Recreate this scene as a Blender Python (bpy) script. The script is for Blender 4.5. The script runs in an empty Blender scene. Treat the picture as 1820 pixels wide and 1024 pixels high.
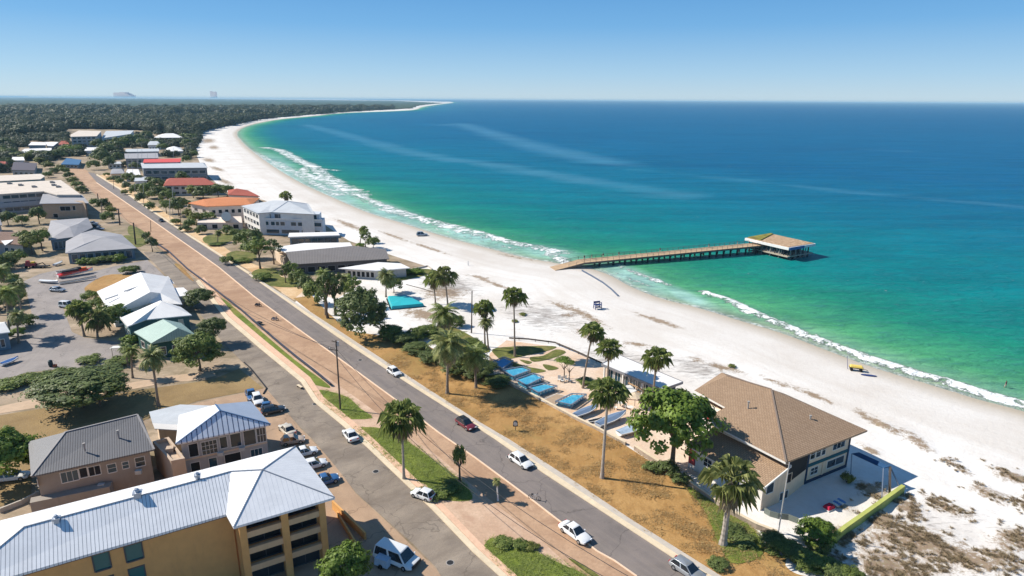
import bpy, bmesh, math, random
import numpy as np
from mathutils import Vector, Matrix, noise as mn
random.seed(7); rng = np.random.default_rng(11)
scn = bpy.context.scene
COL = scn.collection
R = math.radians
# ---------------------------------------------------------------- camera model
CW, CH, FOC, HORI, CAMZ = 1820, 1024, 1150.0, 176.6, 55.0
PITCH = math.atan((512-HORI)/FOC); ROLL = R(-0.35)
def ray(px, py):
    x, y = px-910.0, 512.0-py
    c, s = math.cos(ROLL), math.sin(ROLL)
    x, y = x*c+y*s, -x*s+y*c
    return Vector((x, FOC*math.cos(PITCH)+y*math.sin(PITCH), -FOC*math.sin(PITCH)+y*math.cos(PITCH)))
def P(px, py, z=0.0):
    """the point of the plane at height z seen at photo pixel px, py"""
    r = ray(px, py); t = (z-CAMZ)/r.z
    return Vector((r.x*t, r.y*t, z))
def PL(pts, z=0.0): return [P(p[0], p[1], z) for p in pts]
cam = bpy.data.cameras.new('camera'); cam.sensor_width = 36; cam.lens = 36*FOC/CW
cam.clip_start = 0.5; cam.clip_end = 200000
camo = bpy.data.objects.new('camera', cam); COL.objects.link(camo)
camo.location = (0, 0, CAMZ)
camo.rotation_euler = (Matrix.Rotation(R(90)-PITCH, 3, 'X') @ Matrix.Rotation(-ROLL, 3, 'Z')).to_euler()
scn.camera = camo
# ---------------------------------------------------------------- light
SUN_AZ, SUN_EL = R(-77), R(40)          # azimuth from +Y, clockwise
sd = Vector((math.sin(SUN_AZ)*math.cos(SUN_EL), math.cos(SUN_AZ)*math.cos(SUN_EL), math.sin(SUN_EL)))
sun = bpy.data.lights.new('sun', 'SUN'); sun.energy = 5.0; sun.angle = R(0.5); sun.color = (1.0, 0.94, 0.84)
suno = bpy.data.objects.new('sun', sun); COL.objects.link(suno)
suno.rotation_euler = (-sd).to_track_quat('-Z', 'Y').to_euler(); suno.location = (-200, 50, 200)
w = bpy.data.worlds.new('World'); scn.world = w; w.use_nodes = True
nt = w.node_tree; bg = nt.nodes['Background']
sky = nt.nodes.new('ShaderNodeTexSky'); sky.sky_type = 'NISHITA'; sky.sun_disc = False
sky.sun_elevation = SUN_EL; sky.sun_rotation = SUN_AZ; sky.altitude = 0
sky.air_density = 1.0; sky.dust_density = 0.0; sky.ozone_density = 5.0
tc = nt.nodes.new('ShaderNodeTexCoord'); sx = nt.nodes.new('ShaderNodeSeparateXYZ'); nt.links.new(tc.outputs['Generated'], sx.inputs[0])
rp_ = nt.nodes.new('ShaderNodeValToRGB'); nt.links.new(sx.outputs[2], rp_.inputs[0])       # clear sea air: pale at the horizon, quickly deep blue
el = rp_.color_ramp.elements; st = [(0.0, (.50, .68, .82)), (.035, (.36, .60, .84)), (.10, (.15, .42, .78)), (.17, (.08, .31, .68)), (.5, (.07, .21, .46)), (1, (.07, .16, .34))]
while len(el) < len(st): el.new(.5)
for e_, (p_, c_) in zip(el, st): e_.position = p_; e_.color = (c_[0], c_[1], c_[2], 1)
sm = nt.nodes.new('ShaderNodeVectorMath'); sm.operation = 'SCALE'; sm.inputs['Scale'].default_value = 7.0; nt.links.new(rp_.outputs[0], sm.inputs[0])
mx = nt.nodes.new('ShaderNodeMix'); mx.data_type = 'RGBA'; mx.inputs[0].default_value = .85
nt.links.new(sky.outputs[0], mx.inputs[6]); nt.links.new(sm.outputs[0], mx.inputs[7]); nt.links.new(mx.outputs[2], bg.inputs[0]); bg.inputs[1].default_value = 0.105
scn.view_settings.view_transform = 'Standard'; scn.view_settings.look = 'None'
scn.view_settings.exposure = 0.42; scn.view_settings.gamma = 1
# ---------------------------------------------------------------- materials
def srgb(r, g, b):
    f = lambda c: (c/255/12.92 if c/255 <= .04045 else ((c/255+.055)/1.055)**2.4)
    return (f(r), f(g), f(b), 1)
def c4(c): return (c[0], c[1], c[2], 1)
class N:
    """small node-tree writer"""
    def __init__(s, name):
        s.m = bpy.data.materials.new(name); s.m.use_nodes = True
        s.t = s.m.node_tree; s.b = s.t.nodes['Principled BSDF']; s.o = s.t.nodes['Material Output']
    def n(s, ty, **kw):
        x = s.t.nodes.new(ty)
        for k, v in kw.items():
            if k.startswith('i_'): x.inputs[k[2:].replace('_', ' ')].default_value = v
            else: setattr(x, k, v)
        return x
    def l(s, a, b): s.t.links.new(a, b)
    def pos(s): return s.n('ShaderNodeNewGeometry').outputs['Position']
    def obj(s): return s.n('ShaderNodeTexCoord').outputs['Object']
    def uv(s): return s.n('ShaderNodeTexCoord').outputs['UV']
    def attr(s, name): return s.n('ShaderNodeAttribute', attribute_name=name).outputs['Fac']
    def noise(s, vec, scale, detail=4, rough=.6, dist=0, scl3=None):
        if scl3:
            mp = s.n('ShaderNodeMapping'); mp.inputs['Scale'].default_value = scl3; s.l(vec, mp.inputs[0]); vec = mp.outputs[0]
        x = s.n('ShaderNodeTexNoise'); s.l(vec, x.inputs['Vector'])
        x.inputs['Scale'].default_value = scale; x.inputs['Detail'].default_value = detail
        x.inputs['Roughness'].default_value = rough; x.inputs['Distortion'].default_value = dist
        return x.outputs['Fac']
    def ramp(s, fac, stops, interp='LINEAR'):
        x = s.n('ShaderNodeValToRGB'); x.color_ramp.interpolation = interp
        e = x.color_ramp.elements
        while len(e) < len(stops): e.new(.5)
        for k, (p, c) in enumerate(stops):
            e[k].position = p; e[k].color = c4(c) if not isinstance(c, (int, float)) else (c, c, c, 1)
        s.l(fac, x.inputs[0]); return x.outputs[0]
    def mix(s, fac, a, b, mode='MIX'):
        x = s.n('ShaderNodeMix', data_type='RGBA', blend_type=mode)
        for v, i in ((fac, 0), (a, 6), (b, 7)):
            if hasattr(v, 'is_output'): s.l(v, x.inputs[i])
            else: x.inputs[i].default_value = v if (i == 0) else c4(v)
        return x.outputs[2]
    def math(s, op, a, b=0.0, clamp=False):
        x = s.n('ShaderNodeMath', operation=op, use_clamp=clamp)
        for v, i in ((a, 0), (b, 1)):
            if hasattr(v, 'is_output'): s.l(v, x.inputs[i])
            else: x.inputs[i].default_value = v
        return x.outputs[0]
    def mrange(s, v, a, b, c=0.0, d=1.0):
        x = s.n('ShaderNodeMapRange'); s.l(v, x.inputs[0])
        for k, q in zip((1, 2, 3, 4), (a, b, c, d)): x.inputs[k].default_value = q
        return x.outputs[0]
    def bump(s, h, st=.3, dist=.05, nrm=None):
        x = s.n('ShaderNodeBump'); x.inputs['Strength'].default_value = st; x.inputs['Distance'].default_value = dist
        s.l(h, x.inputs['Height'])
        if nrm: s.l(nrm, x.inputs['Normal'])
        s.l(x.outputs[0], s.b.inputs['Normal']); return x.outputs[0]
    def fin(s, col=None, rough=.8, spec=.3, metal=0.0):
        if col is not None:
            if hasattr(col, 'is_output'): s.l(col, s.b.inputs['Base Color'])
            else: s.b.inputs['Base Color'].default_value = c4(col)
        if hasattr(rough, 'is_output'): s.l(rough, s.b.inputs['Roughness'])
        else: s.b.inputs['Roughness'].default_value = rough
        s.b.inputs['Specular IOR Level'].default_value = spec; s.b.inputs['Metallic'].default_value = metal
        return s.m
_mc = {}
def plain(name, col, rough=.7, spec=.3, metal=0, var=.12, scale=3.0, bump=0.0, space='obj'):
    """a painted/plain surface with blotchy wear"""
    key = (name,)
    if key in _mc: return _mc[key]
    a = N(name); v = a.obj() if space == 'obj' else a.pos()
    n1 = a.noise(v, scale, 5, .65)
    n2 = a.noise(v, scale*.17, 3, .5)
    f = a.math('ADD', a.math('MULTIPLY', n1, .6), a.math('MULTIPLY', n2, .4))
    lo = [c*(1-var) for c in col[:3]]; hi = [min(1, c*(1+var)) for c in col[:3]]
    a.fin(a.ramp(f, [(.35, lo), (.65, hi)]), rough, spec, metal)
    if bump: a.bump(n1, bump, .02)
    _mc[key] = a.m; return a.m
def lin(*c): return srgb(*c)[:3]

# ---------------------------------------------------------------- object helpers
def tag(o, label=None, cat=None, group=None, kind=None):
    if label: o['label'] = label
    if cat: o['category'] = cat
    if group: o['group'] = group
    if kind: o['kind'] = kind
    return o
def thing(name, label, cat, loc=(0, 0, 0), rz=0.0, group=None):
    o = bpy.data.objects.new(name, None); COL.objects.link(o); o.empty_display_size = .5
    o.location = loc; o.rotation_euler = (0, 0, rz)
    return tag(o, label, cat, group)
class MB:
    """collects polygons and builds one mesh object; UV = metres along the first edge / up the face"""
    def __init__(s): s.v = []; s.f = []; s.mi = []; s.uv = []
    def poly(s, pts, mi=0, uv0=None):
        pts = [Vector(p) for p in pts]; b = len(s.v); s.v += pts
        s.f.append(list(range(b, b+len(pts)))); s.mi.append(mi)
        e = (pts[1]-pts[0]); e = e.normalized() if e.length > 1e-6 else Vector((1, 0, 0))
        nrm = Vector((0, 0, 0))
        for i in range(1, len(pts)-1): nrm += (pts[i]-pts[0]).cross(pts[i+1]-pts[0])
        nrm = nrm.normalized() if nrm.length > 1e-9 else Vector((0, 0, 1))
        t = nrm.cross(e); o = uv0 or pts[0]
        s.uv += [((p-o).dot(e), (p-o).dot(t)) for p in pts]
    def box(s, c, size, rz=0.0, mi=0, taper=1.0):
        c = Vector(c); x, y, z = size[0]/2, size[1]/2, size[2]/2
        m = Matrix.Rotation(rz, 3, 'Z')
        q = [c+m@Vector((sx*x*(taper if sz > 0 else 1), sy*y*(taper if sz > 0 else 1), sz*z)) for sz in (-1, 1) for sx, sy in ((-1, -1), (1, -1), (1, 1), (-1, 1))]
        for f in ((3, 2, 1, 0), (4, 5, 6, 7), (0, 1, 5, 4), (1, 2, 6, 5), (2, 3, 7, 6), (3, 0, 4, 7)): s.poly([q[i] for i in f], mi)
    def beam(s, a, b, wd, ht=None, mi=0, up=Vector((0, 0, 1))):
        a, b = Vector(a), Vector(b); ht = ht or wd; d = (b-a).normalized()
        if abs(d.dot(up)) > .98: up = Vector((0, 1, 0))
        x = d.cross(up).normalized()*wd/2; y = x.cross(d).normalized()*ht/2
        q = [a-x-y, a+x-y, a+x+y, a-x+y, b-x-y, b+x-y, b+x+y, b-x+y]
        for f in ((0, 1, 2, 3), (7, 6, 5, 4), (1, 0, 4, 5), (2, 1, 5, 6), (3, 2, 6, 7), (0, 3, 7, 4)): s.poly([q[i] for i in f], mi)
    def prism(s, pts, z0, z1, mi=0, top=True, bottom=True, mtop=None):
        """pts: counter-clockwise ground outline"""
        pts = [Vector((p[0], p[1], 0)) for p in pts]
        if sum(pts[i].x*pts[(i+1) % len(pts)].y-pts[(i+1) % len(pts)].x*pts[i].y for i in range(len(pts))) < 0: pts.reverse()
        up = lambda p, z: Vector((p.x, p.y, z))
        for i in range(len(pts)):
            a, b = pts[i], pts[(i+1) % len(pts)]
            s.poly([up(a, z0), up(b, z0), up(b, z1), up(a, z1)], mi)
        if top: s.poly([up(p, z1) for p in pts], mi if mtop is None else mtop)
        if bottom: s.poly([up(p, z0) for p in reversed(pts)], mi)
    def tube(s, pts, rad, seg=8, mi=0, cap=True):
        pts = [Vector(p) for p in pts]; rings = []
        for i, p in enumerate(pts):
            d = (pts[min(i+1, len(pts)-1)]-pts[max(i-1, 0)]).normalized()
            up = Vector((0, 0, 1)) if abs(d.z) < .9 else Vector((0, 1, 0))
            x = d.cross(up).normalized(); y = x.cross(d)
            r = rad[i] if hasattr(rad, '__len__') else rad
            rings.append([p+(x*math.cos(2*math.pi*k/seg)+y*math.sin(2*math.pi*k/seg))*r for k in range(seg)])
        for i in range(len(rings)-1):
            for k in range(seg):
                k2 = (k+1) % seg
                s.poly([rings[i][k2], rings[i][k], rings[i+1][k], rings[i+1][k2]], mi)
        if cap: s.poly(rings[0], mi); s.poly(list(reversed(rings[-1])), mi)
    def build(s, name, mats, parent=None, smooth=False, origin=None, merge=False):
        me = bpy.data.meshes.new(name)
        off = Vector(origin) if origin is not None else (parent.matrix_world.translation*0 if parent else Vector((0, 0, 0)))
        vs = [(v-off)[:] for v in s.v]
        me.from_pydata(vs, [], s.f)
        uvl = me.uv_layers.new(name='UVMap'); uvl.data.foreach_set('uv', [c for p in s.uv for c in p])
        if not isinstance(mats, (list, tuple)): mats = [mats]
        for m in mats: me.materials.append(m)
        me.polygons.foreach_set('material_index', s.mi)
        if merge:
            bm = bmesh.new(); bm.from_mesh(me); bmesh.ops.remove_doubles(bm, verts=bm.verts, dist=.0005); bm.to_mesh(me); bm.free()
        if smooth: me.polygons.foreach_set('use_smooth', [True]*len(me.polygons))
        me.update()
        o = bpy.data.objects.new(name, me); COL.objects.link(o)
        if origin is not None and not parent: o.location = origin
        if parent: o.parent = parent
        return o
def wpart(mb, name, mats, root, **kw):
    """mesh given in world coordinates, stored relative to its root"""
    inv = Matrix.Translation(root.location) @ Matrix.Rotation(root.rotation_euler.z, 4, 'Z')
    inv = inv.inverted(); mb.v = [inv @ v for v in mb.v]
    return mb.build(name, mats, root, **kw)
def csmooth(pts, n=4, closed=True):
    out = []; L = len(pts)
    for i in range(L if closed else L-1):
        g = lambda k: Vector(pts[k % L]) if closed else Vector(pts[max(0, min(L-1, k))])
        a, b, c, d = g(i-1), g(i), g(i+1), g(i+2)
        for k in range(n):
            t = k/n
            out.append(.5*((2*b)+(c-a)*t+(2*a-5*b+4*c-d)*t*t+(-a+3*b-3*c+d)*t**3))
    if not closed: out.append(Vector(pts[-1]))
    return out
def sheet(name, px, z, mat, smooth=0, kind='structure', thick=0.0, label=None, cat=None, group=None):
    pts = [Vector((p[0], p[1], 0)) for p in px]
    if smooth: pts = csmooth(pts, smooth)
    wp = [P(p.x, p.y, z) for p in pts]
    m = MB()
    if sum(wp[i].x*wp[(i+1) % len(wp)].y-wp[(i+1) % len(wp)].x*wp[i].y for i in range(len(wp))) < 0: wp.reverse()
    if thick: m.prism(wp, z-thick, z, bottom=False)
    else: m.poly(wp)
    o = m.build(name, mat); return tag(o, label, cat, group, kind)
# ================================================================= TERRAIN
SHORE = [(2600,965),(2100,812),(1960,768),(1820,724),(1740,703),(1660,679),(1560,649),(1480,620),(1400,590),(1320,566),(1250,545),(1180,527),(1130,508),(1090,487),(1050,474),(1000,466),(940,456),(880,441),(800,420),(720,395),(660,377),(600,352),(540,325),(490,296),(450,268),(430,250),(422,236),(440,224),(490,213),(560,206),(610,201),(700,197.5),(738,195),(752,190),(790,184.5),(806,182.6),(800,181.0)]
shore_w = np.array([P(p.x, p.y)[:2] for p in csmooth([Vector((a, b, 0)) for a, b in SHORE], 5, False)])
def seg_dist(pts, line):
    """distance and nearest arc-fraction of pts (n,2) to polyline"""
    best = np.full(len(pts), 1e18); 
    for a, b in zip(line[:-1], line[1:]):
        d = b-a; L2 = max(d@d, 1e-9)
        t = np.clip(((pts-a)@d)/L2, 0, 1)
        q = a+t[:, None]*d
        dd = ((pts-q)**2).sum(1)
        best = np.minimum(best, dd)
    return np.sqrt(best)
def inside(pts, poly):
    r = np.zeros(len(pts), bool); x, y = pts[:, 0], pts[:, 1]
    for (x0, y0), (x1, y1) in zip(poly, np.roll(poly, -1, 0)):
        c = ((y0 > y) != (y1 > y)); 
        with np.errstate(all='ignore'): xi = (x1-x0)*(y-y0)/(y1-y0)+x0
        r ^= c & (x < xi)
    return r
# the water lies on the far side of the shore line
FAR = 70000.0
tip = shore_w[-1]
sea_poly = np.vstack([shore_w, [tip+[-2500, 8500]], [[-FAR*1.2, 3.0*FAR]], [[FAR*2, 3*FAR]], [[FAR*2, -500]], [[shore_w[0][0]+100, shore_w[0][1]-60]]])
def polar(a0, a1, na, r0, r1, k):
    rs = [r0]
    while rs[-1] < r1: rs.append(rs[-1]*(1+k))
    rs = np.array(rs); an = np.radians(np.linspace(a0, a1, na))
    A, RR = np.meshgrid(an, rs)
    pts = np.stack([np.sin(A)*RR, np.cos(A)*RR], -1).reshape(-1, 2)
    nr = len(rs); i, j = np.meshgrid(np.arange(nr-1), np.arange(na-1), indexing='ij')
    b = (i*na+j).reshape(-1)
    q = np.stack([b, b+1, b+1+na, b+na], 1)[:, ::-1]
    return pts, q, nr, na
def np_mesh(name, co, quads, mat, attrs=None, smooth=True):
    used = np.unique(quads); mp = -np.ones(len(co), int); mp[used] = np.arange(len(used))
    co = co[used]; quads = mp[quads]
    me = bpy.data.meshes.new(name)
    me.vertices.add(len(co)); me.vertices.foreach_set('co', co.astype(np.float32).ravel())
    k = quads.shape[1]
    me.loops.add(quads.size); me.loops.foreach_set('vertex_index', quads.astype(np.int32).ravel())
    me.polygons.add(len(quads)); me.polygons.foreach_set('loop_start', np.arange(0, quads.size, k, dtype=np.int32))
    me.polygons.foreach_set('loop_total', np.full(len(quads), k, dtype=np.int32))
    me.update(calc_edges=True); me.validate()
    if smooth: me.polygons.foreach_set('use_smooth', np.ones(len(quads), bool))
    for an, av in (attrs or {}).items():
        at = me.attributes.new(an, 'FLOAT', 'POINT'); at.data.foreach_set('value', av[used].astype(np.float32))
    me.materials.append(mat)
    o = bpy.data.objects.new(name, me); COL.objects.link(o); return o
pts, quads, NR, NA = polar(-62, 62, 497, 22, FAR, .012)
D = seg_dist(pts, shore_w); INS = inside(pts, sea_poly); SD = np.where(INS, D, -D)   # + = water
# --- soft blobs painted in ground metres
def blob(px, py, rx, ry, rot=0.0, s=1.0):
    """ellipse centred at pixel, radii in photo pixels -> evaluated on the ground"""
    c = np.array(P(px, py)[:2]); e = np.array(P(px+rx*math.cos(R(rot)), py+rx*math.sin(R(rot)))[:2])-c
    f = np.array(P(px-ry*math.sin(R(rot)), py+ry*math.cos(R(rot)))[:2])-c
    M_ = np.linalg.inv(np.stack([e, f], 1)); q = (pts-c)@M_.T
    return s*np.clip(1.25-np.sqrt((q**2).sum(1))*1.0, 0, 1)
def strip(pxs, wpx, s=1.0):
    ln = np.array([P(*p)[:2] for p in pxs]); d = seg_dist(pts, ln)
    m = P(*pxs[len(pxs)//2]); wm = abs((P(pxs[len(pxs)//2][0], pxs[len(pxs)//2][1]+wpx)-m).length)
    return s*np.clip(1.3-d/wm, 0, 1)
scrub = np.zeros(len(pts))
for b in [(1560,752,70,9,28),(1630,785,50,10,35),(1440,700,60,6,22),(1380,680,45,4,20),(1790,845,50,12,20),(1700,830,40,6,30),(1760,880,60,12,20),
          (1620,960,120,34,10),(1500,955,56,22,0),(1610,900,42,20,30),(1570,930,40,20,20),(1690,990,70,24,0),(1560,1000,80,24,0),(1750,1000,90,30,5),(1680,900,60,12,20),(1460,1000,60,25,0),(1600,1020,90,20,0),(1800,960,50,30,0),(1850,900,60,25,10),
          (1545,800,30,6,25),(1290,655,50,6,14),(1240,640,30,4,10),(1040,560,55,7,28),(1000,545,35,5,20),(1010,560,20,5,0),(880,505,60,4,20),(850,492,30,3,10),(1130,612,40,5,10),
          (700,420,40,3,20),(760,440,50,3,18),(930,458,60,3,8),(380,262,12,5,0),(372,285,16,5,10),(386,300,20,4,16),(398,322,22,5,20),(420,345,24,4,22),(1545,872,40,16,20),(1500,905,20,8,0),(370,250,16,6,0),(620,400,40,5,22),
          (760,560,60,14,10),(790,520,50,16,0),(1170,570,60,5,18),(1060,600,60,10,20)]:
    scrub = np.maximum(scrub, blob(*b[:5]))
scrub = np.where(SD > -3, 0, scrub)
# debris streaks of the sandy yards between the palms
litter = np.maximum.reduce([blob(960,560,140,45,12,.8), blob(1100,640,130,30,14,.8), blob(800,505,90,30,10,.9), blob(1240,655,100,30,14,.8), blob(1700,930,200,80,10,.5), blob(420,380,120,60,20,.6)])
track = np.maximum.reduce([strip([(540,345),(700,405),(900,470)], 6), strip([(1050,560),(1250,600),(1500,690),(1700,770),(1830,815)], 7), strip([(940,520),(1200,590)], 5)])
height = np.where(SD > 0, -0.35-np.minimum(SD, 400)*.02, np.clip(-SD*.06, 0, .4)-.4)
wob = np.array([mn.noise(Vector((x*.09, y*.09, 0))) for x, y in pts[(pts**2).sum(1) < 500**2]])
near = (pts**2).sum(1) < 500**2
hb = np.zeros(len(pts)); hb[near] = wob
dune = np.clip(scrub*1.2, 0, 1)*(.25+.25*hb)*(blob(1650,900,260,200,0)>0)
height = height+np.where((SD < -8), dune, 0)
FOREST_PX = [(-1500,560),(-300,470),(-170,330),(-100,285),(0,256),(60,242),(112,240),(119,230),(182,230),(240,232),(300,240),(345,246),(360,240),(375,232),(420,222),(470,212),(560,204),(640,198),(735,193),(742,189),(760,186.2),(790,183.6),(700,179.2),(400,176.4),(0,173.2),(-900,168.4)]
forest_w = np.array([P(*p)[:2] for p in FOREST_PX])
def forest_mask(q): return inside(q, forest_w)
keep = SD[quads].min(1) < 60
g = N('sand')
v = g.pos(); f1 = g.noise(v, .9, 6, .7); f2 = g.noise(v, .05, 4, .6); f3 = g.noise(v, 6, 3, .7)
basec = g.ramp(f2, [(.35, (.67, .62, .565)), (.6, (.79, .76, .72))])
basec = g.mix(g.mrange(f1, .45, .8, 0, .35), basec, (.58, .50, .42))
wet = g.attr('shore')            # metres seaward of the water line
cx = g.n('ShaderNodeCombineXYZ'); g.l(g.math('MULTIPLY', wet, .42), cx.inputs[0]); px_ = g.n('ShaderNodeSeparateXYZ'); g.l(v, px_.inputs[0]); g.l(g.math('MULTIPLY', px_.outputs[1], .02), cx.inputs[1]); g.l(g.math('MULTIPLY', px_.outputs[0], .02), cx.inputs[2])
bn = g.noise(cx.outputs[0], 1.0, 5, .6, .3); basec = g.mix(g.mrange(bn, .45, .7, 0, .4), basec, (.60, .535, .47))
fp_ = g.noise(v, 1.8, 4, .8, .8); basec = g.mix(g.mrange(fp_, .56, .68, 0, .22), basec, (.46, .42, .38))
wetf = g.mrange(g.math('ADD', wet, g.math('MULTIPLY', f2, 6)), -5.5, 1.5)
basec = g.mix(wetf, basec, (.46, .38, .27))
wd = g.mrange(g.math('ADD', wet, g.math('MULTIPLY', f2, 10)), -19, -12)
basec = g.mix(g.math('MULTIPLY', wd, .30), basec, (.50, .44, .38))
tr = g.attr('track'); trn = g.noise(v, .5, 4, .6, 0, (1, .3, 1))
basec = g.mix(g.math('MULTIPLY', g.math('MULTIPLY', tr, trn), .35), basec, (.52, .45, .38))
sc = g.attr('scrub'); scn_ = g.noise(v, .55, 8, .75, .4)
scf_ = g.noise(v, 2.6, 6, .8, .3)
sf = g.mrange(g.math('ADD', sc, g.math('ADD', g.math('MULTIPLY', g.math('SUBTRACT', scn_, .5), 2.9), g.math('MULTIPLY', g.math('SUBTRACT', scf_, .5), 1.8))), .38, .85)
sf = g.math('MULTIPLY', sf, g.mrange(sc, .0, .12))
scc = g.ramp(g.noise(v, 2.2, 5, .8), [(.3, (.14, .085, .045)), (.5, (.27, .175, .10)), (.68, (.22, .19, .085))])
basec = g.mix(g.math('MULTIPLY', sf, .9), basec, scc)
lt = g.attr('litter'); ln_ = g.noise(v, .7, 6, .75, 1.2, (.35, 1.5, 1))
lf = g.mrange(g.math('ADD', g.math('MULTIPLY', lt, .40), ln_), .72, .90)
basec = g.mix(g.math('MULTIPLY', lf, .75), basec, (.16, .13, .11))
g.fin(basec, g.mrange(wet, -4, 0, .9, .35), .25)
g.bump(g.math('ADD', f1, g.math('MULTIPLY', f3, .4)), .55, .22)
land = np_mesh('ground', np.column_stack([pts, height]), quads[keep], g.m, {'shore': SD, 'scrub': scrub, 'litter': litter, 'track': track})
tag(land, kind='structure')
# --- sea
foamlines = [([(560,318),(620,345),(690,378)], 1.2, .7), ([(500,288),(540,312),(590,336)], 1.6, .7), ([(760,402),(840,424),(930,445)], 1.0, .7), ([(1100,470),(1130,484),(1170,497)], 2.2, .6), ([(1120,480),(1150,492),(1195,508)], 1.6, .8), ([(1255,519),(1300,535),(1350,558),(1400,580),(1480,612),(1560,640),(1640,664),(1700,681),(1760,700),(1840,724),(2000,775)], 2.7, .92),
             ([(1185,506),(1255,519)], .7, .25),
             ([(600,303),(570,300),(545,297),(540,306),(560,315),(600,330),(650,352),(680,365),(760,390),(830,408),(900,428),(960,440),(1000,448)], 5, .8), ([(470,262),(500,268),(530,285),(556,296),(586,318),(640,345)], 9, .8),
             ([(680,372),(740,388),(830,414),(940,436),(985,452),(1010,470)], 3.5, .75), ([(450,270),(480,286),(520,305),(600,346)], 7, .7),
             ([(740,193.2),(765,190),(800,184)], 14, .7), ([(1060,474),(1100,486),(1150,508)], 2.0, .5)]
foam = np.zeros(len(pts)); crest = np.zeros(len(pts))
for ln, wm, s in foamlines:
    l = np.array([P(*p)[:2] for p in [tuple(q[:2]) for q in csmooth([Vector((a, b, 0)) for a, b in ln], 4, False)]])
    d = seg_dist(pts, l); foam = np.maximum(foam, s*np.clip(1.35-d/wm, 0, 1)); crest = np.maximum(crest, s*np.exp(-(d/(wm*.6))**2))
streak = np.zeros(len(pts))
for ln, w0, s in [([(545,222),(600,236),(660,252),(720,268),(800,283),(880,293),(960,308),(1050,322),(1200,345)], 24, .8), ([(790,222),(820,220),(850,230),(900,245),(960,262),(1030,278),(1090,290)], 36, .85),
                  ([(1300,318),(1400,328),(1500,340),(1650,352),(1820,368)], 12, .45), ([(1120,300),(1300,318)], 14, .4), ([(1450,262),(1600,268)], 30, .3), ([(850,190),(1000,195)], 60, .3)]:
    l = np.array([P(*p)[:2] for p in ln]); d = seg_dist(pts, l); streak = np.maximum(streak, s*np.clip(1.2-d/w0, 0, 1))
wash = np.maximum.reduce([blob(500,300,70,26,35), blob(590,338,90,22,25), blob(700,380,100,18,20), blob(840,420,110,14,15), blob(970,446,70,12,8), blob(1130,492,80,18,20), blob(1220,525,60,10,22)])
wash = np.clip(wash*1.2, 0, 1)
ks = SD[quads].max(1) > -4
s_ = N('sea_water'); v = s_.pos(); sh = s_.attr('shore')
big = s_.noise(v, .006, 4, .6, .5, (1, 1, 1)); mid = s_.noise(v, .03, 5, .6, .6, (.6, 1.4, 1))
dd = s_.math('MULTIPLY', sh, s_.math('ADD', s_.mrange(big, .3, .7, .82, 1.18), s_.mrange(mid, .3, .7, -.12, .12)))
lg = s_.math('LOGARITHM', s_.math('MAXIMUM', s_.math('ADD', dd, 4.0), 1.0), 10.0)
def L10(m): return math.log10(m+4)/5.0
cw = s_.ramp(s_.math('DIVIDE', lg, 5.0), [
    (0.0, lin(150, 172, 140)), (L10(1), lin(150, 172, 140)), (L10(6), lin(128, 184, 142)), (L10(14), lin(84, 164, 112)), (L10(35), lin(34, 138, 110)),
    (L10(75), lin(6, 128, 128)), (L10(150), lin(0, 118, 138)), (L10(420), lin(0, 94, 136)), (L10(2500), lin(0, 70, 124)), (L10(30000), lin(0, 54, 108))])
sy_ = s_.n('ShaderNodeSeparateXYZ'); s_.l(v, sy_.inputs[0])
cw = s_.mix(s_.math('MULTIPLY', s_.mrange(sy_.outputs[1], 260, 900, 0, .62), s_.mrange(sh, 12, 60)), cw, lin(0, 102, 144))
cw = s_.mix(s_.math('MULTIPLY', s_.attr('wash'), s_.mrange(s_.noise(v, .07, 6, .7, .6), .3, .7, .35, .95)), cw, (.46, .72, .66))
waves = s_.noise(v, .35, 5, .65, .3, (.45, 1.3, 1)); rip = s_.noise(v, 1.6, 3, .6, .2, (.5, 1.3, 1)); swell = s_.noise(v, .05, 3, .5, .3, (.35, 1.4, 1))
cw = s_.mix(s_.mrange(s_.math('ADD', s_.math('MULTIPLY', waves, .6), s_.math('MULTIPLY', swell, .4)), .38, .60, 0, .42), cw, (0.0, .035, .07), 'MIX')
cw = s_.mix(s_.mrange(s_.math('ADD', s_.math('MULTIPLY', rip, .5), s_.math('MULTIPLY', waves, .5)), .52, .70, 0, .35), cw, (.10, .34, .36), 'MIX')
wp_ = s_.noise(v, .004, 6, .65, 1.2, (.5, 1.8, 1)); cw = s_.mix(s_.mrange(wp_, .5, .68, 0, .35), cw, (0.0, .045, .13))
stn = s_.noise(v, .02, 6, .7, .8, (.7, 1.5, 1))
cw = s_.mix(s_.math('MULTIPLY', s_.mrange(s_.math('ADD', s_.attr('streak'), s_.math('MULTIPLY', s_.math('SUBTRACT', stn, .5), 1.8)), .15, 1.15), .26), cw, lin(120, 175, 200))
fo = s_.attr('foam'); fn = s_.noise(v, .55, 8, .75, 1.0); fn2 = s_.noise(v, .12, 5, .7, 1.4)
ff = s_.math('ADD', fo, s_.math('MULTIPLY', s_.math('SUBTRACT', s_.math('ADD', s_.math('MULTIPLY', fn, .5), s_.math('MULTIPLY', fn2, .5)), .52), 4.2))
foamf = s_.mrange(ff, .45, .75)
edge = s_.mrange(s_.math('ADD', sh, s_.math('MULTIPLY', fn2, 3.0)), 1.0, 2.2, 1, 0)
edge = s_.math('MULTIPLY', edge, s_.mrange(fn, .42, .6, .1, .8))
lace = s_.math('MULTIPLY', s_.mrange(s_.math('ADD', fo, .0), .02, .3), s_.mrange(fn, .6, .68))
foamf = s_.math('MAXIMUM', s_.math('MAXIMUM', foamf, edge), s_.math('MULTIPLY', lace, .6), True)
cw = s_.mix(foamf, cw, (.82, .84, .82))
s_.fin(cw, s_.mrange(foamf, 0, 1, .4, .8), .1); s_.b.inputs['IOR'].default_value = 1.2
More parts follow.
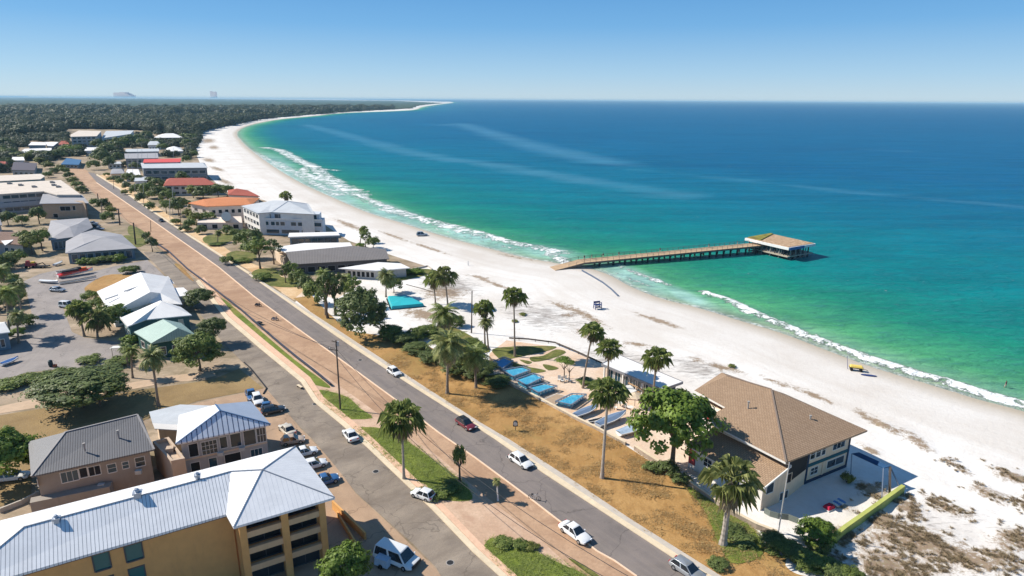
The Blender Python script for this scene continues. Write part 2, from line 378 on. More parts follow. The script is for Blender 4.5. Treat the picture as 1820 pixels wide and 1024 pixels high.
hgt = s_.math('ADD', s_.math('ADD', s_.math('MULTIPLY', waves, 1.0), s_.math('MULTIPLY', rip, .25)), s_.math('ADD', s_.math('MULTIPLY', swell, 2.0), s_.math('MULTIPLY', foamf, .5)))
s_.bump(hgt, 1.0, .9)
sea_z = -.32+crest*.55*(SD > 2)
sea = np_mesh('sea', np.column_stack([pts, sea_z]), quads[ks], s_.m, {'shore': SD, 'foam': foam, 'streak': streak, 'wash': wash})
tag(sea, kind='structure')
# --- inland sheets ------------------------------------------------
def ground_mat(name, c0, c1, c2=None, s1=.25, s2=3.0, bump=.4, rough=.9, streaks=None):
    a = N(name); v = a.pos(); n1 = a.noise(v, s1, 6, .65, .3); n2 = a.noise(v, s2, 4, .7)
    c = a.ramp(n1, [(.35, c0), (.65, c1)])
    if c2: c = a.mix(a.mrange(a.noise(v, s1*.35, 5, .7, .5), .5, .68), c, c2)
    c = a.mix(a.mrange(n2, .35, .75, 0, .45), c, [q*.55 for q in c0])
    if streaks:
        sn = a.noise(v, streaks[1], 5, .7, .4, streaks[2]); c = a.mix(a.mrange(sn, .48, .68, 0, .75), c, streaks[0])
    a.fin(c, rough, .25); a.bump(a.math('ADD', n2, a.math('MULTIPLY', n1, .5)), bump, .08); return a.m
def road_mat(name, c0, c1, ang, stain, ss=(.03, .9), rough=.75, patch=.5):
    """asphalt with lengthwise wear streaks turned to the road's heading"""
    a = N(name); v = a.pos()
    mp = a.n('ShaderNodeMapping'); mp.inputs['Rotation'].default_value = (0, 0, ang); a.l(v, mp.inputs[0]); u = mp.outputs[0]
    crk = a.n('ShaderNodeTexVoronoi', feature='DISTANCE_TO_EDGE'); wv_ = a.n('ShaderNodeVectorMath', operation='ADD'); wn = a.n('ShaderNodeTexNoise'); a.l(v, wn.inputs['Vector']); wn.inputs['Scale'].default_value = .5; ws_ = a.n('ShaderNodeVectorMath', operation='SCALE'); ws_.inputs['Scale'].default_value = 3.0; a.l(wn.outputs['Color'], ws_.inputs[0]); a.l(v, wv_.inputs[0]); a.l(ws_.outputs[0], wv_.inputs[1]); a.l(wv_.outputs[0], crk.inputs['Vector']); crk.inputs['Scale'].default_value = .11
    fine = a.noise(v, 14, 3, .8); blot = a.noise(v, .18, 6, .7, .4); stk = a.noise(u, 1.0, 4, .6, .1, (ss[1], ss[0], 1))
    c = a.ramp(blot, [(.35, c0), (.65, c1)])
    c = a.mix(a.mrange(stk, .42, .7, 0, .5), c, stain)
    c = a.mix(a.mrange(fine, .45, .75, 0, patch), c, [q*.5 for q in c0])
    c = a.mix(a.mrange(crk.outputs['Distance'], .0, .012, .55, 0), c, [q*.35 for q in c0]); oil = a.noise(u, .6, 5, .75, .6); c = a.mix(a.mrange(oil, .60, .72, 0, .35), c, [q*.5 for q in c0])
    a.fin(c, rough, .3); a.bump(fine, .25, .02); return a.m
HEAD = R(-38.5)
M_dirt = ground_mat('pinkish_dirt', lin(196, 164, 138), lin(216, 186, 160), lin(184, 150, 124), .12, 2.5, .4, .9, (lin(176, 142, 118), .4, (1, 1, 1)))
M_dirt2 = ground_mat('orange_dirt', lin(176, 142, 114), lin(196, 162, 132), lin(160, 126, 100), .1, 2.0, .4, .9, (lin(152, 120, 96), .35, (1, 1, 1)))
M_yard = ground_mat('pale_yard', lin(214, 188, 164), lin(232, 212, 192), lin(208, 164, 124), .15, 2.2, .3)
M_town = ground_mat('town_soil', lin(150, 130, 108), lin(186, 166, 142), lin(112, 106, 74), .1, 1.4, .5, .9, (lin(104, 94, 68), .12, (1, 1.6, 1)))
M_dry = ground_mat('dry_grass', lin(164, 124, 72), lin(190, 150, 96), lin(142, 124, 72), .11, 3.2, .9, .9, (lin(146, 108, 62), .5, (1.6, .7, 1)))
M_dryL = ground_mat('brown_lawn', lin(136, 112, 76), lin(162, 136, 94), lin(112, 102, 64), .12, 4.0, .8)
M_green = ground_mat('green_grass', lin(98, 114, 40), lin(132, 142, 58), lin(152, 140, 72), .22, 3.5, .9, .9, (lin(84, 96, 34), .7, (1, 1, 1)))
M_greenB = ground_mat('rough_green', lin(84, 92, 40), lin(124, 124, 62), lin(150, 134, 86), .4, 2.6, .9, .9, (lin(74, 80, 36), .9, (1, 1, 1)))
M_asph = road_mat('main_asphalt', lin(116, 108, 104), lin(132, 122, 117), HEAD, lin(150, 138, 128))
M_asph2 = road_mat('worn_asphalt', lin(136, 124, 112), lin(160, 146, 130), HEAD, lin(92, 80, 70), (.30, .12), .85, .8)
M_lot = road_mat('lot_asphalt', lin(134, 126, 122), lin(156, 146, 140), R(-20), lin(166, 156, 148), (.05, .5))
M_lot2 = road_mat('tan_paving', lin(166, 138, 112), lin(186, 156, 128), HEAD, lin(150, 126, 106), (.1, .4))
M_kerb = plain('kerb_concrete', lin(214, 196, 168), .85, .2, 0, .12, 1.5, .2, 'pos')
M_walk = plain('footway_concrete', lin(190, 180, 168), .85, .2, 0, .1, 1.2, .2, 'pos')
M_pinkwalk = plain('pink_paving', lin(216, 178, 150), .85, .2, 0, .12, 2.0, .2, 'pos')
sheet('town_soil', [(-2600,700),(-2200,2400),(1300,5200),(1700,1500),(1290,1040),(735,684),(521,540),(560,505),(690,487),(760,474),(700,455),(620,428),(565,392),(470,356),(400,340),(362,305),(346,268),(352,240),(300,222),(0,218),(-900,268)], .012, M_town)
sheet('dirt_verge', [(1300,1130),(735,684),(165,312),(130,283),(120,288),(122,305),(200,372),(262,425),(312,464),(384,526),(470,596),(588,690),(640,725),(1150,1130)], .024, M_dirt2)
sheet('dirt_verge', [(395,530),(428,553),(476,592),(560,655),(640,712),(720,770),(780,812),(860,880),(950,950),(1150,1130),(940,1130),(895,1030),(840,984),(739,884),(640,782),(535,682),(440,590),(384,536)], .030, M_dirt)
sheet('yard_ground', [(870,628),(900,605),(1000,618),(1060,640),(1150,690),(1260,740),(1250,850),(1168,822),(1112,788),(1059,760),(1018,740),(988,722),(957,707),(912,684),(870,664)], .430*0+.03, M_yard)
sheet('driveway', [(500,500),(530,498),(600,498),(640,505),(600,530),(560,524),(521,533),(500,520)], .03, M_yard)
sheet('sandy_verge', [(175,312),(217,340),(300,392),(380,445),(442,480),(521,533),(545,512),(480,480),(430,462),(400,440),(380,425),(330,402),(290,375),(240,340),(190,310)], .036, ground_mat('sandy_verge', lin(206, 170, 126), lin(226, 196, 158), lin(190, 150, 104), .2, 2))
# main road: slab 3 cm over soil; raised kerb with a footway behind it
LEFT = [(1290,1130),(1133,1023),(1093,995),(1062,978),(1002,930),(941,883),(845,812),(781,768),(702,708),(628,654),(578,618),(528,582),(452,526),(389,474),(348,445),(278,396),(200,343),(172,324),(156,306)]
RIGHT = [(168,308),(171,312),(217,340),(278,382),(341,424),(442,488),(520,543),(598,598),(687,655),(750,697),(811,735),(880,780),(966,840),(1067,906),(1214,1002),(1380,1110)]
main = sheet('road', LEFT+RIGHT, .055, M_asph, thick=.05)
KO = [(1440,1110),(1275,1020),(1118,921),(1017,853),(903,780),(860,755),(755,688),(654,622),(552,555),(521,535),(444,486)]
def between(a, b, t): return [(x0+(x1-x0)*t, y0+(y1-y0)*t) for (x0, y0), (x1, y1) in zip(a, b)]
RI = [(1380,1110),(1214,1002),(1067,906),(966,840),(880,780),(811,735),(730,684),(630,619),(540,557),(512,537),(442,488)]
MIDK = between(RI, KO, .5)
sheet('kerb', RI+MIDK[::-1], .17, M_kerb, thick=.17)
sheet('pavement', MIDK+KO[::-1], .13, M_walk, thick=.12)
sheet('kerb', [(442,487),(341,423),(278,381.5),(217,339.5),(171,311),(172,309),(218,337.5),(280,379.5),(343,421),(444,484.5)], .12, M_kerb, thick=.12)
# the thin pale edging of the road's other side
LE = LEFT[1:-1]; sheet('kerb', [(x, y) for x, y in LE]+[(x-1.6*(y/1024)-.6, y+1.2*(y/1024)+.4) for x, y in LE[::-1]], .085, plain('pale_edging', lin(226, 196, 168), .85, .2, 0, .1, 2, .1, 'pos'), thick=.08)
SR = [(306,460),(320,477),(348,500),(379,540),(400,566),(461,618),(501,651),(535,679),(558,714),(608,755),(653,795),(719,858),(769,906),(840,980),(895,1030),(960,1100)]
SL = [(830,1100),(774,1007),(734,967),(683,921),(633,876),(597,830),(557,782),(537,763),(474,692),(433,646),(392,604),(356,558),(325,520),(298,492),(266,460),(255,448),(285,448)]
sheet('side_road', SR+SL, .050, M_asph2, thick=.04)
SRi = SR[2:]; sheet('kerb', SRi+[(x+3+y*.006, y-2-y*.003) for x, y in SRi[::-1]], .16, M_kerb, thick=.14)
sheet('pavement', [(x+4+y*.006, y-2-y*.003) for x, y in SRi]+[(x+9+y*.011, y-5-y*.005) for x, y in SRi[::-1]], .12, M_pinkwalk, thick=.1)
sheet('car_park', [(42,500),(70,487),(110,478),(160,484),(200,474),(262,462),(296,494),(225,493),(190,500),(180,515),(150,525),(152,530),(165,545),(112,548),(128,590),(150,600),(210,608),(230,622),(236,640),(190,652),(140,654),(95,657),(50,662),(10,674),(-160,700),(-160,590),(0,575),(40,566),(57,560),(50,530)], .040, M_lot)
sheet('car_park', [(280,740),(350,716),(470,690),(476,694),(537,765),(593,822),(633,878),(683,923),(774,1010),(840,1110),(480,1110),(500,900),(470,790),(400,760)], .040, M_lot2)
sheet('path', [(-160,752),(0,722),(68,708),(110,705),(234,680),(300,668),(351,663),(380,660),(384,668),(351,676),(300,680),(234,692),(110,717),(68,724),(0,735),(-160,766)], .045, plain('path_concrete', lin(190, 164, 138), .9, .2, 0, .14, .8, .2, 'pos'))
sheet('lawn', [(-160,770),(0,738),(68,727),(110,720),(234,695),(351,679),(384,672),(425,655),(468,690),(350,713),(280,738),(220,760),(150,765),(60,790),(55,880),(-160,960)], .045, M_dryL)
for i, (q, m) in enumerate([
    ([(384,528),(400,533),(427,556),(470,594),(527,642),(586,686),(572,687),(550,680),(538,668),(505,641),(466,608),(416,562),(390,538)], M_green),
    ([(560,696),(578,694),(618,706),(639,725),(662,743),(608,744),(593,732),(575,717)], M_green),
    ([(631,762),(684,762),(727,786),(763,812),(812,848),(837,875),(833,890),(774,886),(759,863),(734,851),(690,818),(655,790)], M_green),
    ([(873,956),(901,968),(949,979),(992,1000),(1042,1023),(1120,1080),(960,1090),(911,1023),(862,980)], M_green),
    ([(1012,992),(1040,1005),(1066,1024),(1110,1060),(1096,1060),(1048,1022),(1016,998)], M_greenB),
    ([(310,470),(322,472),(345,500),(330,490)], M_dry), ([(232,400),(260,415),(250,428),(228,415)], M_greenB), ([(228,418),(262,430),(240,440),(214,425)], M_greenB),
    ([(875,621),(910,616),(981,615),(986,619),(963,626),(916,636),(907,640),(935,651),(961,656),(970,660),(945,663),(923,655),(898,645),(884,635)], M_greenB),
    ([(988,621),(1006,626),(981,637),(949,643),(942,635),(966,632)], M_greenB), ([(923,639),(945,643),(937,647)], M_greenB), ([(965,647),(993,654),(974,658)], M_greenB),
    ([(360,425),(372,418),(405,415),(425,420),(400,432),(370,434)], M_greenB), ([(402,452),(420,446),(450,450),(455,462),(430,464),(410,460)], M_greenB), ([(447,486),(460,478),(490,478),(500,492),(540,500),(530,510),(480,508),(455,496)], M_greenB),
    ([(1222,868),(1248,874),(1300,906),(1352,958),(1350,990),(1300,1000),(1275,960),(1255,910)], M_green),
    ([(150,512),(185,490),(225,488),(240,492),(200,508),(165,520)], M_dry), ([(700,480),(760,478),(770,485),(700,500)], M_greenB), ([(760,590),(800,580),(850,605),(870,625),(800,630)], M_greenB)]):
    sheet('lawn', q, .058+.004*i if m is not M_greenB else .05+.004*i, m, smooth=3)
DRYV = [(521,530),(554,525),(580,553),(620,588),(700,600),(760,615),(830,648),(870,666),(912,688),(957,711),(988,726),(1018,744),(1059,764),(1112,792),(1168,828),(1234,870),(1295,907),(1350,960),(1440,1024),(1560,1110),(1445,1110),(1275,1019.5),(1118,920.5),(1017,852.5),(903,779.5),(860,754.5),(755,687.5),(654,621.5),(552,554.5)]
sheet('dry_grass_verge', [(521,530),(554,525),(580,553),(620,588),(700,600),(760,615),(830,648),(870,666),(912,688),(957,711),(988,726),(1018,744),(1059,764),(1112,792),(1168,828),(1234,870),(1295,907),(1350,960),(1440,1024),(1560,1110),(1445,1110),(1275,1019.5),(1118,920.5),(1017,852.5),(903,779.5),(860,754.5),(755,687.5),(654,621.5),(552,554.5)], .046, M_dry)
# ================================================================= VEGETATION
def leaf_mat(name, dark, light, yellow=None, trans=.32):
    a = N(name); v = a.obj()
    oi = a.n('ShaderNodeObjectInfo').outputs['Random']
    r = a.attr('rnd'); n1 = a.noise(a.pos(), .45, 3, .6)
    f = a.math('ADD', a.math('MULTIPLY', r, .6), a.math('MULTIPLY', n1, .45))
    st = [(.15, dark), (.75, light)] + ([(.97, yellow)] if yellow else [])
    c = a.ramp(f, st)
    c = a.mix(a.mrange(oi, 0, 1, 0, .28), c, [q*.55 for q in dark])
    a.fin(c, .55, .3)
    tr = a.n('ShaderNodeBsdfTranslucent'); a.l(c, tr.inputs[0]); ms = a.n('ShaderNodeMixShader'); ms.inputs[0].default_value = trans
    a.l(a.b.outputs[0], ms.inputs[1]); a.l(tr.outputs[0], ms.inputs[2]); a.l(ms.outputs[0], a.o.inputs[0]); return a.m
ML_dark = leaf_mat('leaves_dark_green', (.060, .092, .026), (.21, .26, .08), (.36, .38, .14))
ML_mid = leaf_mat('leaves_mid_green', (.070, .112, .024), (.26, .32, .075), (.45, .47, .16))
ML_bright = leaf_mat('leaves_bright_green', (.06, .11, .015), (.24, .34, .05), (.42, .50, .12))
ML_yel = leaf_mat('leaves_yellow_green', (.08, .10, .02), (.32, .34, .08), (.52, .52, .16))
ML_palm = leaf_mat('palm_fronds', (.09, .14, .035), (.38, .43, .13), (.66, .66, .32), .45)
ML_palm2 = leaf_mat('palm_fronds_yellowed', (.09, .12, .03), (.38, .40, .14), (.62, .56, .30), .35)
ML_straw = leaf_mat('dry_fronds', (.16, .12, .07), (.42, .34, .22), (.62, .52, .36), .2)
M_bark = plain('bark', (.15, .11, .08), .9, .2, 0, .3, 6, .3)
M_palmbark = plain('palm_bark', (.25, .20, .155), .9, .2, 0, .3, 5, .4)
M_paleband = plain('pale_bark', (.38, .33, .28), .9, .2, 0, .2, 5, .4)
def leaf_mesh(name, centers, normals, size, mat, rnd=None, asp=.6):
    n = len(centers)
    a = rng.normal(size=(n, 3)); a -= (a*normals).sum(1)[:, None]*normals; a /= np.linalg.norm(a, axis=1)[:, None]
    b = np.cross(normals, a); s = (size*(.6+.8*rng.random(n)))[:, None]
    co = np.stack([centers-a*s*.5, centers+b*s*asp*.5, centers+a*s*.5, centers-b*s*asp*.5], 1).reshape(-1, 3)
    q = np.arange(4*n).reshape(n, 4)
    me = bpy.data.meshes.new(name); me.vertices.add(4*n); me.vertices.foreach_set('co', co.astype(np.float32).ravel())
    me.loops.add(4*n); me.loops.foreach_set('vertex_index', q.astype(np.int32).ravel())
    me.polygons.add(n); me.polygons.foreach_set('loop_start', np.arange(0, 4*n, 4, dtype=np.int32)); me.polygons.foreach_set('loop_total', np.full(n, 4, dtype=np.int32))
    me.update(calc_edges=True)
    r = rng.random(n) if rnd is None else rnd
    at = me.attributes.new('rnd', 'FLOAT', 'POINT'); at.data.foreach_set('value', np.repeat(r, 4).astype(np.float32))
    me.materials.append(mat); return me
def crown_mesh(name, mat, nclump=36, per=60, leaf=.13, flat=.8, rc=.30, seed=0, hollow=.45, droop=0):
    """crown of radius 1, sitting with its middle at z=0"""
    global rng
    rng = np.random.default_rng(seed+100)
    d = rng.normal(size=(nclump, 3)); d /= np.linalg.norm(d, axis=1)[:, None]; d[:, 2] = np.where(d[:, 2] < -.45, -d[:, 2], d[:, 2])
    rr = (hollow+(.82-hollow)*rng.random(nclump)**.6)[:, None]; cc = d*rr*np.array([1, 1, flat]); cc += rng.normal(size=cc.shape)*.06
    csz = rc*(.6+.7*rng.random(nclump))
    C, Nn, Rn = [], [], []
    for k in range(nclump):
        u = rng.normal(size=(per, 3)); u /= np.linalg.norm(u, axis=1)[:, None]
        rad = csz[k]*(.55+.5*rng.random(per))[:, None]
        p = cc[k]+u*rad*np.array([1, 1, .72])
        nn = u*.9+(cc[k]*.7)+rng.normal(size=u.shape)*.32+np.array([0, 0, .35]); nn /= np.linalg.norm(nn, axis=1)[:, None]
        C.append(p); Nn.append(nn); Rn.append(np.clip(rng.normal(.5, .2, per)+(rng.random()-.5)*.5, 0, 1))
    return leaf_mesh(name, np.vstack(C), np.vstack(Nn), leaf, mat, np.concatenate(Rn))
def limb_mesh(name, mat, seed=0, limbs=6, r=.03):
    """trunk of height 1 that divides; crown radius about .5 of height"""
    rd = random.Random(seed); m = MB(); top = .48
    x = y = 0; pts = [(0, 0, -.02)]
    for k in range(1, 4): x += rd.uniform(-.02, .02); y += rd.uniform(-.02, .02); pts.append((x, y, top*k/3))
    m.tube(pts, [r*1.35, r, r*.85, r*.75], 8)
    for k in range(limbs):
        a = k*6.283/limbs+rd.uniform(-.4, .4); h0 = top*rd.uniform(.75, 1)
        e = Vector((x+math.cos(a)*rd.uniform(.2, .34), y+math.sin(a)*rd.uniform(.2, .34), rd.uniform(.72, .9)))
        mid = Vector((x, y, h0)).lerp(e, .5)+Vector((0, 0, .05))
        m.tube([(x, y, h0), mid, e], [r*.55, r*.36, r*.12], 5)
    o = m.build(name, mat, smooth=True); me = o.data; bpy.data.objects.remove(o); return me
CR = {}
for nm, mt in (('dark', ML_dark), ('mid', ML_mid), ('bright', ML_bright), ('yellow', ML_yel)):
    CR[nm] = [crown_mesh('crown', mt, 34, 62, .17, .78, .32, 1+hash(nm) % 1*0+k*7+len(nm)) for k in range(2)]
CRBIG = {'dark': crown_mesh('crown', ML_dark, 110, 95, .085, .82, .2, 31), 'mid': crown_mesh('crown', ML_mid, 120, 95, .085, .85, .19, 32), 'bright': crown_mesh('crown', ML_bright, 90, 100, .1, .85, .2, 33)}
CRSPARSE = {'dark': crown_mesh('crown', ML_dark, 26, 46, .15, .9, .22, 41, .3), 'mid': crown_mesh('crown', ML_mid, 26, 46, .15, .9, .22, 42, .3)}
TRK = [limb_mesh('trunk', M_bark, k) for k in range(3)]
def mobj(name, me, parent, loc=(0, 0, 0), scale=(1, 1, 1), rz=0.0):
    o = bpy.data.objects.new(name, me); COL.objects.link(o); o.parent = parent; o.location = loc; o.scale = scale; o.rotation_euler = (0, 0, rz); return o
_rt = random.Random(3)
def tree(px, py, h, r, tone, label, name='broadleaf_tree', cat='tree', group=None, kind='n', flat=None, low=False):
    """h: full height, r: crown radius (metres)"""
    p = P(px, py); t = thing(name, label, cat, (p.x, p.y, 0), _rt.uniform(0, 6.28), group)
    me = CRBIG[tone] if kind == 'big' else CRSPARSE[tone] if kind == 'sparse' else CR[tone][_rt.randrange(2)]
    rz = (max(h*.43, min(h*.5, r*.85)) if not low else h*.55) if flat is None else flat
    if not low:
        k = TRK[_rt.randrange(3)]; mobj('trunk', k, t, (0, 0, 0), (h*.9, h*.9, h*.95))
    mobj('crown', me, t, (0, 0, h-rz*.92), (r*1.08, r*1.08, rz*1.15), _rt.uniform(0, 6)); return t
def bush(px, py, h, r, tone, label, group=None, name='bush', cat='bush', kind='n'):
    p = P(px, py); t = thing(name, label, cat, (p.x, p.y, 0), _rt.uniform(0, 6.28), group)
    me = CRBIG[tone] if kind == 'big' else CR[tone][_rt.randrange(2)]
    mobj('crown', me, t, (0, 0, h*.42), (r*1.05, r*1.05, h*.62), _rt.uniform(0, 6))
    m = MB()
    for k in range(4):
        a = k*1.57+.4; m.tube([(0, 0, -.05), (math.cos(a)*r*.25, math.sin(a)*r*.25, h*.3), (math.cos(a)*r*.5, math.sin(a)*r*.5, h*.6)], [.06, .045, .02], 5)
    m.build('stem', M_bark, t); return t
def fan_frond(L, rd, a, el, mb, leaf, droop):
    """a fan (washingtonia) leaf: stalk and pleated half-disc of pointed blades"""
    d = Vector((math.cos(a)*math.cos(el), math.sin(a)*math.cos(el), math.sin(el)))
    s = d*L*.5; side = d.cross(Vector((0, 0, 1))).normalized(); upv = side.cross(d).normalized()
    mb.beam((0, 0, 0), s, .05, .03)
    nb = 8
    for k in range(nb):
        th = R(-78+156*k/(nb-1)); bd = (d*math.cos(th)+side*math.sin(th)).normalized()
        ln = L*.55*(1-.25*abs(th)/1.4)*rd.uniform(.85, 1.1)
        w_ = side*math.cos(th)-d*math.sin(th); w_ = w_.normalized()*L*.06
        m1 = s+bd*ln*.6+upv*.02; e = s+bd*ln-Vector((0, 0, ln*droop*rd.uniform(.5, 1.3)))
        leaf.append((s, m1-w_, e)); leaf.append((s, e, m1+w_))
def feather_frond(L, rd, a, el, leaf, rach, droopf=1.0):
    n = 11; p = Vector((0, 0, 0)); hd = Vector((math.cos(a), math.sin(a), 0)); e = el; pts = [p]
    for k in range(n):
        p = p+(hd*math.cos(e)+Vector((0, 0, math.sin(e))))*L/n; pts.append(p); e -= R(8.5+5*k/n)*droopf*rd.uniform(.7, 1.2)
    side = Vector((-hd.y, hd.x, 0)); rach.append(pts)
    for k in range(1, n+1):
        for h2 in (0, .5):
            q = pts[k-1].lerp(pts[k], h2); d = (pts[k]-pts[k-1]).normalized()
            ln = L*.30*math.sin(math.pi*min(.98, (k+h2)/(n+1.2)+.12))
            for sg in (-1, 1):
                v = (side*sg*.85+d*.55-Vector((0, 0, .45*rd.uniform(.6, 1.3)))).normalized()
                w_ = d*L*.028; leaf.append((q-w_, q+w_, q+v*ln))
def tri_mesh(name, tris, mat, beams=None):
    vs = [p for t in tris for p in t]; me = bpy.data.meshes.new(name)
    me.from_pydata([v[:] for v in vs], [], [(3*i, 3*i+1, 3*i+2) for i in range(len(tris))])
    rd = random.Random(5); at = me.attributes.new('rnd', 'FLOAT', 'POINT'); vals = []
    for i in range(0, len(tris)): r = rd.random(); vals += [r]*3
    at.data.foreach_set('value', vals); me.materials.append(mat); return me
def palm_crown(seed, fan, nf, green=True, droop=0.25):
    rd = random.Random(seed); leaf = []; mb = MB(); rach = []
    for k in range(nf):
        a = k*2.399+rd.uniform(-.2, .2); t = k/nf
        if green: el = R(82-112*t**.85+rd.uniform(-12, 12))
        else: el = R(-35-50*t+rd.uniform(-8, 8))
        L = rd.uniform(.85, 1.1)*(.8+.2*t)
        if fan: fan_frond(L, rd, a, el, mb, leaf, droop+(.25*t))
        else: feather_frond(L, rd, a, el if green else R(-20-40*t), leaf, rach, 1.0 if green else .5)
    for r_ in rach:
        for i in range(len(r_)-1):
            s = (r_[i+1]-r_[i]).cross(Vector((0, 0, 1))).normalized()*.012
            leaf.append((r_[i]-s, r_[i]+s, r_[i+1]))
    leaf2 = list(leaf)
    for f in mb.f:
        q = [mb.v[i] for i in f]; leaf2.append((q[0], q[1], q[2])); leaf2.append((q[0], q[2], q[3]))
    return leaf2
PC = {('fan', k): tri_mesh('fronds', palm_crown(k, True, (34, 26, 40, 30, 22)[k], True, (.42, .55, .35, .6, .5)[k]), (ML_palm, ML_palm2, ML_palm)[k % 3]) for k in range(5)}
PC.update({('feather', k): tri_mesh('fronds', palm_crown(k+9, False, (44, 36, 50, 40, 32)[k]), (ML_palm2, ML_palm, ML_palm2)[k % 3]) for k in range(5)})
PD = {'fan': tri_mesh('dry_skirt', palm_crown(20, True, 16, False), ML_straw), 'feather': tri_mesh('dry_skirt', palm_crown(21, False, 16, False), ML_straw)}
def palm(px, py, tx, ty, r, typ, label, tr=.2, name=None, skirt=1.0, bark=None, group=None, hh=None):
    """base pixel, pixel of the crown's heart, crown radius in metres"""
    b = P(px, py); rr = ray(tx, ty); d = math.hypot(b.x, b.y)
    if hh is None:
        k = d/math.hypot(rr.x, rr.y); top = Vector((rr.x*k, rr.y*k, CAMZ+rr.z*k))
    else:
        top = b+Vector((0, 0, hh))
    name = name or ('fan_palm' if typ == 'fan' else 'feather_palm')
    t = thing(name, label, 'palm tree', (b.x, b.y, 0), 0, group); v = top-b
    m = MB(); n = 14; pts = []; rad = []
    bend = Vector((v.y, -v.x, 0)); 
    for k in range(n*2+1):
        s = k/(n*2); pts.append(Vector((v.x*s**1.3, v.y*s**1.3, v.z*s-.05*(k == 0)))); rad.append(tr*(1.0+.6*math.exp(-s*14)+(-.25*s))*(1.05 if k % 2 else .95))
    m.tube(pts, rad, 9); m.build('trunk', bark or M_palmbark, t, smooth=True)
    fo_ = mobj('fronds', PC[(typ, _rt.randrange(5))], t, v, (r*_rt.uniform(.92, 1.08), r, r*_rt.uniform(.85, 1.05)), _rt.uniform(0, 6)); fo_.rotation_euler.x = _rt.uniform(-.16, .16); fo_.rotation_euler.y = _rt.uniform(-.16, .16)
    if skirt: mobj('dry_skirt', PD[typ], t, v-Vector((0, 0, .1*r)), (r*.72*skirt, r*.72*skirt, r*.8*skirt), _rt.uniform(0, 6))
    return t
# ---- the wood: canopy sheet far off, crowns spread over it nearer by (one thing nobody could count)
fmask_pts, fq, _, _ = polar(-62, 8, 281, 430, 60000, .02)
fin_ = inside(fmask_pts, forest_w)
fh = np.array([3.2+2.0*mn.noise(Vector((x*.03, y*.03, 3))) for x, y in fmask_pts])
def leafy_far(name):
    a = N(name); v = a.pos(); n1 = a.noise(v, .16, 6, .75); n2 = a.noise(v, .006, 5, .65); n3 = a.noise(v, .02, 4, .7, .5, (.4, 1.8, 1))
    c = a.ramp(n1, [(.3, (.022, .038, .022)), (.5, (.052, .078, .040)), (.72, (.11, .14, .075))])
    c = a.mix(a.mrange(n2, .45, .65, 0, .55), c, (.018, .026, .014))
    c = a.mix(a.mrange(n3, .58, .72, 0, .2), c, (.12, .13, .075))
    a.fin(c, .9, .1); a.bump(n1, 1.0, 4.0); return a.m
keepq = fin_[fq].all(1)
canopy = np_mesh('woodland', np.column_stack([fmask_pts, fh]), fq[keepq], leafy_far('woodland_canopy'))
tag(canopy, 'dark green coastal woodland stretching to the horizon behind the bay', 'woodland', None, 'stuff')
def instancer(name, pts3, protos, scales):
    """one 'stuff' object: prototype crowns instanced on its points"""
    me = bpy.data.meshes.new(name); me.vertices.add(len(pts3)); me.vertices.foreach_set('co', np.asarray(pts3, np.float32).ravel())
    at = me.attributes.new('sz', 'FLOAT', 'POINT'); at.data.foreach_set('value', np.asarray(scales, np.float32))
    o = bpy.data.objects.new(name, me); COL.objects.link(o)
    ng = bpy.data.node_groups.new(name+'_nodes', 'GeometryNodeTree')
    ng.interface.new_socket('Geometry', in_out='INPUT', socket_type='NodeSocketGeometry'); ng.interface.new_socket('Geometry', in_out='OUTPUT', socket_type='NodeSocketGeometry')
    gi = ng.nodes.new('NodeGroupInput'); go = ng.nodes.new('NodeGroupOutput'); jn = ng.nodes.new('GeometryNodeJoinGeometry')
    n = len(protos)
    for k, pr in enumerate(protos):
        sp = ng.nodes.new('GeometryNodeSeparateGeometry') if False else None
        idx = ng.nodes.new('GeometryNodeInputIndex'); md = ng.nodes.new('ShaderNodeMath'); md.operation = 'MODULO'; md.inputs[1].default_value = n
        cmpn = ng.nodes.new('ShaderNodeMath'); cmpn.operation = 'COMPARE'; cmpn.inputs[1].default_value = k; cmpn.inputs[2].default_value = .1
        ng.links.new(idx.outputs[0], md.inputs[0]); ng.links.new(md.outputs[0], cmpn.inputs[0])
        ip = ng.nodes.new('GeometryNodeInstanceOnPoints'); oi = ng.nodes.new('GeometryNodeObjectInfo'); oi.inputs[0].default_value = pr
        sc_ = ng.nodes.new('GeometryNodeInputNamedAttribute'); sc_.data_type = 'FLOAT'; sc_.inputs[0].default_value = 'sz'
        rv = ng.nodes.new('FunctionNodeRandomValue'); rv.data_type = 'FLOAT_VECTOR'; rv.inputs[0].default_value = (0, 0, 0); rv.inputs[1].default_value = (.25, .25, 6.28)
        ng.links.new(gi.outputs[0], ip.inputs['Points']); ng.links.new(cmpn.outputs[0], ip.inputs['Selection']); ng.links.new(oi.outputs['Geometry'], ip.inputs['Instance'])
        ng.links.new(sc_.outputs[0], ip.inputs['Scale']); ng.links.new(rv.outputs[0], ip.inputs['Rotation']); ng.links.new(ip.outputs[0], jn.inputs[0])
    ng.links.new(jn.outputs[0], go.inputs[0])
    md_ = o.modifiers.new('crowns', 'NODES'); md_.node_group = ng
    return o
ML_wood = leaf_mat('woodland_leaves', (.058, .076, .040), (.125, .15, .072), (.18, .19, .09), .35)
ML_wood2 = leaf_mat('woodland_leaves_olive', (.062, .074, .042), (.14, .155, .08), (.20, .20, .11), .35)
protos = []
for k in range(4):
    me = crown_mesh('wood_crown', (ML_wood, ML_wood2)[k % 2], 26, 34, .27, .75, .36, 60+k)
    protos.append(bpy.data.objects.new('wood_crown', me))
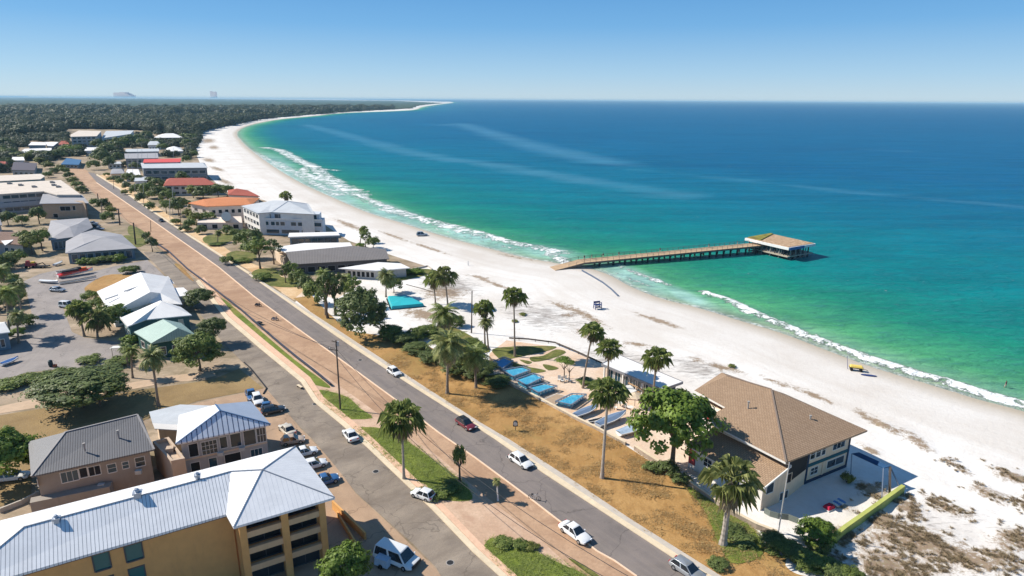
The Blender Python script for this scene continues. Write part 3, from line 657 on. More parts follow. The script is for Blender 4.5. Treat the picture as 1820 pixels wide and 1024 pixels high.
# rejection sampling over the forest polygon, density falling with distance
fp = []; rg = np.random.default_rng(5)
for r0, r1, spacing, s0 in ((200, 430, 6.2, 4.8), (430, 700, 6.2, 4.8), (700, 1100, 8.2, 6.0), (1100, 2000, 14, 9), (2000, 3600, 30, 15)):
    na = int((R(70))*(r1**2-r0**2)/2/spacing**2)
    rr = np.sqrt(rg.random(na)*(r1**2-r0**2)+r0**2); aa = R(-62)+rg.random(na)*R(70)
    q = np.stack([np.sin(aa)*rr, np.cos(aa)*rr], 1); q = q[inside(q, forest_w)]
    sz = s0*(.42+.95*rg.random(len(q))**1.4); fp.append(np.column_stack([q, sz*.35+2.2*(r0 > 1000)+1.5+2*rg.random(len(q)), sz]))
fp = np.vstack(fp); 
clear = [(-1, -1)]
wood = instancer('woodland_trees', fp[:, :3], protos, fp[:, 3]*.95)
tag(wood, 'dense wood of dark olive trees between the town and the horizon', 'woodland', None, 'stuff')
print('forest crowns', len(fp))
TREEZONE = np.array([P(*p)[:2] for p in ((-60,306),(-60,236),(120,222),(360,236),(348,262),(338,282),(210,300),(176,300),(150,284),(120,276),(70,296),(40,312))])
na = 5200; rr = np.sqrt(rg.random(na)*(1150**2-370**2)+370**2); aa = R(-46)+rg.random(na)*R(26); q = np.stack([np.sin(aa)*rr, np.cos(aa)*rr], 1); q = q[inside(q, TREEZONE)]
def topx(x, y):
    m3 = camo.rotation_euler.to_matrix().inverted() @ Vector((x, y, -CAMZ)); return 910+FOC*m3.x/-m3.z, 512-FOC*m3.y/-m3.z
boxes = [(118,184,229,262),(178,244,236,250),(46,108,252,268),(26,96,262,282),(268,330,240,254),(288,330,262,278),(216,290,264,296),(14,70,286,312),(104,150,280,300),(186,220,286,300),(250,330,280,300),(148,186,262,320),(-90,84,308,330)]
kq = []
for x, y in q:
    u, v_ = topx(x, y)
    if not any(a < u < b and c < v_ < d for a, b, c, d in boxes): kq.append((x, y))
kq = np.array(kq); sz = 4.6*(.6+.7*rg.random(len(kq)))
tt = instancer('town_edge_trees', np.column_stack([kq, sz*.55, ]), protos, sz); tag(tt, 'dense low trees filling the gaps between the last houses of the town', 'trees', None, 'stuff')
# dune scrub: low tufts growing on the brown patches of the sand
tl = []; rd_ = random.Random(8)
for k in range(70):
    a = rd_.uniform(0, 6.28); rr_ = rd_.uniform(0, .5); b0 = Vector((math.cos(a*3)*rr_, math.sin(a*3)*rr_, 0)); tip_ = b0+Vector((math.cos(a)*.3, math.sin(a)*.3, rd_.uniform(.12, .36))); sw = Vector((-math.sin(a), math.cos(a), 0))*.035; tl.append((b0-sw, b0+sw, tip_))
ML_dune = leaf_mat('dune_scrub', (.20, .145, .085), (.46, .35, .21), (.50, .46, .24), .35)
tuft = [bpy.data.objects.new('tuft', tri_mesh('tuft', tl, ML_dune))]
cand = np.argwhere((scrub > .05) & ((pts**2).sum(1) < 170**2)).ravel(); pk = rg.choice(cand, size=16000); tp = pts[pk]+rg.normal(size=(len(pk), 2))*.6
nv_ = np.array([mn.fractal(Vector((x*.45, y*.45, 1.7)), .8, 2.1, 4) for x, y in tp]); kk = ((nv_+scrub[pk]*.9) > .60) & (tp[:, 1] < 92) & (rg.random(len(tp)) < .33)
dz_ = instancer('dune_scrub', np.column_stack([tp[kk], height[pk][kk]]), tuft, .35+.5*rg.random(kk.sum())); tag(dz_, 'brown dune scrub growing in patches on the white sand', 'dune scrub', None, 'stuff'); print('tufts', kk.sum())
def in_px(poly, n, seed):
    w_ = np.array([P(*p)[:2] for p in poly]); r_ = np.random.default_rng(seed); lo, hi = w_.min(0), w_.max(0); q = lo+(hi-lo)*r_.random((n, 2)); return q[inside(q, w_)]
ML_drytuft = leaf_mat('dry_grass_blades', (.42, .29, .12), (.66, .48, .24), (.60, .52, .22), .5); ML_lawn = leaf_mat('lawn_blades', (.26, .32, .08), (.42, .48, .14), (.60, .56, .22), .5)
tl2 = []
for k in range(34):
    a = rd_.uniform(0, 6.28); b0 = Vector((rd_.uniform(-.7, .7), rd_.uniform(-.7, .7), 0)); tip_ = b0+Vector((math.cos(a)*.22, math.sin(a)*.22, rd_.uniform(.03, .11))); sw = Vector((-math.sin(a), math.cos(a), 0))*.035; tl2.append((b0-sw, b0+sw, tip_))
q = in_px(DRYV, 60000, 4); q = q[(q[:, 1] < 135)]; nv_ = np.array([mn.fractal(Vector((x*.22, y*.22, 9)), .8, 2.1, 4) for x, y in q]); q = q[nv_ > .05][:6000]
o_ = instancer('dry_grass', np.column_stack([q, np.full(len(q), .045)]), [bpy.data.objects.new('grass_tuft', tri_mesh('grass_tuft', tl2, ML_drytuft))], .6+.8*rg.random(len(q))); tag(o_, 'straw coloured dry grass on the verge beside the main road', 'grass', None, 'stuff')
gl = np.vstack([in_px(pq, nn_, 7) for pq, nn_ in (([(631,762),(684,762),(727,786),(763,812),(812,848),(837,875),(833,890),(774,886),(759,863),(734,851),(690,818),(655,790)], 2300), ([(560,696),(578,694),(618,706),(639,725),(662,743),(608,744),(593,732),(575,717)], 700), ([(873,956),(901,968),(949,979),(992,1000),(1042,1023),(1120,1080),(960,1090),(911,1023),(862,980)], 1500), ([(1222,868),(1248,874),(1300,906),(1352,958),(1350,990),(1300,1000),(1275,960),(1255,910)], 1200))])
o_ = instancer('lawn_grass', np.column_stack([gl, np.full(len(gl), .07)]), [bpy.data.objects.new('lawn_tuft', tri_mesh('lawn_tuft', tl2, ML_lawn))], .5+.6*rg.random(len(gl))); tag(o_, 'green grass of the lawn islands and the slope below the beach house', 'grass', None, 'stuff')
# ---- haze: even, pale air over land and water
hz = bpy.data.meshes.new('haze'); X0, X1, Y0, Y1, Z0, Z1 = -150000, 160000, -400, 245000, -12, 64
vs = [(x, y, z) for z in (Z0, Z1) for x, y in ((X0, Y0), (X1, Y0), (X1, Y1), (X0, Y1))]
hz.from_pydata(vs, [], [(3, 2, 1, 0), (4, 5, 6, 7), (0, 1, 5, 4), (1, 2, 6, 5), (2, 3, 7, 6), (3, 0, 4, 7)])
hm = bpy.data.materials.new('haze_air'); hm.use_nodes = True; ht = hm.node_tree; ht.nodes.remove(ht.nodes['Principled BSDF'])
pv = ht.nodes.new('ShaderNodeVolumePrincipled'); pv.inputs['Color'].default_value = (.50, .80, 1, 1); pv.inputs['Density'].default_value = .000055; pv.inputs['Anisotropy'].default_value = .0
ht.links.new(pv.outputs[0], ht.nodes['Material Output'].inputs['Volume']); hz.materials.append(hm)
hzo = bpy.data.objects.new('haze', hz); COL.objects.link(hzo); tag(hzo, kind='stuff')
scn.cycles.volume_bounces = 0
# ================================================================= BUILDINGS
def wallmat(name, col, var=.07):
    if name in _mc: return _mc[name]
    a = N(name); v = a.obj(); n1 = a.noise(v, .8, 5, .65); n2 = a.noise(v, 1.4, 4, .7, 0, (1, 1, .12)); c = a.ramp(n1, [(.3, [q*(1-var) for q in col]), (.7, [min(1, q*(1+var)) for q in col])])
    c = a.mix(a.mrange(n2, .55, .75, 0, .35), c, [q*.6 for q in col]); a.fin(c, .85, .25); a.bump(n1, .25, .02); _mc[name] = a.m; return a.m
def seam_roof(name, col, line, pitch=.45, axis=0, lw=.07, rough=.45, var=.06):
    """standing seam metal: dark joints every `pitch` metres along the eave"""
    a = N(name); uv = a.uv(); sp = a.n('ShaderNodeSeparateXYZ'); a.l(uv, sp.inputs[0]); u = sp.outputs[axis]
    fr = a.math('FRACT', a.math('DIVIDE', u, pitch)); f = a.math('LESS_THAN', fr, lw/pitch)
    n1 = a.noise(a.obj(), .5, 5, .7, .5); base = a.ramp(n1, [(.3, [c*(1-var*1.6) for c in col]), (.7, [min(.9, c*(1+var)) for c in col])])
    a.fin(a.mix(f, base, line), rough, .4); a.bump(f, .8, .05); return a.m
def shingle_roof(name, c0, c1, w=.5, h=.28, dark=.5):
    a = N(name); uv = a.uv(); b = a.n('ShaderNodeTexBrick'); a.l(uv, b.inputs['Vector'])
    b.inputs['Color1'].default_value = c4(c0); b.inputs['Color2'].default_value = c4(c1); b.inputs['Mortar'].default_value = c4([c*dark for c in c0])
    b.inputs['Scale'].default_value = 1; b.inputs['Mortar Size'].default_value = .035; b.inputs['Mortar Smooth'].default_value = .4; b.inputs['Brick Width'].default_value = w; b.inputs['Row Height'].default_value = h
    n1 = a.noise(a.obj(), .35, 6, .7, .4); c = a.mix(a.mrange(n1, .35, .7, 0, .35), b.outputs[0], [q*.7 for q in c0])
    a.fin(c, .85, .2); a.bump(a.math('SUBTRACT', 1.0, b.outputs['Fac']), .6, .05); return a.m
def flat_roof(name, col, var=.1, stain=None):
    a = N(name); v = a.obj(); n1 = a.noise(v, .22, 6, .7, .6); n2 = a.noise(v, 3, 4, .7)
    c = a.ramp(n1, [(.3, [q*(1-var*1.5) for q in col]), (.65, [min(.9, q*(1+var)) for q in col])])
    if stain: c = a.mix(a.mrange(a.noise(v, .5, 6, .8, 1), .55, .7, 0, .7), c, stain)
    a.fin(a.mix(a.mrange(n2, .5, .8, 0, .25), c, [q*.6 for q in col]), .7, .25); a.bump(n2, .3, .03); return a.m
M_glass = N('window_glass'); M_glass = M_glass.fin((.025, .035, .045), .08, .8)
M_glassb = N('blue_glass'); M_glassb = M_glassb.fin((.02, .06, .09), .12, .8)
M_teal = N('teal_glass'); M_teal = M_teal.fin((.015, .13, .13), .25, .6)
M_frame = plain('white_trim', (.70, .68, .64), .6, .3, 0, .06)
M_dframe = plain('dark_trim', (.08, .085, .09), .6, .3, 0, .1)
M_slab = plain('grey_concrete', (.34, .32, .30), .85, .2, 0, .12, 1.2, .2)
M_dark = plain('dark_opening', (.02, .02, .022), .7, .2, 0, .2)
def inset(poly, d):
    """shrink a CCW outline"""
    n = len(poly); ds = d if hasattr(d, '__len__') else [d]*n; out = []
    for i in range(n):
        p0, p1, p2 = poly[i-1], poly[i], poly[(i+1) % n]
        e1 = (p1-p0).normalized(); e2 = (p2-p1).normalized(); n1 = Vector((-e1.y, e1.x, 0)); n2 = Vector((-e2.y, e2.x, 0))
        a = p0+n1*ds[i-1]; b = p1+n2*ds[i]; cr = e1.x*e2.y-e1.y*e2.x
        if abs(cr) < .05: out.append(p1+(n1*ds[i-1]+n2*ds[i])*.5)
        else:
            t = ((b.x-a.x)*e2.y-(b.y-a.y)*e2.x)/cr; out.append(Vector((a.x+e1.x*t, a.y+e1.y*t, 0)))
    return out
def flat3(p): return Vector((p[0], p[1], 0))
def window(root, a, b, u0, u1, z0, z1, glass=None, frame=None, bars=(1, 1), fr=.09, proud=.05, name='window', pane='pane'):
    """frame with its pane on the wall a-b (outside to the right of a->b, walking counter-clockwise)"""
    glass = glass or M_glass; frame = frame or M_frame
    a, b = flat3(a), flat3(b); e = (b-a).normalized(); n = Vector((e.y, -e.x, 0)); L = (b-a).length
    p = lambda u, z, o: a+e*u+n*o+Vector((0, 0, z))
    f = MB(); c = (u0+u1)/2
    def bar(ua, ub, za, zb, o=proud): 
        q = [p(ua, za, -.02), p(ub, za, -.02), p(ub, zb, -.02), p(ua, zb, -.02)]; r_ = [p(ua, za, o), p(ub, za, o), p(ub, zb, o), p(ua, zb, o)]
        f.poly(r_); [f.poly([q[i], q[(i+1) % 4], r_[(i+1) % 4], r_[i]]) for i in range(4)]
    bar(u0-fr, u0, z0-fr, z1+fr); bar(u1, u1+fr, z0-fr, z1+fr); bar(u0, u1, z1, z1+fr); bar(u0, u1, z0-fr*1.3, z0, proud*1.8)
    for k in range(1, bars[0]): uu = u0+(u1-u0)*k/bars[0]; bar(uu-.03, uu+.03, z0, z1, proud*.8)
    for k in range(1, bars[1]): zz = z0+(z1-z0)*k/bars[1]; bar(u0, u1, zz-.03, zz+.03, proud*.7)
    w_ = wpart(f, name, frame, root)
    g_ = MB(); g_.poly([p(u0, z0, .012), p(u1, z0, .012), p(u1, z1, .012), p(u0, z1, .012)])
    inv = (Matrix.Translation(root.location) @ Matrix.Rotation(root.rotation_euler.z, 4, 'Z')).inverted(); g_.v = [inv @ v for v in g_.v]
    g_.build(pane, glass, w_); return w_
def winrow(root, a, b, n, floors, wfrac=.55, h=1.3, sill=.95, z0=0.0, fh=3.0, margin=.6, **kw):
    L = (flat3(b)-flat3(a)).length-2*margin
    for f in floors:
        for k in range(n):
            c = margin+L*(k+.5)/n; wd = L/n*wfrac/2; window(root, a, b, c-wd, c+wd, z0+f*fh+sill, z0+f*fh+sill+h, **kw)
def ccw(w): return sum(w[i].x*w[(i+1) % len(w)].y-w[(i+1) % len(w)].x*w[i].y for i in range(len(w))) > 0
def roof_part(root, pts, faces, mat, th=.22, name='roof', mats=None):
    """pts world points; faces index lists; a solid slab `th` thick"""
    m = MB()
    for f in faces:
        q = [pts[i] for i in f]; nn = Vector((0, 0, 0))
        for i in range(1, len(q)-1): nn += (q[i]-q[0]).cross(q[i+1]-q[0])
        if nn.z < 0: q = [q[0]]+q[1:][::-1]; q = q[-1:]+q[:-1] if len(q) > 2 else q; 
        if nn.z < 0:    # keep the eave (the lowest edge) first
            pass
        k = min(range(len(q)), key=lambda i: q[i].z+q[(i+1) % len(q)].z); q = q[k:]+q[:k]
        m.poly(q); m.poly([v-Vector((0, 0, th)) for v in reversed(q)])
    # fascia along edges used once
    cnt = {}
    for f in faces:
        for i in range(len(f)): k = tuple(sorted((f[i], f[(i+1) % len(f)]))); cnt[k] = cnt.get(k, 0)+1
    for (i, j), c in cnt.items():
        if c == 1: a, b = pts[i], pts[j]; dz = Vector((0, 0, th)); m.poly([a-dz, b-dz, b, a])
    return wpart(m, name, mat, root)
def house(name, label, foot, ze, roofpts, faces, wm, rm, ins=.5, walls=None, cat='building', group=None, wallh=None, th=.22, base=True, eavez=None, rname='roof'):
    """foot: photo pixels of the eave outline at height ze; roofpts: extra (px,py,z); faces index foot+roofpts"""
    ev = [P(x, y, ze if eavez is None else eavez[i]) for i, (x, y) in enumerate(foot)]
    if not ccw(ev): raise Exception('outline must be counter-clockwise: '+label)
    rp = [P(*q) for q in roofpts]; c = sum(ev, Vector())/len(ev)
    t = thing(name, label, cat, (c.x, c.y, 0), 0, group)
    w_ = inset([flat3(v) for v in ev], ins) if walls is None else walls
    h = (wallh if wallh is not None else (min(v.z for v in ev)-th*.6))
    m = MB(); m.prism([(v.x, v.y) for v in w_], -.05, h, bottom=False); wpart(m, 'wall', wm, t)
    if faces: roof_part(t, ev+rp, faces, rm, th, rname)
    else: roof_part(t, ev, [list(range(len(ev)))], rm, th, rname)
    return t, w_, ev, rp
W_cream = wallmat('cream_render', (.62, .55, .44)); W_tan = wallmat('tan_render', (.70, .375, .135)); W_brown = wallmat('brown_render', (.33, .285, .24))
W_white = wallmat('white_render', (.74, .71, .67)); W_grey = wallmat('grey_render', (.42, .41, .40)); W_beige = wallmat('beige_render', (.70, .54, .39)); W_pink = wallmat('pale_pink_render', (.68, .58, .50))
W_blue = wallmat('blue_grey_boards', (.16, .22, .27)); W_tealw = wallmat('teal_boards', (.07, .15, .16)); W_navy = wallmat('navy_paint', (.03, .05, .09)); W_green = wallmat('dark_green_boards', (.03, .09, .075))
R_white = seam_roof('white_seamed_metal', (.77, .77, .78), (.16, .18, .23), .36, 0, .045, .4)
R_whitep = seam_roof('plain_white_metal', (.79, .78, .78), (.55, .58, .63), .5, 0, .03, .45)
R_bluep = flat_roof('blue_grey_metal', (.36, .42, .52), .06)
R_white2 = seam_roof('blue_white_seamed_metal', (.70, .75, .82), (.05, .09, .18), .72, 0, .13, .4)
R_grey = seam_roof('grey_corrugated_metal', (.17, .165, .17), (.085, .083, .086), .30, 0, .10, .5)
R_ltgrey = seam_roof('light_grey_corrugated', (.40, .39, .38), (.16, .15, .15), .42, 0, .15, .5)
R_shing = shingle_roof('brown_shingles', (.35, .235, .15), (.42, .29, .19)); R_shing2 = shingle_roof('grey_brown_shingles', (.20, .165, .14), (.25, .205, .175))
R_sheet = flat_roof('white_membrane', (.76, .74, .72), .06); R_cream = flat_roof('cream_gravel_roof', (.66, .57, .48), .08, (.40, .33, .28)); R_greyf = flat_roof('grey_sheet_roof', (.34, .33, .34), .08)
R_greyw = flat_roof('pale_grey_sheet_roof', (.50, .52, .54), .08)
R_orange = shingle_roof('orange_tiles', (.66, .24, .10), (.72, .29, .13), .4, .35, .75); R_red = shingle_roof('red_tiles', (.40, .10, .07), (.45, .13, .09), .4, .35, .75); R_redd = flat_roof('red_sheet_roof', (.62, .08, .07), .08)
R_mint = seam_roof('mint_green_metal', (.34, .46, .40), (.16, .26, .22), .5, 0, .05, .5); R_brown = seam_roof('brown_grey_sheeting', (.22, .195, .18), (.10, .09, .085), .5, 0, .10, .6)
def edge_panel(root, a, b, u0, u1, z0, z1, mat, name, proud=.04):
    a, b = flat3(a), flat3(b); e = (b-a).normalized(); n = Vector((e.y, -e.x, 0)); m = MB()
    p = lambda u, z, o: a+e*u+n*o+Vector((0, 0, z))
    q = [p(u0, z0, -.02), p(u1, z0, -.02), p(u1, z1, -.02), p(u0, z1, -.02)]; r_ = [p(u0, z0, proud), p(u1, z0, proud), p(u1, z1, proud), p(u0, z1, proud)]
    m.poly(r_); [m.poly([q[i], q[(i+1) % 4], r_[(i+1) % 4], r_[i]]) for i in range(4)]
    return wpart(m, name, mat, root)
def wpix(a, b, px, z, h=None):
    """distance along wall a->b of the photo column px at height z"""
    a, b = flat3(a), flat3(b); best = None
    L = (b-a).length
    for k in range(201):
        q = a+(b-a)*k/200; q = Vector((q.x, q.y, z)); s = proj(q)
        if best is None or abs(s[0]-px) < best[0]: best = (abs(s[0]-px), L*k/200)
    return best[1]
_cm = None
def proj(q):
    global _cm
    if _cm is None: _cm = camo.rotation_euler.to_matrix().inverted()
    v = _cm @ (Vector(q)-Vector((0, 0, CAMZ))); return (910+FOC*v.x/-v.z, 512-FOC*v.y/-v.z)
def wz(a, b, u, py):
    """height on wall a-b at distance u seen at photo row py"""
    a, b = flat3(a), flat3(b); q = a+(b-a).normalized()*u; lo, hi = -5, 20
    for _ in range(30):
        m = (lo+hi)/2
        if proj((q.x, q.y, m))[1] > py: lo = m
        else: hi = m
    return lo
def pwin(root, a, b, x0, y0, x1, y1, **kw):
    """window whose photo box is x0..x1, y0..y1 (top, bottom)"""
    zc = 3.0
    for _ in range(3):
        u0, u1 = wpix(a, b, x0, zc), wpix(a, b, x1, zc)
        if u0 > u1: u0, u1 = u1, u0
        um = (u0+u1)/2; za, zb = wz(a, b, um, y1), wz(a, b, um, y0); zc = (za+zb)/2
    if u1-u0 < .25: u1 = u0+.4
    return window(root, a, b, u0, u1, max(.1, za), zb, **kw)

# ---- the tan apartment block with the long white roof (bottom left)
ZE = 9.6
foot = [(415, 937), (595, 884), (525, 793), (-70, 943), (-110, 1062), (402, 914)]
ev = [P(x, y, ZE) for x, y in foot]; 
rp = [P(466, 835, 12.3), P(410, 838, 12.0), P(42, 937, 12.0)]
pts_ = ev+rp; c = sum(ev, Vector())/6
t = thing('apartment_building', 'tan apartment building with a long white metal roof and open balcony bays', 'building', (c.x, c.y, 0))
roof_part(t, pts_, [[0, 1, 6], [1, 2, 6], [2, 3, 8, 7, 6], [0, 6, 7, 5], [4, 8, 3]], R_whitep, .28); roof_part(t, pts_, [[5, 7, 8, 4]], R_white, .28)
# ridge caps and roof ventilators
m = MB()
for i, j in ((6, 0), (6, 2), (6, 7), (7, 8), (8, 4), (6, 1)): m.beam(pts_[i]+Vector((0, 0, .03)), pts_[j]+Vector((0, 0, .03)), .12, .07)
wpart(m, 'ridge_cap', plain('grey_flashing', (.22, .24, .28), .5, .4), t)
def vent(px, py, z, s=1.0):
    p = P(px, py, z); m = MB(); m.box(p+Vector((0, 0, .35*s)), (.75*s, .75*s, .9*s), .4); m.box(p+Vector((0, 0, .9*s)), (1.05*s, 1.05*s, .14), .4)
    m.tube([p+Vector((0, 0, .9*s)), p+Vector((0, 0, 1.25*s))], .28*s, 10); m.tube([p+Vector((0, 0, 1.2*s)), p+Vector((.12, 0, 1.35*s))], [.36*s, .1], 10)
    wpart(m, 'roof_ventilator', plain('galvanised_metal', (.42, .45, .5), .4, .5, .6), t)
vent(102, 930, 11.6, .7); vent(246, 886, 11.7, .9); vent(352, 852, 11.8, .65)
V = [flat3(v) for v in ev]; wl = inset(V, [.9, .9, .6, .6, .7, .7])
m = MB(); wing = [wl[5]+(V[4]-V[5]).normalized()*.0, wl[4], wl[3], wl[2]+(wl[3]-wl[2])*.45]
m.prism([(v.x, v.y) for v in wing], -.05, ZE-.2, bottom=False); wpart(m, 'wall', W_tan, t)
# balcony block: core set back behind columns and slabs
A, B, Cc = wl[0], wl[1], wl[2]; e1 = (B-A).normalized(); nin = Vector((-e1.y, e1.x, 0)); L1 = (B-A).length
dp = 1.5; core = [A+nin*dp, B+nin*dp, Cc, wl[5]+nin*1.2]
m = MB(); m.prism([(v.x, v.y) for v in core], -.05, ZE-.25, bottom=False); wpart(m, 'wall', W_tan, t)
cols_u = [(0, .75), (L1*.47, L1*.47+.8), (L1-.75, L1)]
for u0, u1 in cols_u:
    m = MB(); q = [A+e1*u0, A+e1*u1, A+e1*u1+nin*.9, A+e1*u0+nin*.9]; m.prism([(v.x, v.y) for v in q], 0, ZE-.3, bottom=False); wpart(m, 'column', W_tan, t)
fl = [0.0, 2.75, 5.15, 7.3]
for k, z in enumerate(fl[1:]):
    m = MB(); q = [A+nin*.15, B+nin*.15, B+nin*(dp+.02), A+nin*(dp+.02)]; m.prism([(v.x, v.y) for v in q], z-.3, z, 0)
    wpart(m, 'floor_slab', W_tan, t)
    for (ua, ub) in ((cols_u[0][1], cols_u[1][0]), (cols_u[1][1], cols_u[2][0])):
        m = MB(); q = [A+e1*ua+nin*.1, A+e1*ub+nin*.1, A+e1*ub+nin*.55, A+e1*ua+nin*.55]; m.prism([(v.x, v.y) for v in q], z-.34, z+.42, 0)
        wpart(m, 'balcony_parapet', wallmat('tan_parapet', (.66, .44, .25)), t)
for k in range(4):
    for (ua, ub) in ((cols_u[0][1]+.2, cols_u[1][0]-.1), (cols_u[1][1]+.1, cols_u[2][0]-.2)):
        z = fl[k]; window(t, core[0], core[1], ua, ub, z+.15, min(z+2.1, ZE-.5), glass=M_dark if k else M_glass, frame=M_dframe, bars=(2, 1), name='balcony_door')
# windows of the long wall
a, b = wing[1], wing[0]
for x0, y0, x1, y1 in ((166, 984, 194, 1011), (225, 968, 252, 994), (232, 1009, 257, 1036), (176, 1027, 204, 1052), (120, 1000, 145, 1026)):
    if x0 == 120: continue
    pwin(t, a, b, x0, y0, x1, y1, glass=M_teal, frame=M_dframe, fr=.12, proud=.08)
edge_panel(t, a, b, 0, (flat3(b)-flat3(a)).length-.3, ZE-.75, ZE-.55, plain('brown_fascia', (.20, .13, .09), .7), 'eave_board', .12)
# side wall windows of the block (left flank)
# ramp wall by the entrance
m = MB(); q0, q1 = P(592, 905), P(650, 960); m.beam(q0+Vector((0, 0, .7)), q1+Vector((0, 0, .45)), .25, 1.4); m.beam(P(600, 918)+Vector((0, 0, .4)), P(640, 985)+Vector((0, 0, .4)), .2, .9); wpart(m, 'ramp_wall', W_tan, t)

# ---- brown house under a grey corrugated roof
foot = [(55, 847), (273, 798), (249, 737), (53, 773)]
t, wl, ev, rp = house('terrace_house', 'brown two storey house under a dark grey corrugated hip roof', [(55, 847), (274, 799), (252, 742), (50, 785)], 6.2, [(116, 768, 8.3), (244, 737, 8.3)], [[0, 1, 5, 4], [1, 2, 5], [2, 3, 4, 5], [3, 0, 4]], W_brown, R_grey, .55, wallh=6.3)
a, b = wl[0], wl[1]
for x0, y0, x1, y1, br, gl in ((109, 838, 139, 855, (3, 1), M_glassb), (142, 832, 155, 848, (1, 1), M_dark), (158, 829, 178, 844, (2, 1), M_dark), (192, 825, 206, 839, (1, 2), M_glassb), (218, 821, 229, 832, (1, 2), M_glassb), (241, 813, 257, 828, (1, 2), M_glass),
                            (106, 878, 164, 895, (5, 1), M_teal)):
    pwin(t, a, b, x0, y0, x1, y1, glass=gl, bars=br)
pwin(t, wl[3], wl[0], 70, 850, 84, 862, glass=M_dark); pwin(t, wl[3], wl[0], 72, 880, 82, 890, glass=M_dark)
m = MB(); m.prism([tuple(P(x, y)[:2]) for x, y in ((60, 925), (200, 895), (205, 885), (62, 915))], 0, 2.7); wpart(m, 'porch', W_brown, t)
m = MB()
for i, j in ((4, 0), (4, 5), (5, 1)): m.beam((ev+rp)[i]+Vector((0, 0, .04)), (ev+rp)[j]+Vector((0, 0, .04)), .25, .1)
wpart(m, 'ridge_cap', M_frame if False else plain('grey_ridge', (.30, .28, .27), .6), t)

# ---- grey house with the blue-white seamed hip roof
ev = [P(312, 789, 6.3), P(481, 754, 6.3), P(446, 713, 6.3), P(322, 742, 6.3)]
t, wl, ev, rp = house('seaside_house', 'grey two storey house with a blue white seamed metal hip roof', [(312, 789), (481, 754), (446, 713), (318, 738)], 6.3, [(391, 730, 8.9), (383, 719, 8.7)], [[0, 1, 4]], W_grey, R_white2, .6)
roof_part(t, ev+rp, [[1, 2, 5, 4], [2, 3, 5]], R_bluep, .22); roof_part(t, ev+rp, [[3, 0, 4, 5]], R_sheet, .22)
m = MB()
for i, j in ((4, 0), (4, 1), (4, 5)): m.beam((ev+rp)[i]+Vector((0, 0, .04)), (ev+rp)[j]+Vector((0, 0, .04)), .2, .1)
wpart(m, 'ridge_cap', plain('blue_flashing', (.06, .14, .28), .5, .4), t)
a, b = wl[0], wl[1]
for x0, y0, x1, y1, br, gl in ((336, 789, 352, 811, (1, 1), M_dark), (359, 784, 386, 806, (4, 3), M_glass), (391, 777, 403, 796, (1, 1), M_glass), (410, 771, 428, 793, (1, 1), M_glass), (434, 765, 454, 790, (1, 1), M_glass), (457, 761, 472, 785, (3, 2), M_glass),
                            (340, 822, 356, 842, (1, 1), M_dark), (372, 814, 386, 832, (1, 1), M_glassb), (400, 806, 428, 822, (1, 1), M_dark), (446, 798, 466, 815, (3, 1), M_glassb)):
    pwin(t, a, b, x0, y0, x1, y1, glass=gl, bars=br)
La = (b-a).length; edge_panel(t, a, b, 0, La, 2.95, 3.2, W_beige, 'belt_course', .12); edge_panel(t, a, b, 0, La, 5.75, 5.98, M_frame, 'eave_board', .08)
porch = [P(x, y, 5.2) for x, y in ((271, 752), (332, 756), (378, 721), (320, 719), (265, 732))]
roof_part(t, porch, [[0, 1, 2, 3, 4]], R_greyw, .2, 'porch_roof'); front = [P(271, 752, 5.2), P(332, 756, 5.2), P(327, 765, 4.7), P(275, 762, 4.7)]
roof_part(t, front, [[0, 1, 2, 3]], R_sheet, .12, 'awning')
m = MB(); m.prism([(v.x, v.y) for v in inset([flat3(v) for v in porch], .7)], 0, 5.0, bottom=False); wpart(m, 'porch_wall', W_beige, t)
an = [P(x, y, 4.6) for x, y in ((304, 821), (329, 816), (300, 778), (271, 786))]
m = MB(); q = [flat3(v) for v in an]; m.prism([(v.x, v.y) for v in q], 0, 4.2, bottom=False)
qi = inset(q, .35)
for i in range(4):
    j = (i+1) % 4; r4 = [q[i], q[j], qi[j], qi[i]]; m.prism([(v.x, v.y) for v in r4], 4.2, 4.75, bottom=False)
m.box((qi[1]+qi[2])/2*.6+(qi[0]+qi[3])/2*.4+Vector((0, 0, 4.6)), (1.0, 1.0, .8), .3); m.box((qi[1]+qi[2])*.1+(qi[0]+qi[3])*.4+Vector((0, 0, 4.3)), (.5, 2.6, .25), .6)
wpart(m, 'annexe', wallmat('sand_render', (.52, .40, .30)), t)

# ---- brown shingled beach house (right)
ZM, ZR, ZL = 6.8, 9.8, 5.9
mainr = [P(1271, 757, ZM), P(1397, 822, ZM), P(1542, 765, ZM), P(1395, 700, ZM), P(1283, 662, ZM+.9), P(1234, 694, ZM), P(1289, 724, ZM), P(1260, 740, ZM)]
rdg = [P(1371, 692, ZR), None]
def Pplane(px, py, a, b, c):
    n = (b-a).cross(c-a); r = ray(px, py); o = Vector((0, 0, CAMZ)); return o+r*((a-o).dot(n)/r.dot(n))
for k_, (x, y) in ((5, (1234, 694)), (6, (1289, 724)), (7, (1260, 740))): mainr[k_] = Pplane(x, y, mainr[0], mainr[1], rdg[0])
rdg[1] = Pplane(1292, 668, mainr[0], mainr[1], rdg[0]); print('roof z', [round(v.z, 1) for v in mainr+rdg])
c = P(1370, 790, 0)
t = thing('beach_house', 'large beige beach house with a brown shingled hip roof beside the sand', 'building', (c.x, c.y, 0))
pp = mainr+rdg
roof_part(t, pp, [[0, 1, 8, 9, 5, 6, 7], [1, 2, 8], [2, 3, 8], [3, 4, 9, 8], [4, 5, 9]], R_shing, .25)
low = [P(1217, 789, 3.9), P(1357, 869, 3.9), P(1406, 829, 5.75), P(1268, 762, 5.75)]
roof_part(t, low, [[0, 1, 2, 3]], R_shing, .22, 'lower_roof')
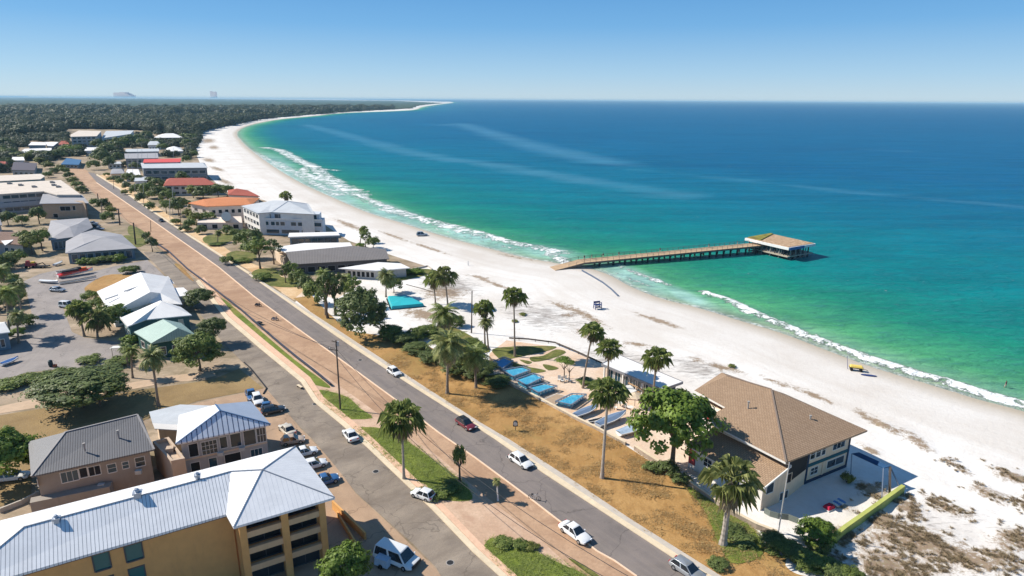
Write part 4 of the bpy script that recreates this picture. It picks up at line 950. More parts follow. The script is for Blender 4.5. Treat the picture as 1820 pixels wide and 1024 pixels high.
m = MB(); m.beam(pp[8]+Vector((0, 0, .05)), pp[1]+Vector((0, 0, .05)), .25, .1); m.beam(pp[8]+Vector((0, 0, .05)), pp[9]+Vector((0, 0, .05)), .25, .1); wpart(m, 'ridge_cap', plain('brown_ridge', (.24, .18, .14), .8), t)
m = MB(); m.beam(low[3]+Vector((0, 0, .1)), low[2]+Vector((0, 0, .1)), .22, .16); m.beam(low[0]-Vector((0, 0, .1)), low[1]-Vector((0, 0, .1)), .14, .14); m.beam(low[1], low[2], .16, .2); wpart(m, 'gutter', M_frame, t)
# lower (street side) walls
lf = [flat3(v) for v in low]; ex = (lf[1]-lf[0]).normalized(); ny = Vector((-ex.y, ex.x, 0))
w0, w1 = lf[0]+ny*.5+ex*.6, lf[1]+ny*.5-ex*.4; w2 = lf[2]-ex*.4; w3 = lf[3]+ex*.6
m = MB(); gz = lambda p: 3.8+(5.55-3.8)*min(1, ((p-lf[0]).dot(ny))/((lf[3]-lf[0]).dot(ny)))
u3 = lambda p, z: Vector((p.x, p.y, z))
m.poly([u3(w0, -.05), u3(w1, -.05), u3(w1, gz(w1)), u3(w0, gz(w0))]); wpart(m, 'wall', wallmat('white_stucco', (.72, .66, .60)), t)
m = MB(); m.poly([u3(w1, -.05), u3(w2, -.05), u3(w2, gz(w2)), u3(w1, gz(w1))]); wpart(m, 'gable_wall', W_beige, t); m = MB(); m.poly([u3(w3, -.05), u3(w0, -.05), u3(w0, gz(w0)), u3(w3, gz(w3))]); wpart(m, 'gable_wall', W_beige, t)
# upper block
mf = [flat3(v) for v in mainr]; e2 = (mf[2]-mf[1]).normalized(); n2 = Vector((-e2.y, e2.x, 0))
k0 = mf[1]+n2*1.7+e2*7.4; k1 = mf[2]+n2*1.6-e2*1.3; up_ = [k0, k1, k1+n2*((mf[3]-mf[2]).dot(n2)-3.0)]
blk = [k0, k1, (mf[3]-mf[2])*.88+k1, mf[4]*.6+mf[3]*.4-n2*.2, mf[5]+(mf[2]-mf[1]).normalized()*1.0, mf[6]+e2*.8, mf[7]+e2*.9, mf[0]+e2*.8, w2]
m = MB(); m.prism([(v.x, v.y) for v in blk], -.05, ZM-.2, bottom=False, top=True); wpart(m, 'wall', W_beige, t)
Lk = (k1-k0).length; Ls = (k0-flat3(w2)).length
edge_panel(t, w2, k0, .15, Ls-.1, 2.6, ZM-.3, M_dark, 'recess_panel', .03)
m = MB()
for i_, j_ in ((7, 0), (0, 1), (5, 6)): m.beam(mainr[i_]-Vector((0, 0, .14)), mainr[j_]-Vector((0, 0, .14)), .16, .26)
wpart(m, 'fascia', M_frame, t)
edge_panel(t, k0, k1, 0, .35, 0, ZM-.3, W_navy, 'corner_board', .08); edge_panel(t, k0, k1, Lk-.35, Lk, 0, ZM-.3, W_navy, 'corner_board', .08)
edge_panel(t, k0, k1, .4, Lk-.4, 2.75, 3.3, wallmat('teal_band', (.02, .10, .13)), 'teal_band', .07); edge_panel(t, k0, k1, .4, Lk-.4, 0, .5, W_navy, 'plinth', .07)
edge_panel(t, k0, k1, Lk*.38, Lk*.38+.3, .5, 2.75, W_beige, 'pilaster', .1)
for u0, u1, z0, z1, br in ((.06, .16, 4.0, 5.5, (1, 2)), (.19, .29, 4.0, 5.6, (1, 2)), (.32, .40, 4.0, 5.6, (1, 2)), (.58, .86, 4.1, 5.5, (3, 1)), (.12, .28, 1.2, 2.3, (2, 2)), (.5, .9, 1.2, 2.4, (2, 1))):
    window(t, k0, k1, u0*Lk, u1*Lk, z0, z1, bars=br)
window(t, w1, w2, .8, 2.2, 2.4, 3.9); window(t, w1, w2, 5.0, 5.9, 2.8, 4.2, glass=M_dark, frame=W_beige); window(t, w1, w2, 3.9, 4.5, .3, 1.5); window(t, w1, w2, 5.0, 5.6, .3, 1.5)
Lw = (w1-w0).length; window(t, w0, w1, Lw*.22, Lw*.33, 1.9, 3.2, bars=(2, 2)); window(t, w0, w1, Lw*.22, Lw*.30, .4, 1.1); window(t, w0, w1, Lw*.62, Lw*.72, 1.9, 3.1, bars=(2, 1)); window(t, w0, w1, Lw*.84, Lw*.92, .9, 2.2)
edge_panel(t, w0, w1, .05, 1.3, .9, 3.75, plain('red_paint', (.42, .05, .05), .6), 'red_panel', .1)
edge_panel(t, mf[5]+e2*.9, mf[6]+e2*.5, 1.6, 3.6, 4.1, 6.1, plain('red_paint', (.42, .05, .05), .6), 'red_door', .5)
m = MB(); q = [mf[5]+ny*0+e2*.55, mf[6]+e2*.3, mf[6]+e2*2.2, mf[5]+e2*2.6]; m.prism([(v.x, v.y) for v in q], 0, ZM-.4, bottom=False); wpart(m, 'wall', W_white, t)

# ---- flat white beach pavilion
t, wl, ev, rp = house('beach_pavilion', 'low glass beach pavilion with a flat white roof between the palms', [(1069, 647), (1177, 692), (1214, 679), (1100, 631)], 3.7, [], None, wallmat('pavilion_core', (.05, .06, .065)), R_sheet, [.9, .9, .9, .9], th=.35)
for i, nn in ((0, 7), (1, 3)):
    a, b = wl[i], wl[(i+1) % 4]; L = (b-a).length
    for k in range(nn): window(t, a, b, L*k/nn+.25, L*(k+1)/nn-.25, .25, 3.1, glass=M_teal if False else M_glassb, frame=W_white if i == 0 else M_dframe, fr=.14, proud=.1, bars=(2, 1))
m = MB(); V4 = [flat3(v) for v in ev]
for i in range(4):
    a, b = V4[i], V4[(i+1) % 4]; m.beam(Vector((a.x, a.y, 3.55)), Vector((b.x, b.y, 3.55)), .12, .5)
wpart(m, 'fascia', plain('grey_fascia', (.22, .22, .24), .6), t)
for k in (0.02, .35, .68, .98):
    m = MB(); q = (V4[0]*(1-k)+V4[1]*k)*.97+V4[2]*.03; m.box((q.x, q.y, 1.7), (.3, .3, 3.4), .5); wpart(m, 'column', W_white, t)
t2 = thing('terrace_bar', 'cluttered timber terrace bar leaning against the glass pavilion', 'kiosk', P(1140, 712)[:3]); m = MB()
for x, y in ((1118, 700), (1130, 706), (1142, 712), (1152, 718)):
    p = P(x, y); m.box(p+Vector((0, 0, 1.1)), (.15, .15, 2.2)); m.box(p+Vector((.5, .3, .5)), (.9, .6, 1.0), .6)
m.beam(P(1116, 699)+Vector((0, 0, 2.2)), P(1154, 719)+Vector((0, 0, 2.2)), .2, .2); m.beam(P(1116, 699)+Vector((0, 0, 1.1)), P(1154, 719)+Vector((0, 0, 1.0)), .3, .1)
wpart(m, 'frame', plain('sun_bleached_timber', (.42, .27, .15), .8), t2); m = MB(); q = [P(x, y, 2.3) for x, y in ((1108, 686), (1120, 684), (1132, 695), (1116, 700))]; m.poly(q); m.poly([v-Vector((0, 0, .06)) for v in q[::-1]]); wpart(m, 'canopy', M_frame, t2)

# ---- grey-roofed white hotel by the beach
t, wl, ev, rp = house('beach_hotel', 'white three storey beach hotel with a curved grey roof and window bands', [(458, 379), (482, 377), (560, 381), (548, 362), (487, 356), (429, 366)], 9.4, [(512, 357, 11.6), (490, 356, 11.4)], [[0, 1, 6, 7, 5], [1, 2, 3, 6], [3, 4, 7, 6], [4, 5, 7]], W_white, R_greyw, .5)
a, b = wl[0], wl[2]; a, b = P(460, 379, 9), P(572, 382, 9)
m = MB(); q = [flat3(a), flat3(b), flat3(b)+Vector((-1.5, 9, 0)), flat3(a)+Vector((2, 9, 0))]; m.prism([(v.x, v.y) for v in q], 0, 6.4, bottom=False); m.prism([(v.x, v.y) for v in inset(q, 1.2)], 6.4, 9.0, bottom=False)
wpart(m, 'wing', W_grey if False else wallmat('blue_white_render', (.55, .58, .62)), t)
a, b = q[0], q[1]; L = (b-a).length
for fl_, us in ((.4, ((.02, .30), (.34, .62), (.66, .95))), (3.7, ((.03, .14), (.18, .24), (.26, .31), (.33, .40), (.50, .58), (.61, .74), (.76, .84), (.87, .98)))):
    for u0, u1 in us: window(t, a, b, u0*L, u1*L, fl_+.4, fl_+1.9, glass=M_glassb, fr=.12)
qi = inset(q, 1.2); L = (qi[1]-qi[0]).length
for u0, u1 in ((.02, .13), (.2, .34), (.38, .52), (.56, .7), (.74, .95)): window(t, qi[0], qi[1], u0*L, u1*L, 6.8, 8.6, glass=M_glassb, fr=.12, bars=(2, 1))
a, b = wl[5], wl[0]; winrow(t, a, b, 5, (0, 1, 2), .7, 1.5, .8, fh=3.05, fr=.12)
edge_panel(t, q[0], q[1], 0, (q[1]-q[0]).length, 6.3, 7.1, W_white, 'balcony_rail', .08)
# ---- orange tiled villa
t, wl, ev, rp = house('tiled_villa', 'beige villa with a wide orange tiled roof next to the white hotel', [(334, 361), (368, 367), (447, 364), (462, 352), (400, 350)], 7.6, [(362, 354, 8.9), (438, 353, 8.9)], [[0, 1, 5], [1, 2, 6, 5], [2, 3, 6], [3, 4, 0, 5, 6]], W_pink, R_orange, .9)
winrow(t, wl[1], wl[2], 6, (1,), .5, 1.6, .7, fh=3.4, glass=M_dark, frame=M_frame); winrow(t, wl[1], wl[2], 5, (0,), .5, 2.0, .3, glass=M_dark)
winrow(t, wl[0], wl[1], 2, (0, 1), .4, 1.4, .9, fh=3.4)
m = MB(); q = [P(x, y) for x, y in ((352, 408), (432, 408), (430, 396), (356, 396))]; m.prism([(v.x, v.y) for v in q], 0, 3.0, bottom=False); wpart(m, 'terrace', W_pink, t); winrow(t, q[0], q[1], 4, (0,), .5, 1.8, .4, glass=M_dark)
m = MB(); m.tube([P(402, 385, 3.0), P(402, 385, 6.6)], 2.0, 14); wpart(m, 'round_stair', W_white, t)
# ---- glazed flat block and the long brown hall
t, wl, ev, rp = house('glazed_block', 'low glazed block with flat white roof slabs behind the long hall', [(512, 421), (604, 418), (600, 412), (514, 414)], 4.6, [], None, W_blue, R_sheet, .5, th=.4)
winrow(t, wl[0], wl[1], 7, (0,), .85, 3.0, .5, glass=M_glassb, frame=M_dframe)
t, wl, ev, rp = house('long_hall', 'long hall with a brown grey corrugated roof and a white roof edge', [(518, 470), (692, 460), (686, 446), (560, 446), (508, 450)], 3.6, [(508, 448, 5.6), (627, 437, 5.6), (686, 443, 4.6)], [[0, 1, 7, 6, 5], [1, 2, 7], [2, 3, 6, 7], [3, 4, 5, 6], [4, 0, 5]], wallmat('hall_wall', (.14, .13, .13)), R_brown, .8)
winrow(t, wl[0], wl[1], 9, (0,), .7, 1.7, .5, glass=M_dark, frame=M_slab)
q = [P(x, y, z) for x, y, z in ((485, 440, 5.0), (508, 448.5, 5.3), (626, 437, 5.5), (622, 431, 5.0), (540, 432, 5.0))]; roof_part(t, q, [[0, 1, 2, 3, 4]], R_sheet, .3, 'white_roof')
m = MB(); q = [P(x, y) for x, y in ((490, 462), (506, 475), (560, 462), (540, 452))]; m.prism([(v.x, v.y) for v in q], 0, 3.2, bottom=False); wpart(m, 'entrance_wing', W_beige, t)
t, wl, ev, rp = house('beach_bar', 'low beach bar with white flat canopies below the long hall', [(601, 477), (668, 481), (729, 476), (712, 468), (672, 466)], 3.2, [], None, W_grey, R_sheet, .9, th=.25)
winrow(t, wl[0], wl[1], 6, (0,), .7, 1.7, .6, glass=M_dark); 
# ---- pair of grey hipped bungalows
t, wl, ev, rp = house('bungalow', 'grey hip roofed bungalow with tall blue windows beside the car park', [(116, 450), (243, 441), (216, 417), (168, 408), (117, 429)], 4.0, [(144, 414.5, 5.3), (185, 421, 6.0), (150, 434, 5.2)], [[0, 1, 6, 7], [1, 2, 6], [2, 3, 5, 6], [3, 4, 5], [4, 0, 7, 5], [5, 7, 6]], W_blue, R_greyf, .7)
winrow(t, wl[0], wl[1], 8, (0,), .72, 2.6, .55, glass=M_glassb, frame=W_grey, fr=.16)
t, wl, ev, rp = house('bungalow', 'smaller grey hip roofed bungalow behind the blue windowed one', [(86, 427), (131, 421), (165, 404), (156, 387), (90, 392), (84, 415)], 4.2, [(124, 403, 6.0), (140, 397, 6.0)], [[0, 1, 6], [1, 2, 7, 6], [2, 3, 7], [3, 4, 6, 7], [4, 5, 6], [5, 0, 6]], W_blue, R_greyf, .7)
winrow(t, wl[0], wl[1], 4, (0,), .7, 2.5, .5, glass=M_glassb, frame=W_grey)
# ---- long flat-roofed block at the left edge
t, wl, ev, rp = house('office_block', 'long grey block with a cream flat roof and bands of windows', [(-60, 349), (0, 345), (78, 340), (101, 346), (144, 346), (108, 320), (0, 325), (-60, 328)], 9.5, [], None, W_grey, R_cream, .4, th=.5)
for i in (0, 1):
    winrow(t, wl[i], wl[i+1], 5, (0, 1, 2), .86, 1.5, .9, fh=3.05, glass=M_glassb, frame=M_slab)
edge_panel(t, wl[0], wl[1], 0, (wl[1]-wl[0]).length, 2.9, 5.1, wallmat('grey_panels', (.40, .41, .43)), 'balcony_rail', .9); edge_panel(t, wl[1], wl[2], 0, (wl[2]-wl[1]).length*.95, 2.9, 5.1, wallmat('grey_panels', (.40, .41, .43)), 'balcony_rail', .9)
m = MB(); q = [P(x, y, 8.2) for x, y in ((76, 346), (156, 360), (142, 345), (105, 342))]; wq = [flat3(v) for v in q]; m.prism([(v.x, v.y) for v in inset(wq, .8)], 0, 7.6, bottom=False); wpart(m, 'end_wing', wallmat('tan_end_wall', (.46, .34, .24)), t)
q = [P(70, 362, 7.2), P(158, 361, 7.2), P(146, 346, 8.6), P(76, 345, 8.6)]; roof_part(t, q, [[0, 1, 2, 3]], R_greyf, .25, 'lean_to_roof')
a, b = inset([flat3(v) for v in q], .9)[:2]; m = MB(); m.prism([(v.x, v.y) for v in inset([flat3(v) for v in q], .9)], 0, 6.9, bottom=False); wpart(m, 'end_wall', wallmat('tan_end_wall', (.46, .34, .24)), t)
window(t, a, b, 7.5, 12.0, 3.6, 5.6, glass=M_dark, bars=(2, 1)); window(t, a, b, 13, 14.2, 3.8, 5.8, glass=M_dark); window(t, a, b, 4, 6, .4, 2.2, glass=M_dark)
for x, y in ((95, 330), (92, 325), (103, 333), (36, 330), (16, 327), (60, 333)): m = MB(); p = P(x, y, 9.6); m.box(p+Vector((0, 0, .5)), (1.6, 1.2, 1.0), .5); m.box(p+Vector((.9, .4, .3)), (1.0, .8, .6), .2); wpart(m, 'roof_plant', M_slab, t)
t, wl, ev, rp = house('shop_row', 'low cream roofed row behind the long grey block', [(-60, 326), (0, 322), (72, 318.5), (80, 313), (72, 309), (0, 312), (-60, 314)], 4.5, [], None, wallmat('teal_shop_wall', (.12, .25, .28)), R_cream, .4, th=.3)
winrow(t, wl[1], wl[2], 6, (0,), .6, 1.5, .8)
# ---- white tented roofs of the restaurant
t, wl, ev, rp = house('restaurant', 'restaurant with a big white pitched roof and side canopies by the car park', [(172, 518), (197, 557), (266, 538), (324, 541), (300, 492), (238, 488), (206, 503)], 4.0, [(250, 484, 6.8), (267, 519, 6.8), (285, 521, 6.0)], [[0, 1, 8, 7, 6], [1, 2, 8], [2, 3, 9, 8], [3, 4, 7, 8, 9], [4, 5, 7], [5, 6, 7]], W_white, R_sheet, .6)
m = MB(); p1, p2 = P(218, 535, 5.0), P(262, 512, 5.9)
wpart_m = m; m.beam(P(187, 532, 4.9), P(210, 524, 5.3), .3, .3); m.beam(P(220, 518, 5.6), P(250, 508, 6.2), .3, .3); wpart(m, 'roof_scoop', R_greyw, t)
for q in (((301, 512), (314, 527), (343, 525), (326, 511)), ((286, 500), (310, 504), (299, 491), (284, 492))): w_ = [P(x, y, 3.4) for x, y in q]; roof_part(t, w_, [[0, 1, 2, 3]], R_sheet, .15, 'canopy')
m = MB()
for x, y in ((314, 527), (342, 525), (326, 511), (302, 512)): p = P(x, y, 3.3); m.beam(p*1, Vector((p.x, p.y, 0)), .14)
wpart(m, 'canopy_posts', M_frame, t)
window(t, wl[1], wl[2], 1, 5, .6, 3.0, glass=M_teal); window(t, wl[1], wl[2], 6.5, 10, .6, 3.0, glass=M_dark); winrow(t, wl[0], wl[1], 3, (0,), .5, 1.5, .9)
t, wl, ev, rp = house('white_house', 'white hip roofed house with teal walls in front of the restaurant', [(214, 565), (227, 580), (259, 568), (341, 560), (322, 546), (285, 534)], 4.6, [(287, 536, 6.9)], [[0, 1, 2, 6], [2, 3, 6], [3, 4, 6], [4, 5, 6], [5, 0, 6]], W_tealw, R_sheet, .5)
L = (wl[3]-wl[2]).length; window(t, wl[2], wl[3], L*.75, L*.85, .3, 3.6, glass=W_cream, frame=M_frame, name='door', pane='door_leaf'); winrow(t, wl[0], wl[1], 2, (0,), .5, 1.6, 1.0); winrow(t, wl[2], wl[3], 4, (0,), .3, 1.4, 1.1, glass=M_glass)
m = MB(); m.beam(P(227, 580, 4.4)-Vector((0, 0, .1)), P(214, 565, 4.4), .2, .5); wpart(m, 'fascia', M_frame, t)
t, wl, ev, rp = house('green_house', 'small house with a mint green metal gable roof beside the round tree', [(238, 590), (269, 610), (350, 597), (322, 574)], 4.0, [(290, 567.5, 6.4), (316, 583, 6.4)], [[0, 1, 5, 4], [1, 2, 5], [2, 3, 4, 5], [3, 0, 4]], W_green, R_mint, .5)
winrow(t, wl[1], wl[2], 3, (0,), .4, 1.8, .7, glass=M_glass); winrow(t, wl[0], wl[1], 2, (0,), .5, 1.5, .9)
# ---- fragments at the left edge
t, wl, ev, rp = house('boat_shed', 'blue walled shed with a white gable roof at the left edge', [(-60, 600), (18, 590), (10, 572), (-60, 576)], 4.2, [(-60, 578, 5.6), (8, 573, 5.6)], [[0, 1, 5, 4], [1, 2, 5], [2, 3, 4, 5], [3, 0, 4]], W_blue, R_sheet, .4)
winrow(t, wl[0], wl[1], 4, (0,), .5, 1.8, .8, glass=M_glass)
t, wl, ev, rp = house('workshop', 'low workshop with a rusty brown roof at the left edge', [(-60, 438), (0, 432), (44, 436), (32, 412), (-60, 412)], 4.2, [(-60, 416, 5.4), (28, 413, 5.2)], [[0, 1, 2, 6, 5], [2, 3, 6], [3, 4, 5, 6], [4, 0, 5]], W_grey, shingle_roof('rusty_roof', (.26, .17, .13), (.32, .2, .15)), .6)
winrow(t, wl[1], wl[2], 3, (0,), .6, 2.2, .3, glass=M_glassb)
q = [P(x, y, 4.6) for x, y in ((2, 428), (9, 436), (22, 428), (24, 426))]; roof_part(t, q, [[0, 1, 2, 3]], R_sheet, .1, 'awning')
# ---- the far end of the town
def simple(name, label, foot, ze, roof, wm, rm, n=5, floors=(0,), faces=None, th=.3, ins=.5, gl=None, edges=(0,), group=None, h=1.4, sill=.9, wf=.6):
    t, wl, ev, rp = house(name, label, foot, ze, roof or [], faces, wm, rm, ins, th=th, group=group)
    for e_ in edges: winrow(t, wl[e_], wl[(e_+1) % len(wl)], n, floors, wf, h, sill, fh=max(2.8, (ze-.4)/max(1, len(floors))), glass=gl or M_glass, fr=.14, proud=.08)
    return t, wl, ev, rp
HIP = [[0, 1, 5, 4], [1, 2, 5], [2, 3, 4, 5], [3, 0, 4]]
simple('boat_club', 'long boat club with a white vaulted roof beyond the red tiled house', [(253, 299), (369, 298), (364, 290), (250, 290)], 8.5, [(251, 289.5, 9.8), (360, 289, 9.8)], wallmat('club_wall', (.20, .22, .24)), R_greyw, 8, (0, 1), HIP, edges=(0,), gl=M_glassb, h=2.2, sill=.4, wf=.8)
t, wl, ev, rp = simple('red_roofed_block', 'narrow block with a bright red sheet roof behind the boat club', [(254, 289), (320, 288), (322, 281.5), (256, 283)], 10.5, [], W_white, R_redd, 5)
simple('tiled_house', 'pale house with a dull red tiled hip roof behind the villa', [(290, 330), (386, 328.5), (368, 318), (296, 319)], 6.0, [(302, 316.5, 7.8), (362, 316, 7.8)], W_pink, R_red, 7, (0, 1), HIP, edges=(0,))
simple('tiled_house', 'small house with a red pyramid roof right of the dull red one', [(405, 346), (462, 349), (440, 338), (405, 338)], 4.5, [(421, 335, 7.0), (444, 340, 6.0)], W_pink, R_red, 4, (0,), [[0, 1, 5, 4], [1, 2, 5], [2, 3, 4, 5], [3, 0, 4]])
simple('guest_house', 'grey guest house with a white parapet and red eave behind the boat club', [(222, 282), (282, 281), (280, 272), (221, 273)], 8.0, [], wallmat('guest_wall', (.24, .25, .27)), R_greyf, 6, (0, 1), edges=(0,), gl=M_glassb, h=1.8, wf=.8)
simple('guest_house', 'long low grey roofed house left of the beach hut', [(222, 270), (283, 269), (282, 264), (224, 265)], 5.0, [], W_grey, R_greyw, 6, (0,))
simple('beach_hut', 'pale hut with a white pyramid roof near the beach', [(293, 269), (326, 268.5), (322, 263), (297, 263)], 4.5, [(308, 260, 7.6), (310, 260, 7.6)], W_grey, R_sheet, 4, (0,), HIP, gl=M_dark)
simple('pavilion', 'open pavilion with a wide white hip roof among the trees', [(273, 245), (325, 244.5), (318, 240), (282, 240)], 6.0, [(294, 237.2, 10), (308, 237, 10)], W_blue, R_sheet, 8, (0, 1), HIP, gl=M_dark, h=1.8)
simple('flat_roofed_block', 'grey block with a cream flat roof at the top of the road', [(125, 243), (172, 242), (180, 233), (140, 232), (126, 239)], 14, [], W_grey, R_cream, 5, (0, 1, 2, 3), gl=M_glassb, h=2, wf=.7)
simple('flat_roofed_block', 'long low block with a grey roof half hidden by the dark trees', [(180, 246), (232, 238), (238, 232), (188, 233)], 9, [], W_white, R_greyw, 5, (0, 1))
simple('depot', 'white roofed depot left of the cream flat roofed block', [(50, 258), (82, 258), (80, 253), (56, 252.5)], 8, [], W_blue, R_sheet, 5, (0,))
simple('depot', 'second white roofed depot nearest the cream flat roofed block', [(84, 259), (95, 259.5), (104, 252.5), (80, 252.5)], 8, [], wallmat('slate_wall', (.14, .16, .18)), R_sheet, 3, (0,))
simple('depot', 'long white roofed depot lowest of the three', [(32, 272), (91, 268.5), (92, 263), (44, 264.5)], 6, [], wallmat('slate_wall', (.14, .16, .18)), R_sheet, 7, (0,))
simple('blue_shed', 'flat blue roofed shed where the road bends', [(108, 292), (140, 293), (145, 284), (118, 281)], 3.2, [], W_blue, flat_roof('blue_roof', (.03, .12, .26), .1), 4, (0,))
simple('storehouse', 'low storehouse with a dark purple brown roof beside the hedge', [(20, 302), (62, 303), (66, 290), (24, 288)], 4.0, [], W_grey, flat_roof('purple_brown_roof', (.09, .075, .09), .1), 4, (0,))
simple('kiosk', 'tiny flat roofed kiosk right of the road at the bend', [(190, 292), (216, 291), (215, 287), (192, 288)], 3.5, [], W_white, R_greyw, 3, (0,), group=None)
simple('house', 'white gabled house in front of the grey guest house', [(222, 312), (250, 311), (249, 303), (228, 304)], 4.0, [(226, 301, 6), (246, 301, 6)], W_white, R_sheet, 3, (0,), HIP)
# things on the horizon
def far_tower(name, label, px0, px1, topy, ybase, D, steps, mat):
    r0, r1 = ray(px0, ybase), ray(px1, ybase); k = D/r0.y; X0_, X1_ = r0.x*k, r1.x*k; hy = lambda y, x: CAMZ+ray(x, y).z/ray(x, y).y*D
    c = (X0_+X1_)/2; t = thing(name, label, 'building', (c, D, 0)); m = MB()
    for f0, f1, ty in steps:
        xa, xb = X0_+(X1_-X0_)*f0, X0_+(X1_-X0_)*f1; zt = hy(ty, px0+(px1-px0)*(f0+f1)/2); m.box(((xa+xb)/2, D+(X1_-X0_)*.25, (zt-20)/2), (xb-xa, (X1_-X0_)*.5, zt+20))
    wpart(m, 'wall', mat, t); return t
MH = plain('far_concrete', (.8, .8, .8), .9, .1, 0, .1, .02)
far_tower('resort', 'hazy grey resort building low on the horizon', 202, 233, 164, 171, 46000, [(0, .10, 165), (.10, .34, 164.6), (.34, .5, 164.0), (.5, .66, 164.2), (.66, .78, 166), (.78, .88, 167.8), (.88, 1, 169.5)], MH)
t = far_tower('tower_block', 'lone hazy tower block standing on the horizon', 374, 384, 162, 172, 46000, [(0, .25, 162.2), (.25, .45, 163.5), (.45, .95, 163), (.95, 1, 164)], MH)

simple('house', 'small white flat roofed house at the roadside parking', [(238, 322), (262, 321), (260, 314), (240, 315)], 4.0, [], W_white, R_greyw, 3, (0,))
simple('house', 'long grey roofed house between the mast cluster and the boat club', [(196, 309), (222, 308), (220, 301), (198, 302)], 4.0, [(200, 300, 6), (216, 300, 6)], W_beige, R_greyf, 4, (0,), HIP)
simple('house', 'tiny cream house left of the purple brown store', [(-20, 296), (12, 296), (14, 289), (-20, 289)], 4.2, [(-16, 287, 6), (10, 287, 6)], W_cream, R_red, 4, (0,), HIP)
simple('house', 'white flat roofed house above the purple brown store', [(20, 285), (44, 285), (42, 279), (22, 279)], 4.2, [], W_white, R_sheet, 4, (0,))
simple('house', 'pale hip roofed house beside the pyramid roofed hut', [(262, 258), (286, 257.5), (284, 253), (264, 253)], 5, [(267, 251, 7.5), (280, 251, 7.5)], W_white, R_greyw, 4, (0,), HIP)
simple('house', 'low white house between the road bend and the cream flat roofed block', [(150, 268), (176, 267.5), (176, 262), (152, 262)], 5, [], W_white, R_sheet, 4, (0,))
simple('house', 'red roofed house left of the cream flat roofed block', [(104, 259), (124, 258), (122, 252), (106, 252)], 5, [(108, 250.5, 7), (119, 250.5, 7)], W_pink, R_red, 3, (0,), HIP)
simple('house', 'small grey roofed house at the left edge above the workshop', [(-40, 402), (4, 400), (2, 392), (-40, 392)], 4, [(-36, 389, 6), (0, 389, 6)], W_grey, R_greyf, 3, (0,), HIP)

def ac_units():
    for root, x, y, z in ((bpy.data.objects['terrace_house'], 180, 862, 2.6), (bpy.data.objects['terrace_house'], 246, 838, 3.4), (bpy.data.objects['seaside_house'], 430, 797, 3.3), (bpy.data.objects['seaside_house'], 392, 806, 3.3)):
        m = MB(); p = P(x, y, z); d = Vector((-p.x, -p.y, 0)).normalized(); m.box(p+d*.15, (.8, .5, .55), .2); wpart(m, 'air_conditioner', plain('grey_ac_case', (.5, .5, .48), .6), root)
    for (x, y, z), root in (((150, 795, 7.6), bpy.data.objects['terrace_house']), ((210, 772, 7.8), bpy.data.objects['terrace_house']), ((1330, 720, 8.9), bpy.data.objects['beach_house']), ((1440, 745, 8.0), bpy.data.objects['beach_house'])):
        p = P(x, y, z); m = MB(); m.tube([p-Vector((0, 0, .6)), p+Vector((0, 0, .55))], .12, 8); m.tube([p+Vector((0, 0, .5)), p+Vector((0, 0, .65))], .2, 8); wpart(m, 'vent_pipe', M_slab, root)
ac_units()
# ================================================================= TREES, SHRUBS AND PALMS
tree(645,598,11.8,6.6,'dark','large round dark green tree beside the turquoise covered pool',kind='big',low=True)
tree(583,566,12.5,3.2,'dark','tall narrow dark tree left of the large round tree on the dry verge',kind='sparse',flat=5.5)
tree(597,560,12,3.0,'dark','slim dark tree squeezed between the narrow tree and the large round one',kind='sparse',flat=5)
tree(1194,836,13.5,6.3,'bright','tall bright green tree between the beach house and the glass pavilion',kind='big',flat=5.9)
tree(619,1062,6.8,3.0,'bright','round pale flowering tree at the corner of the tan balcony block',kind='big')
tree(356,660,8.2,4.9,'mid','broad round tree right of the mint green gabled house',kind='big')
tree(381,612,6.5,3.6,'dark','darker round tree above the broad one at the side road edge',kind='big')
tree(356,548,5.6,4.3,'dark','dense low tree between the white restaurant roofs and the verge rail',kind='big',low=True)
tree(150,724,6.8,8.6,'dark','very wide spreading dark green tree over the footpath',kind='big',flat=2.7,name='spreading_tree')
tree(178,722,6.0,5.5,'mid','lower right lobe tree beside the wide spreading one',kind='big',flat=2.4,name='spreading_tree')
for x, y, r, l in ((12,690,3.2,'leftmost low shrub along the car park shadow'),(48,680,3.0,'low shrub at the left end of the footpath hedge'),(82,676,2.8,'low shrub beside the dark bin'),(112,668,2.6,'low shrub touching the wide spreading tree')):
    bush(x,y,1.7,r,'mid',l,'low shrubs above the footpath')
bush(160,644,1.6,2.6,'mid','small mounded shrub above the wide spreading tree',name='shrub')
bush(212,648,1.7,3.0,'mid','shrub below the little white signboard',name='shrub')
tree(18,858,8.2,4.6,'bright','bushy tree at the left edge beside the white parked car',kind='big',low=True)
bush(1450,962,3.4,2.5,'bright','round bright green bush beside the yellow green wall',kind='big')
bush(1441,972,1.1,.9,'yellow','little yellow bush under the round bright one',name='shrub')
bush(1460,982,1.3,1.2,'yellow','yellow flowering bush left of the yellow green wall foot',name='shrub')
for x, y, r, t_, l in ((1372,972,2.0,'dark','dark hedge bush at the upper end of the bottom hedge'),(1392,984,2.1,'mid','hedge bush second from the top end'),(1414,994,2.0,'dark','hedge bush third from the top end'),(1436,1008,2.1,'mid','hedge bush in the middle of the bottom hedge'),(1462,1016,1.9,'mid','hedge bush below the yellow flowering bush'),(1486,1026,2.0,'dark','hedge bush near the bottom edge'),(1512,1036,1.8,'mid','lowest hedge bush running out of the picture')):
    bush(x,y,2.0,r,t_,l,'bushes of the bottom hedge',kind='big')
for x, y, r, l in ((1300,945,1.8,'grassy mound left of the big fan palm foot'),(1322,965,1.8,'rough shrub on the green slope'),(1276,1006,1.4,'dry brown shrub by the pavement below the fan palm')):
    bush(x,y,1.0,r,'dark',l,name='shrub')
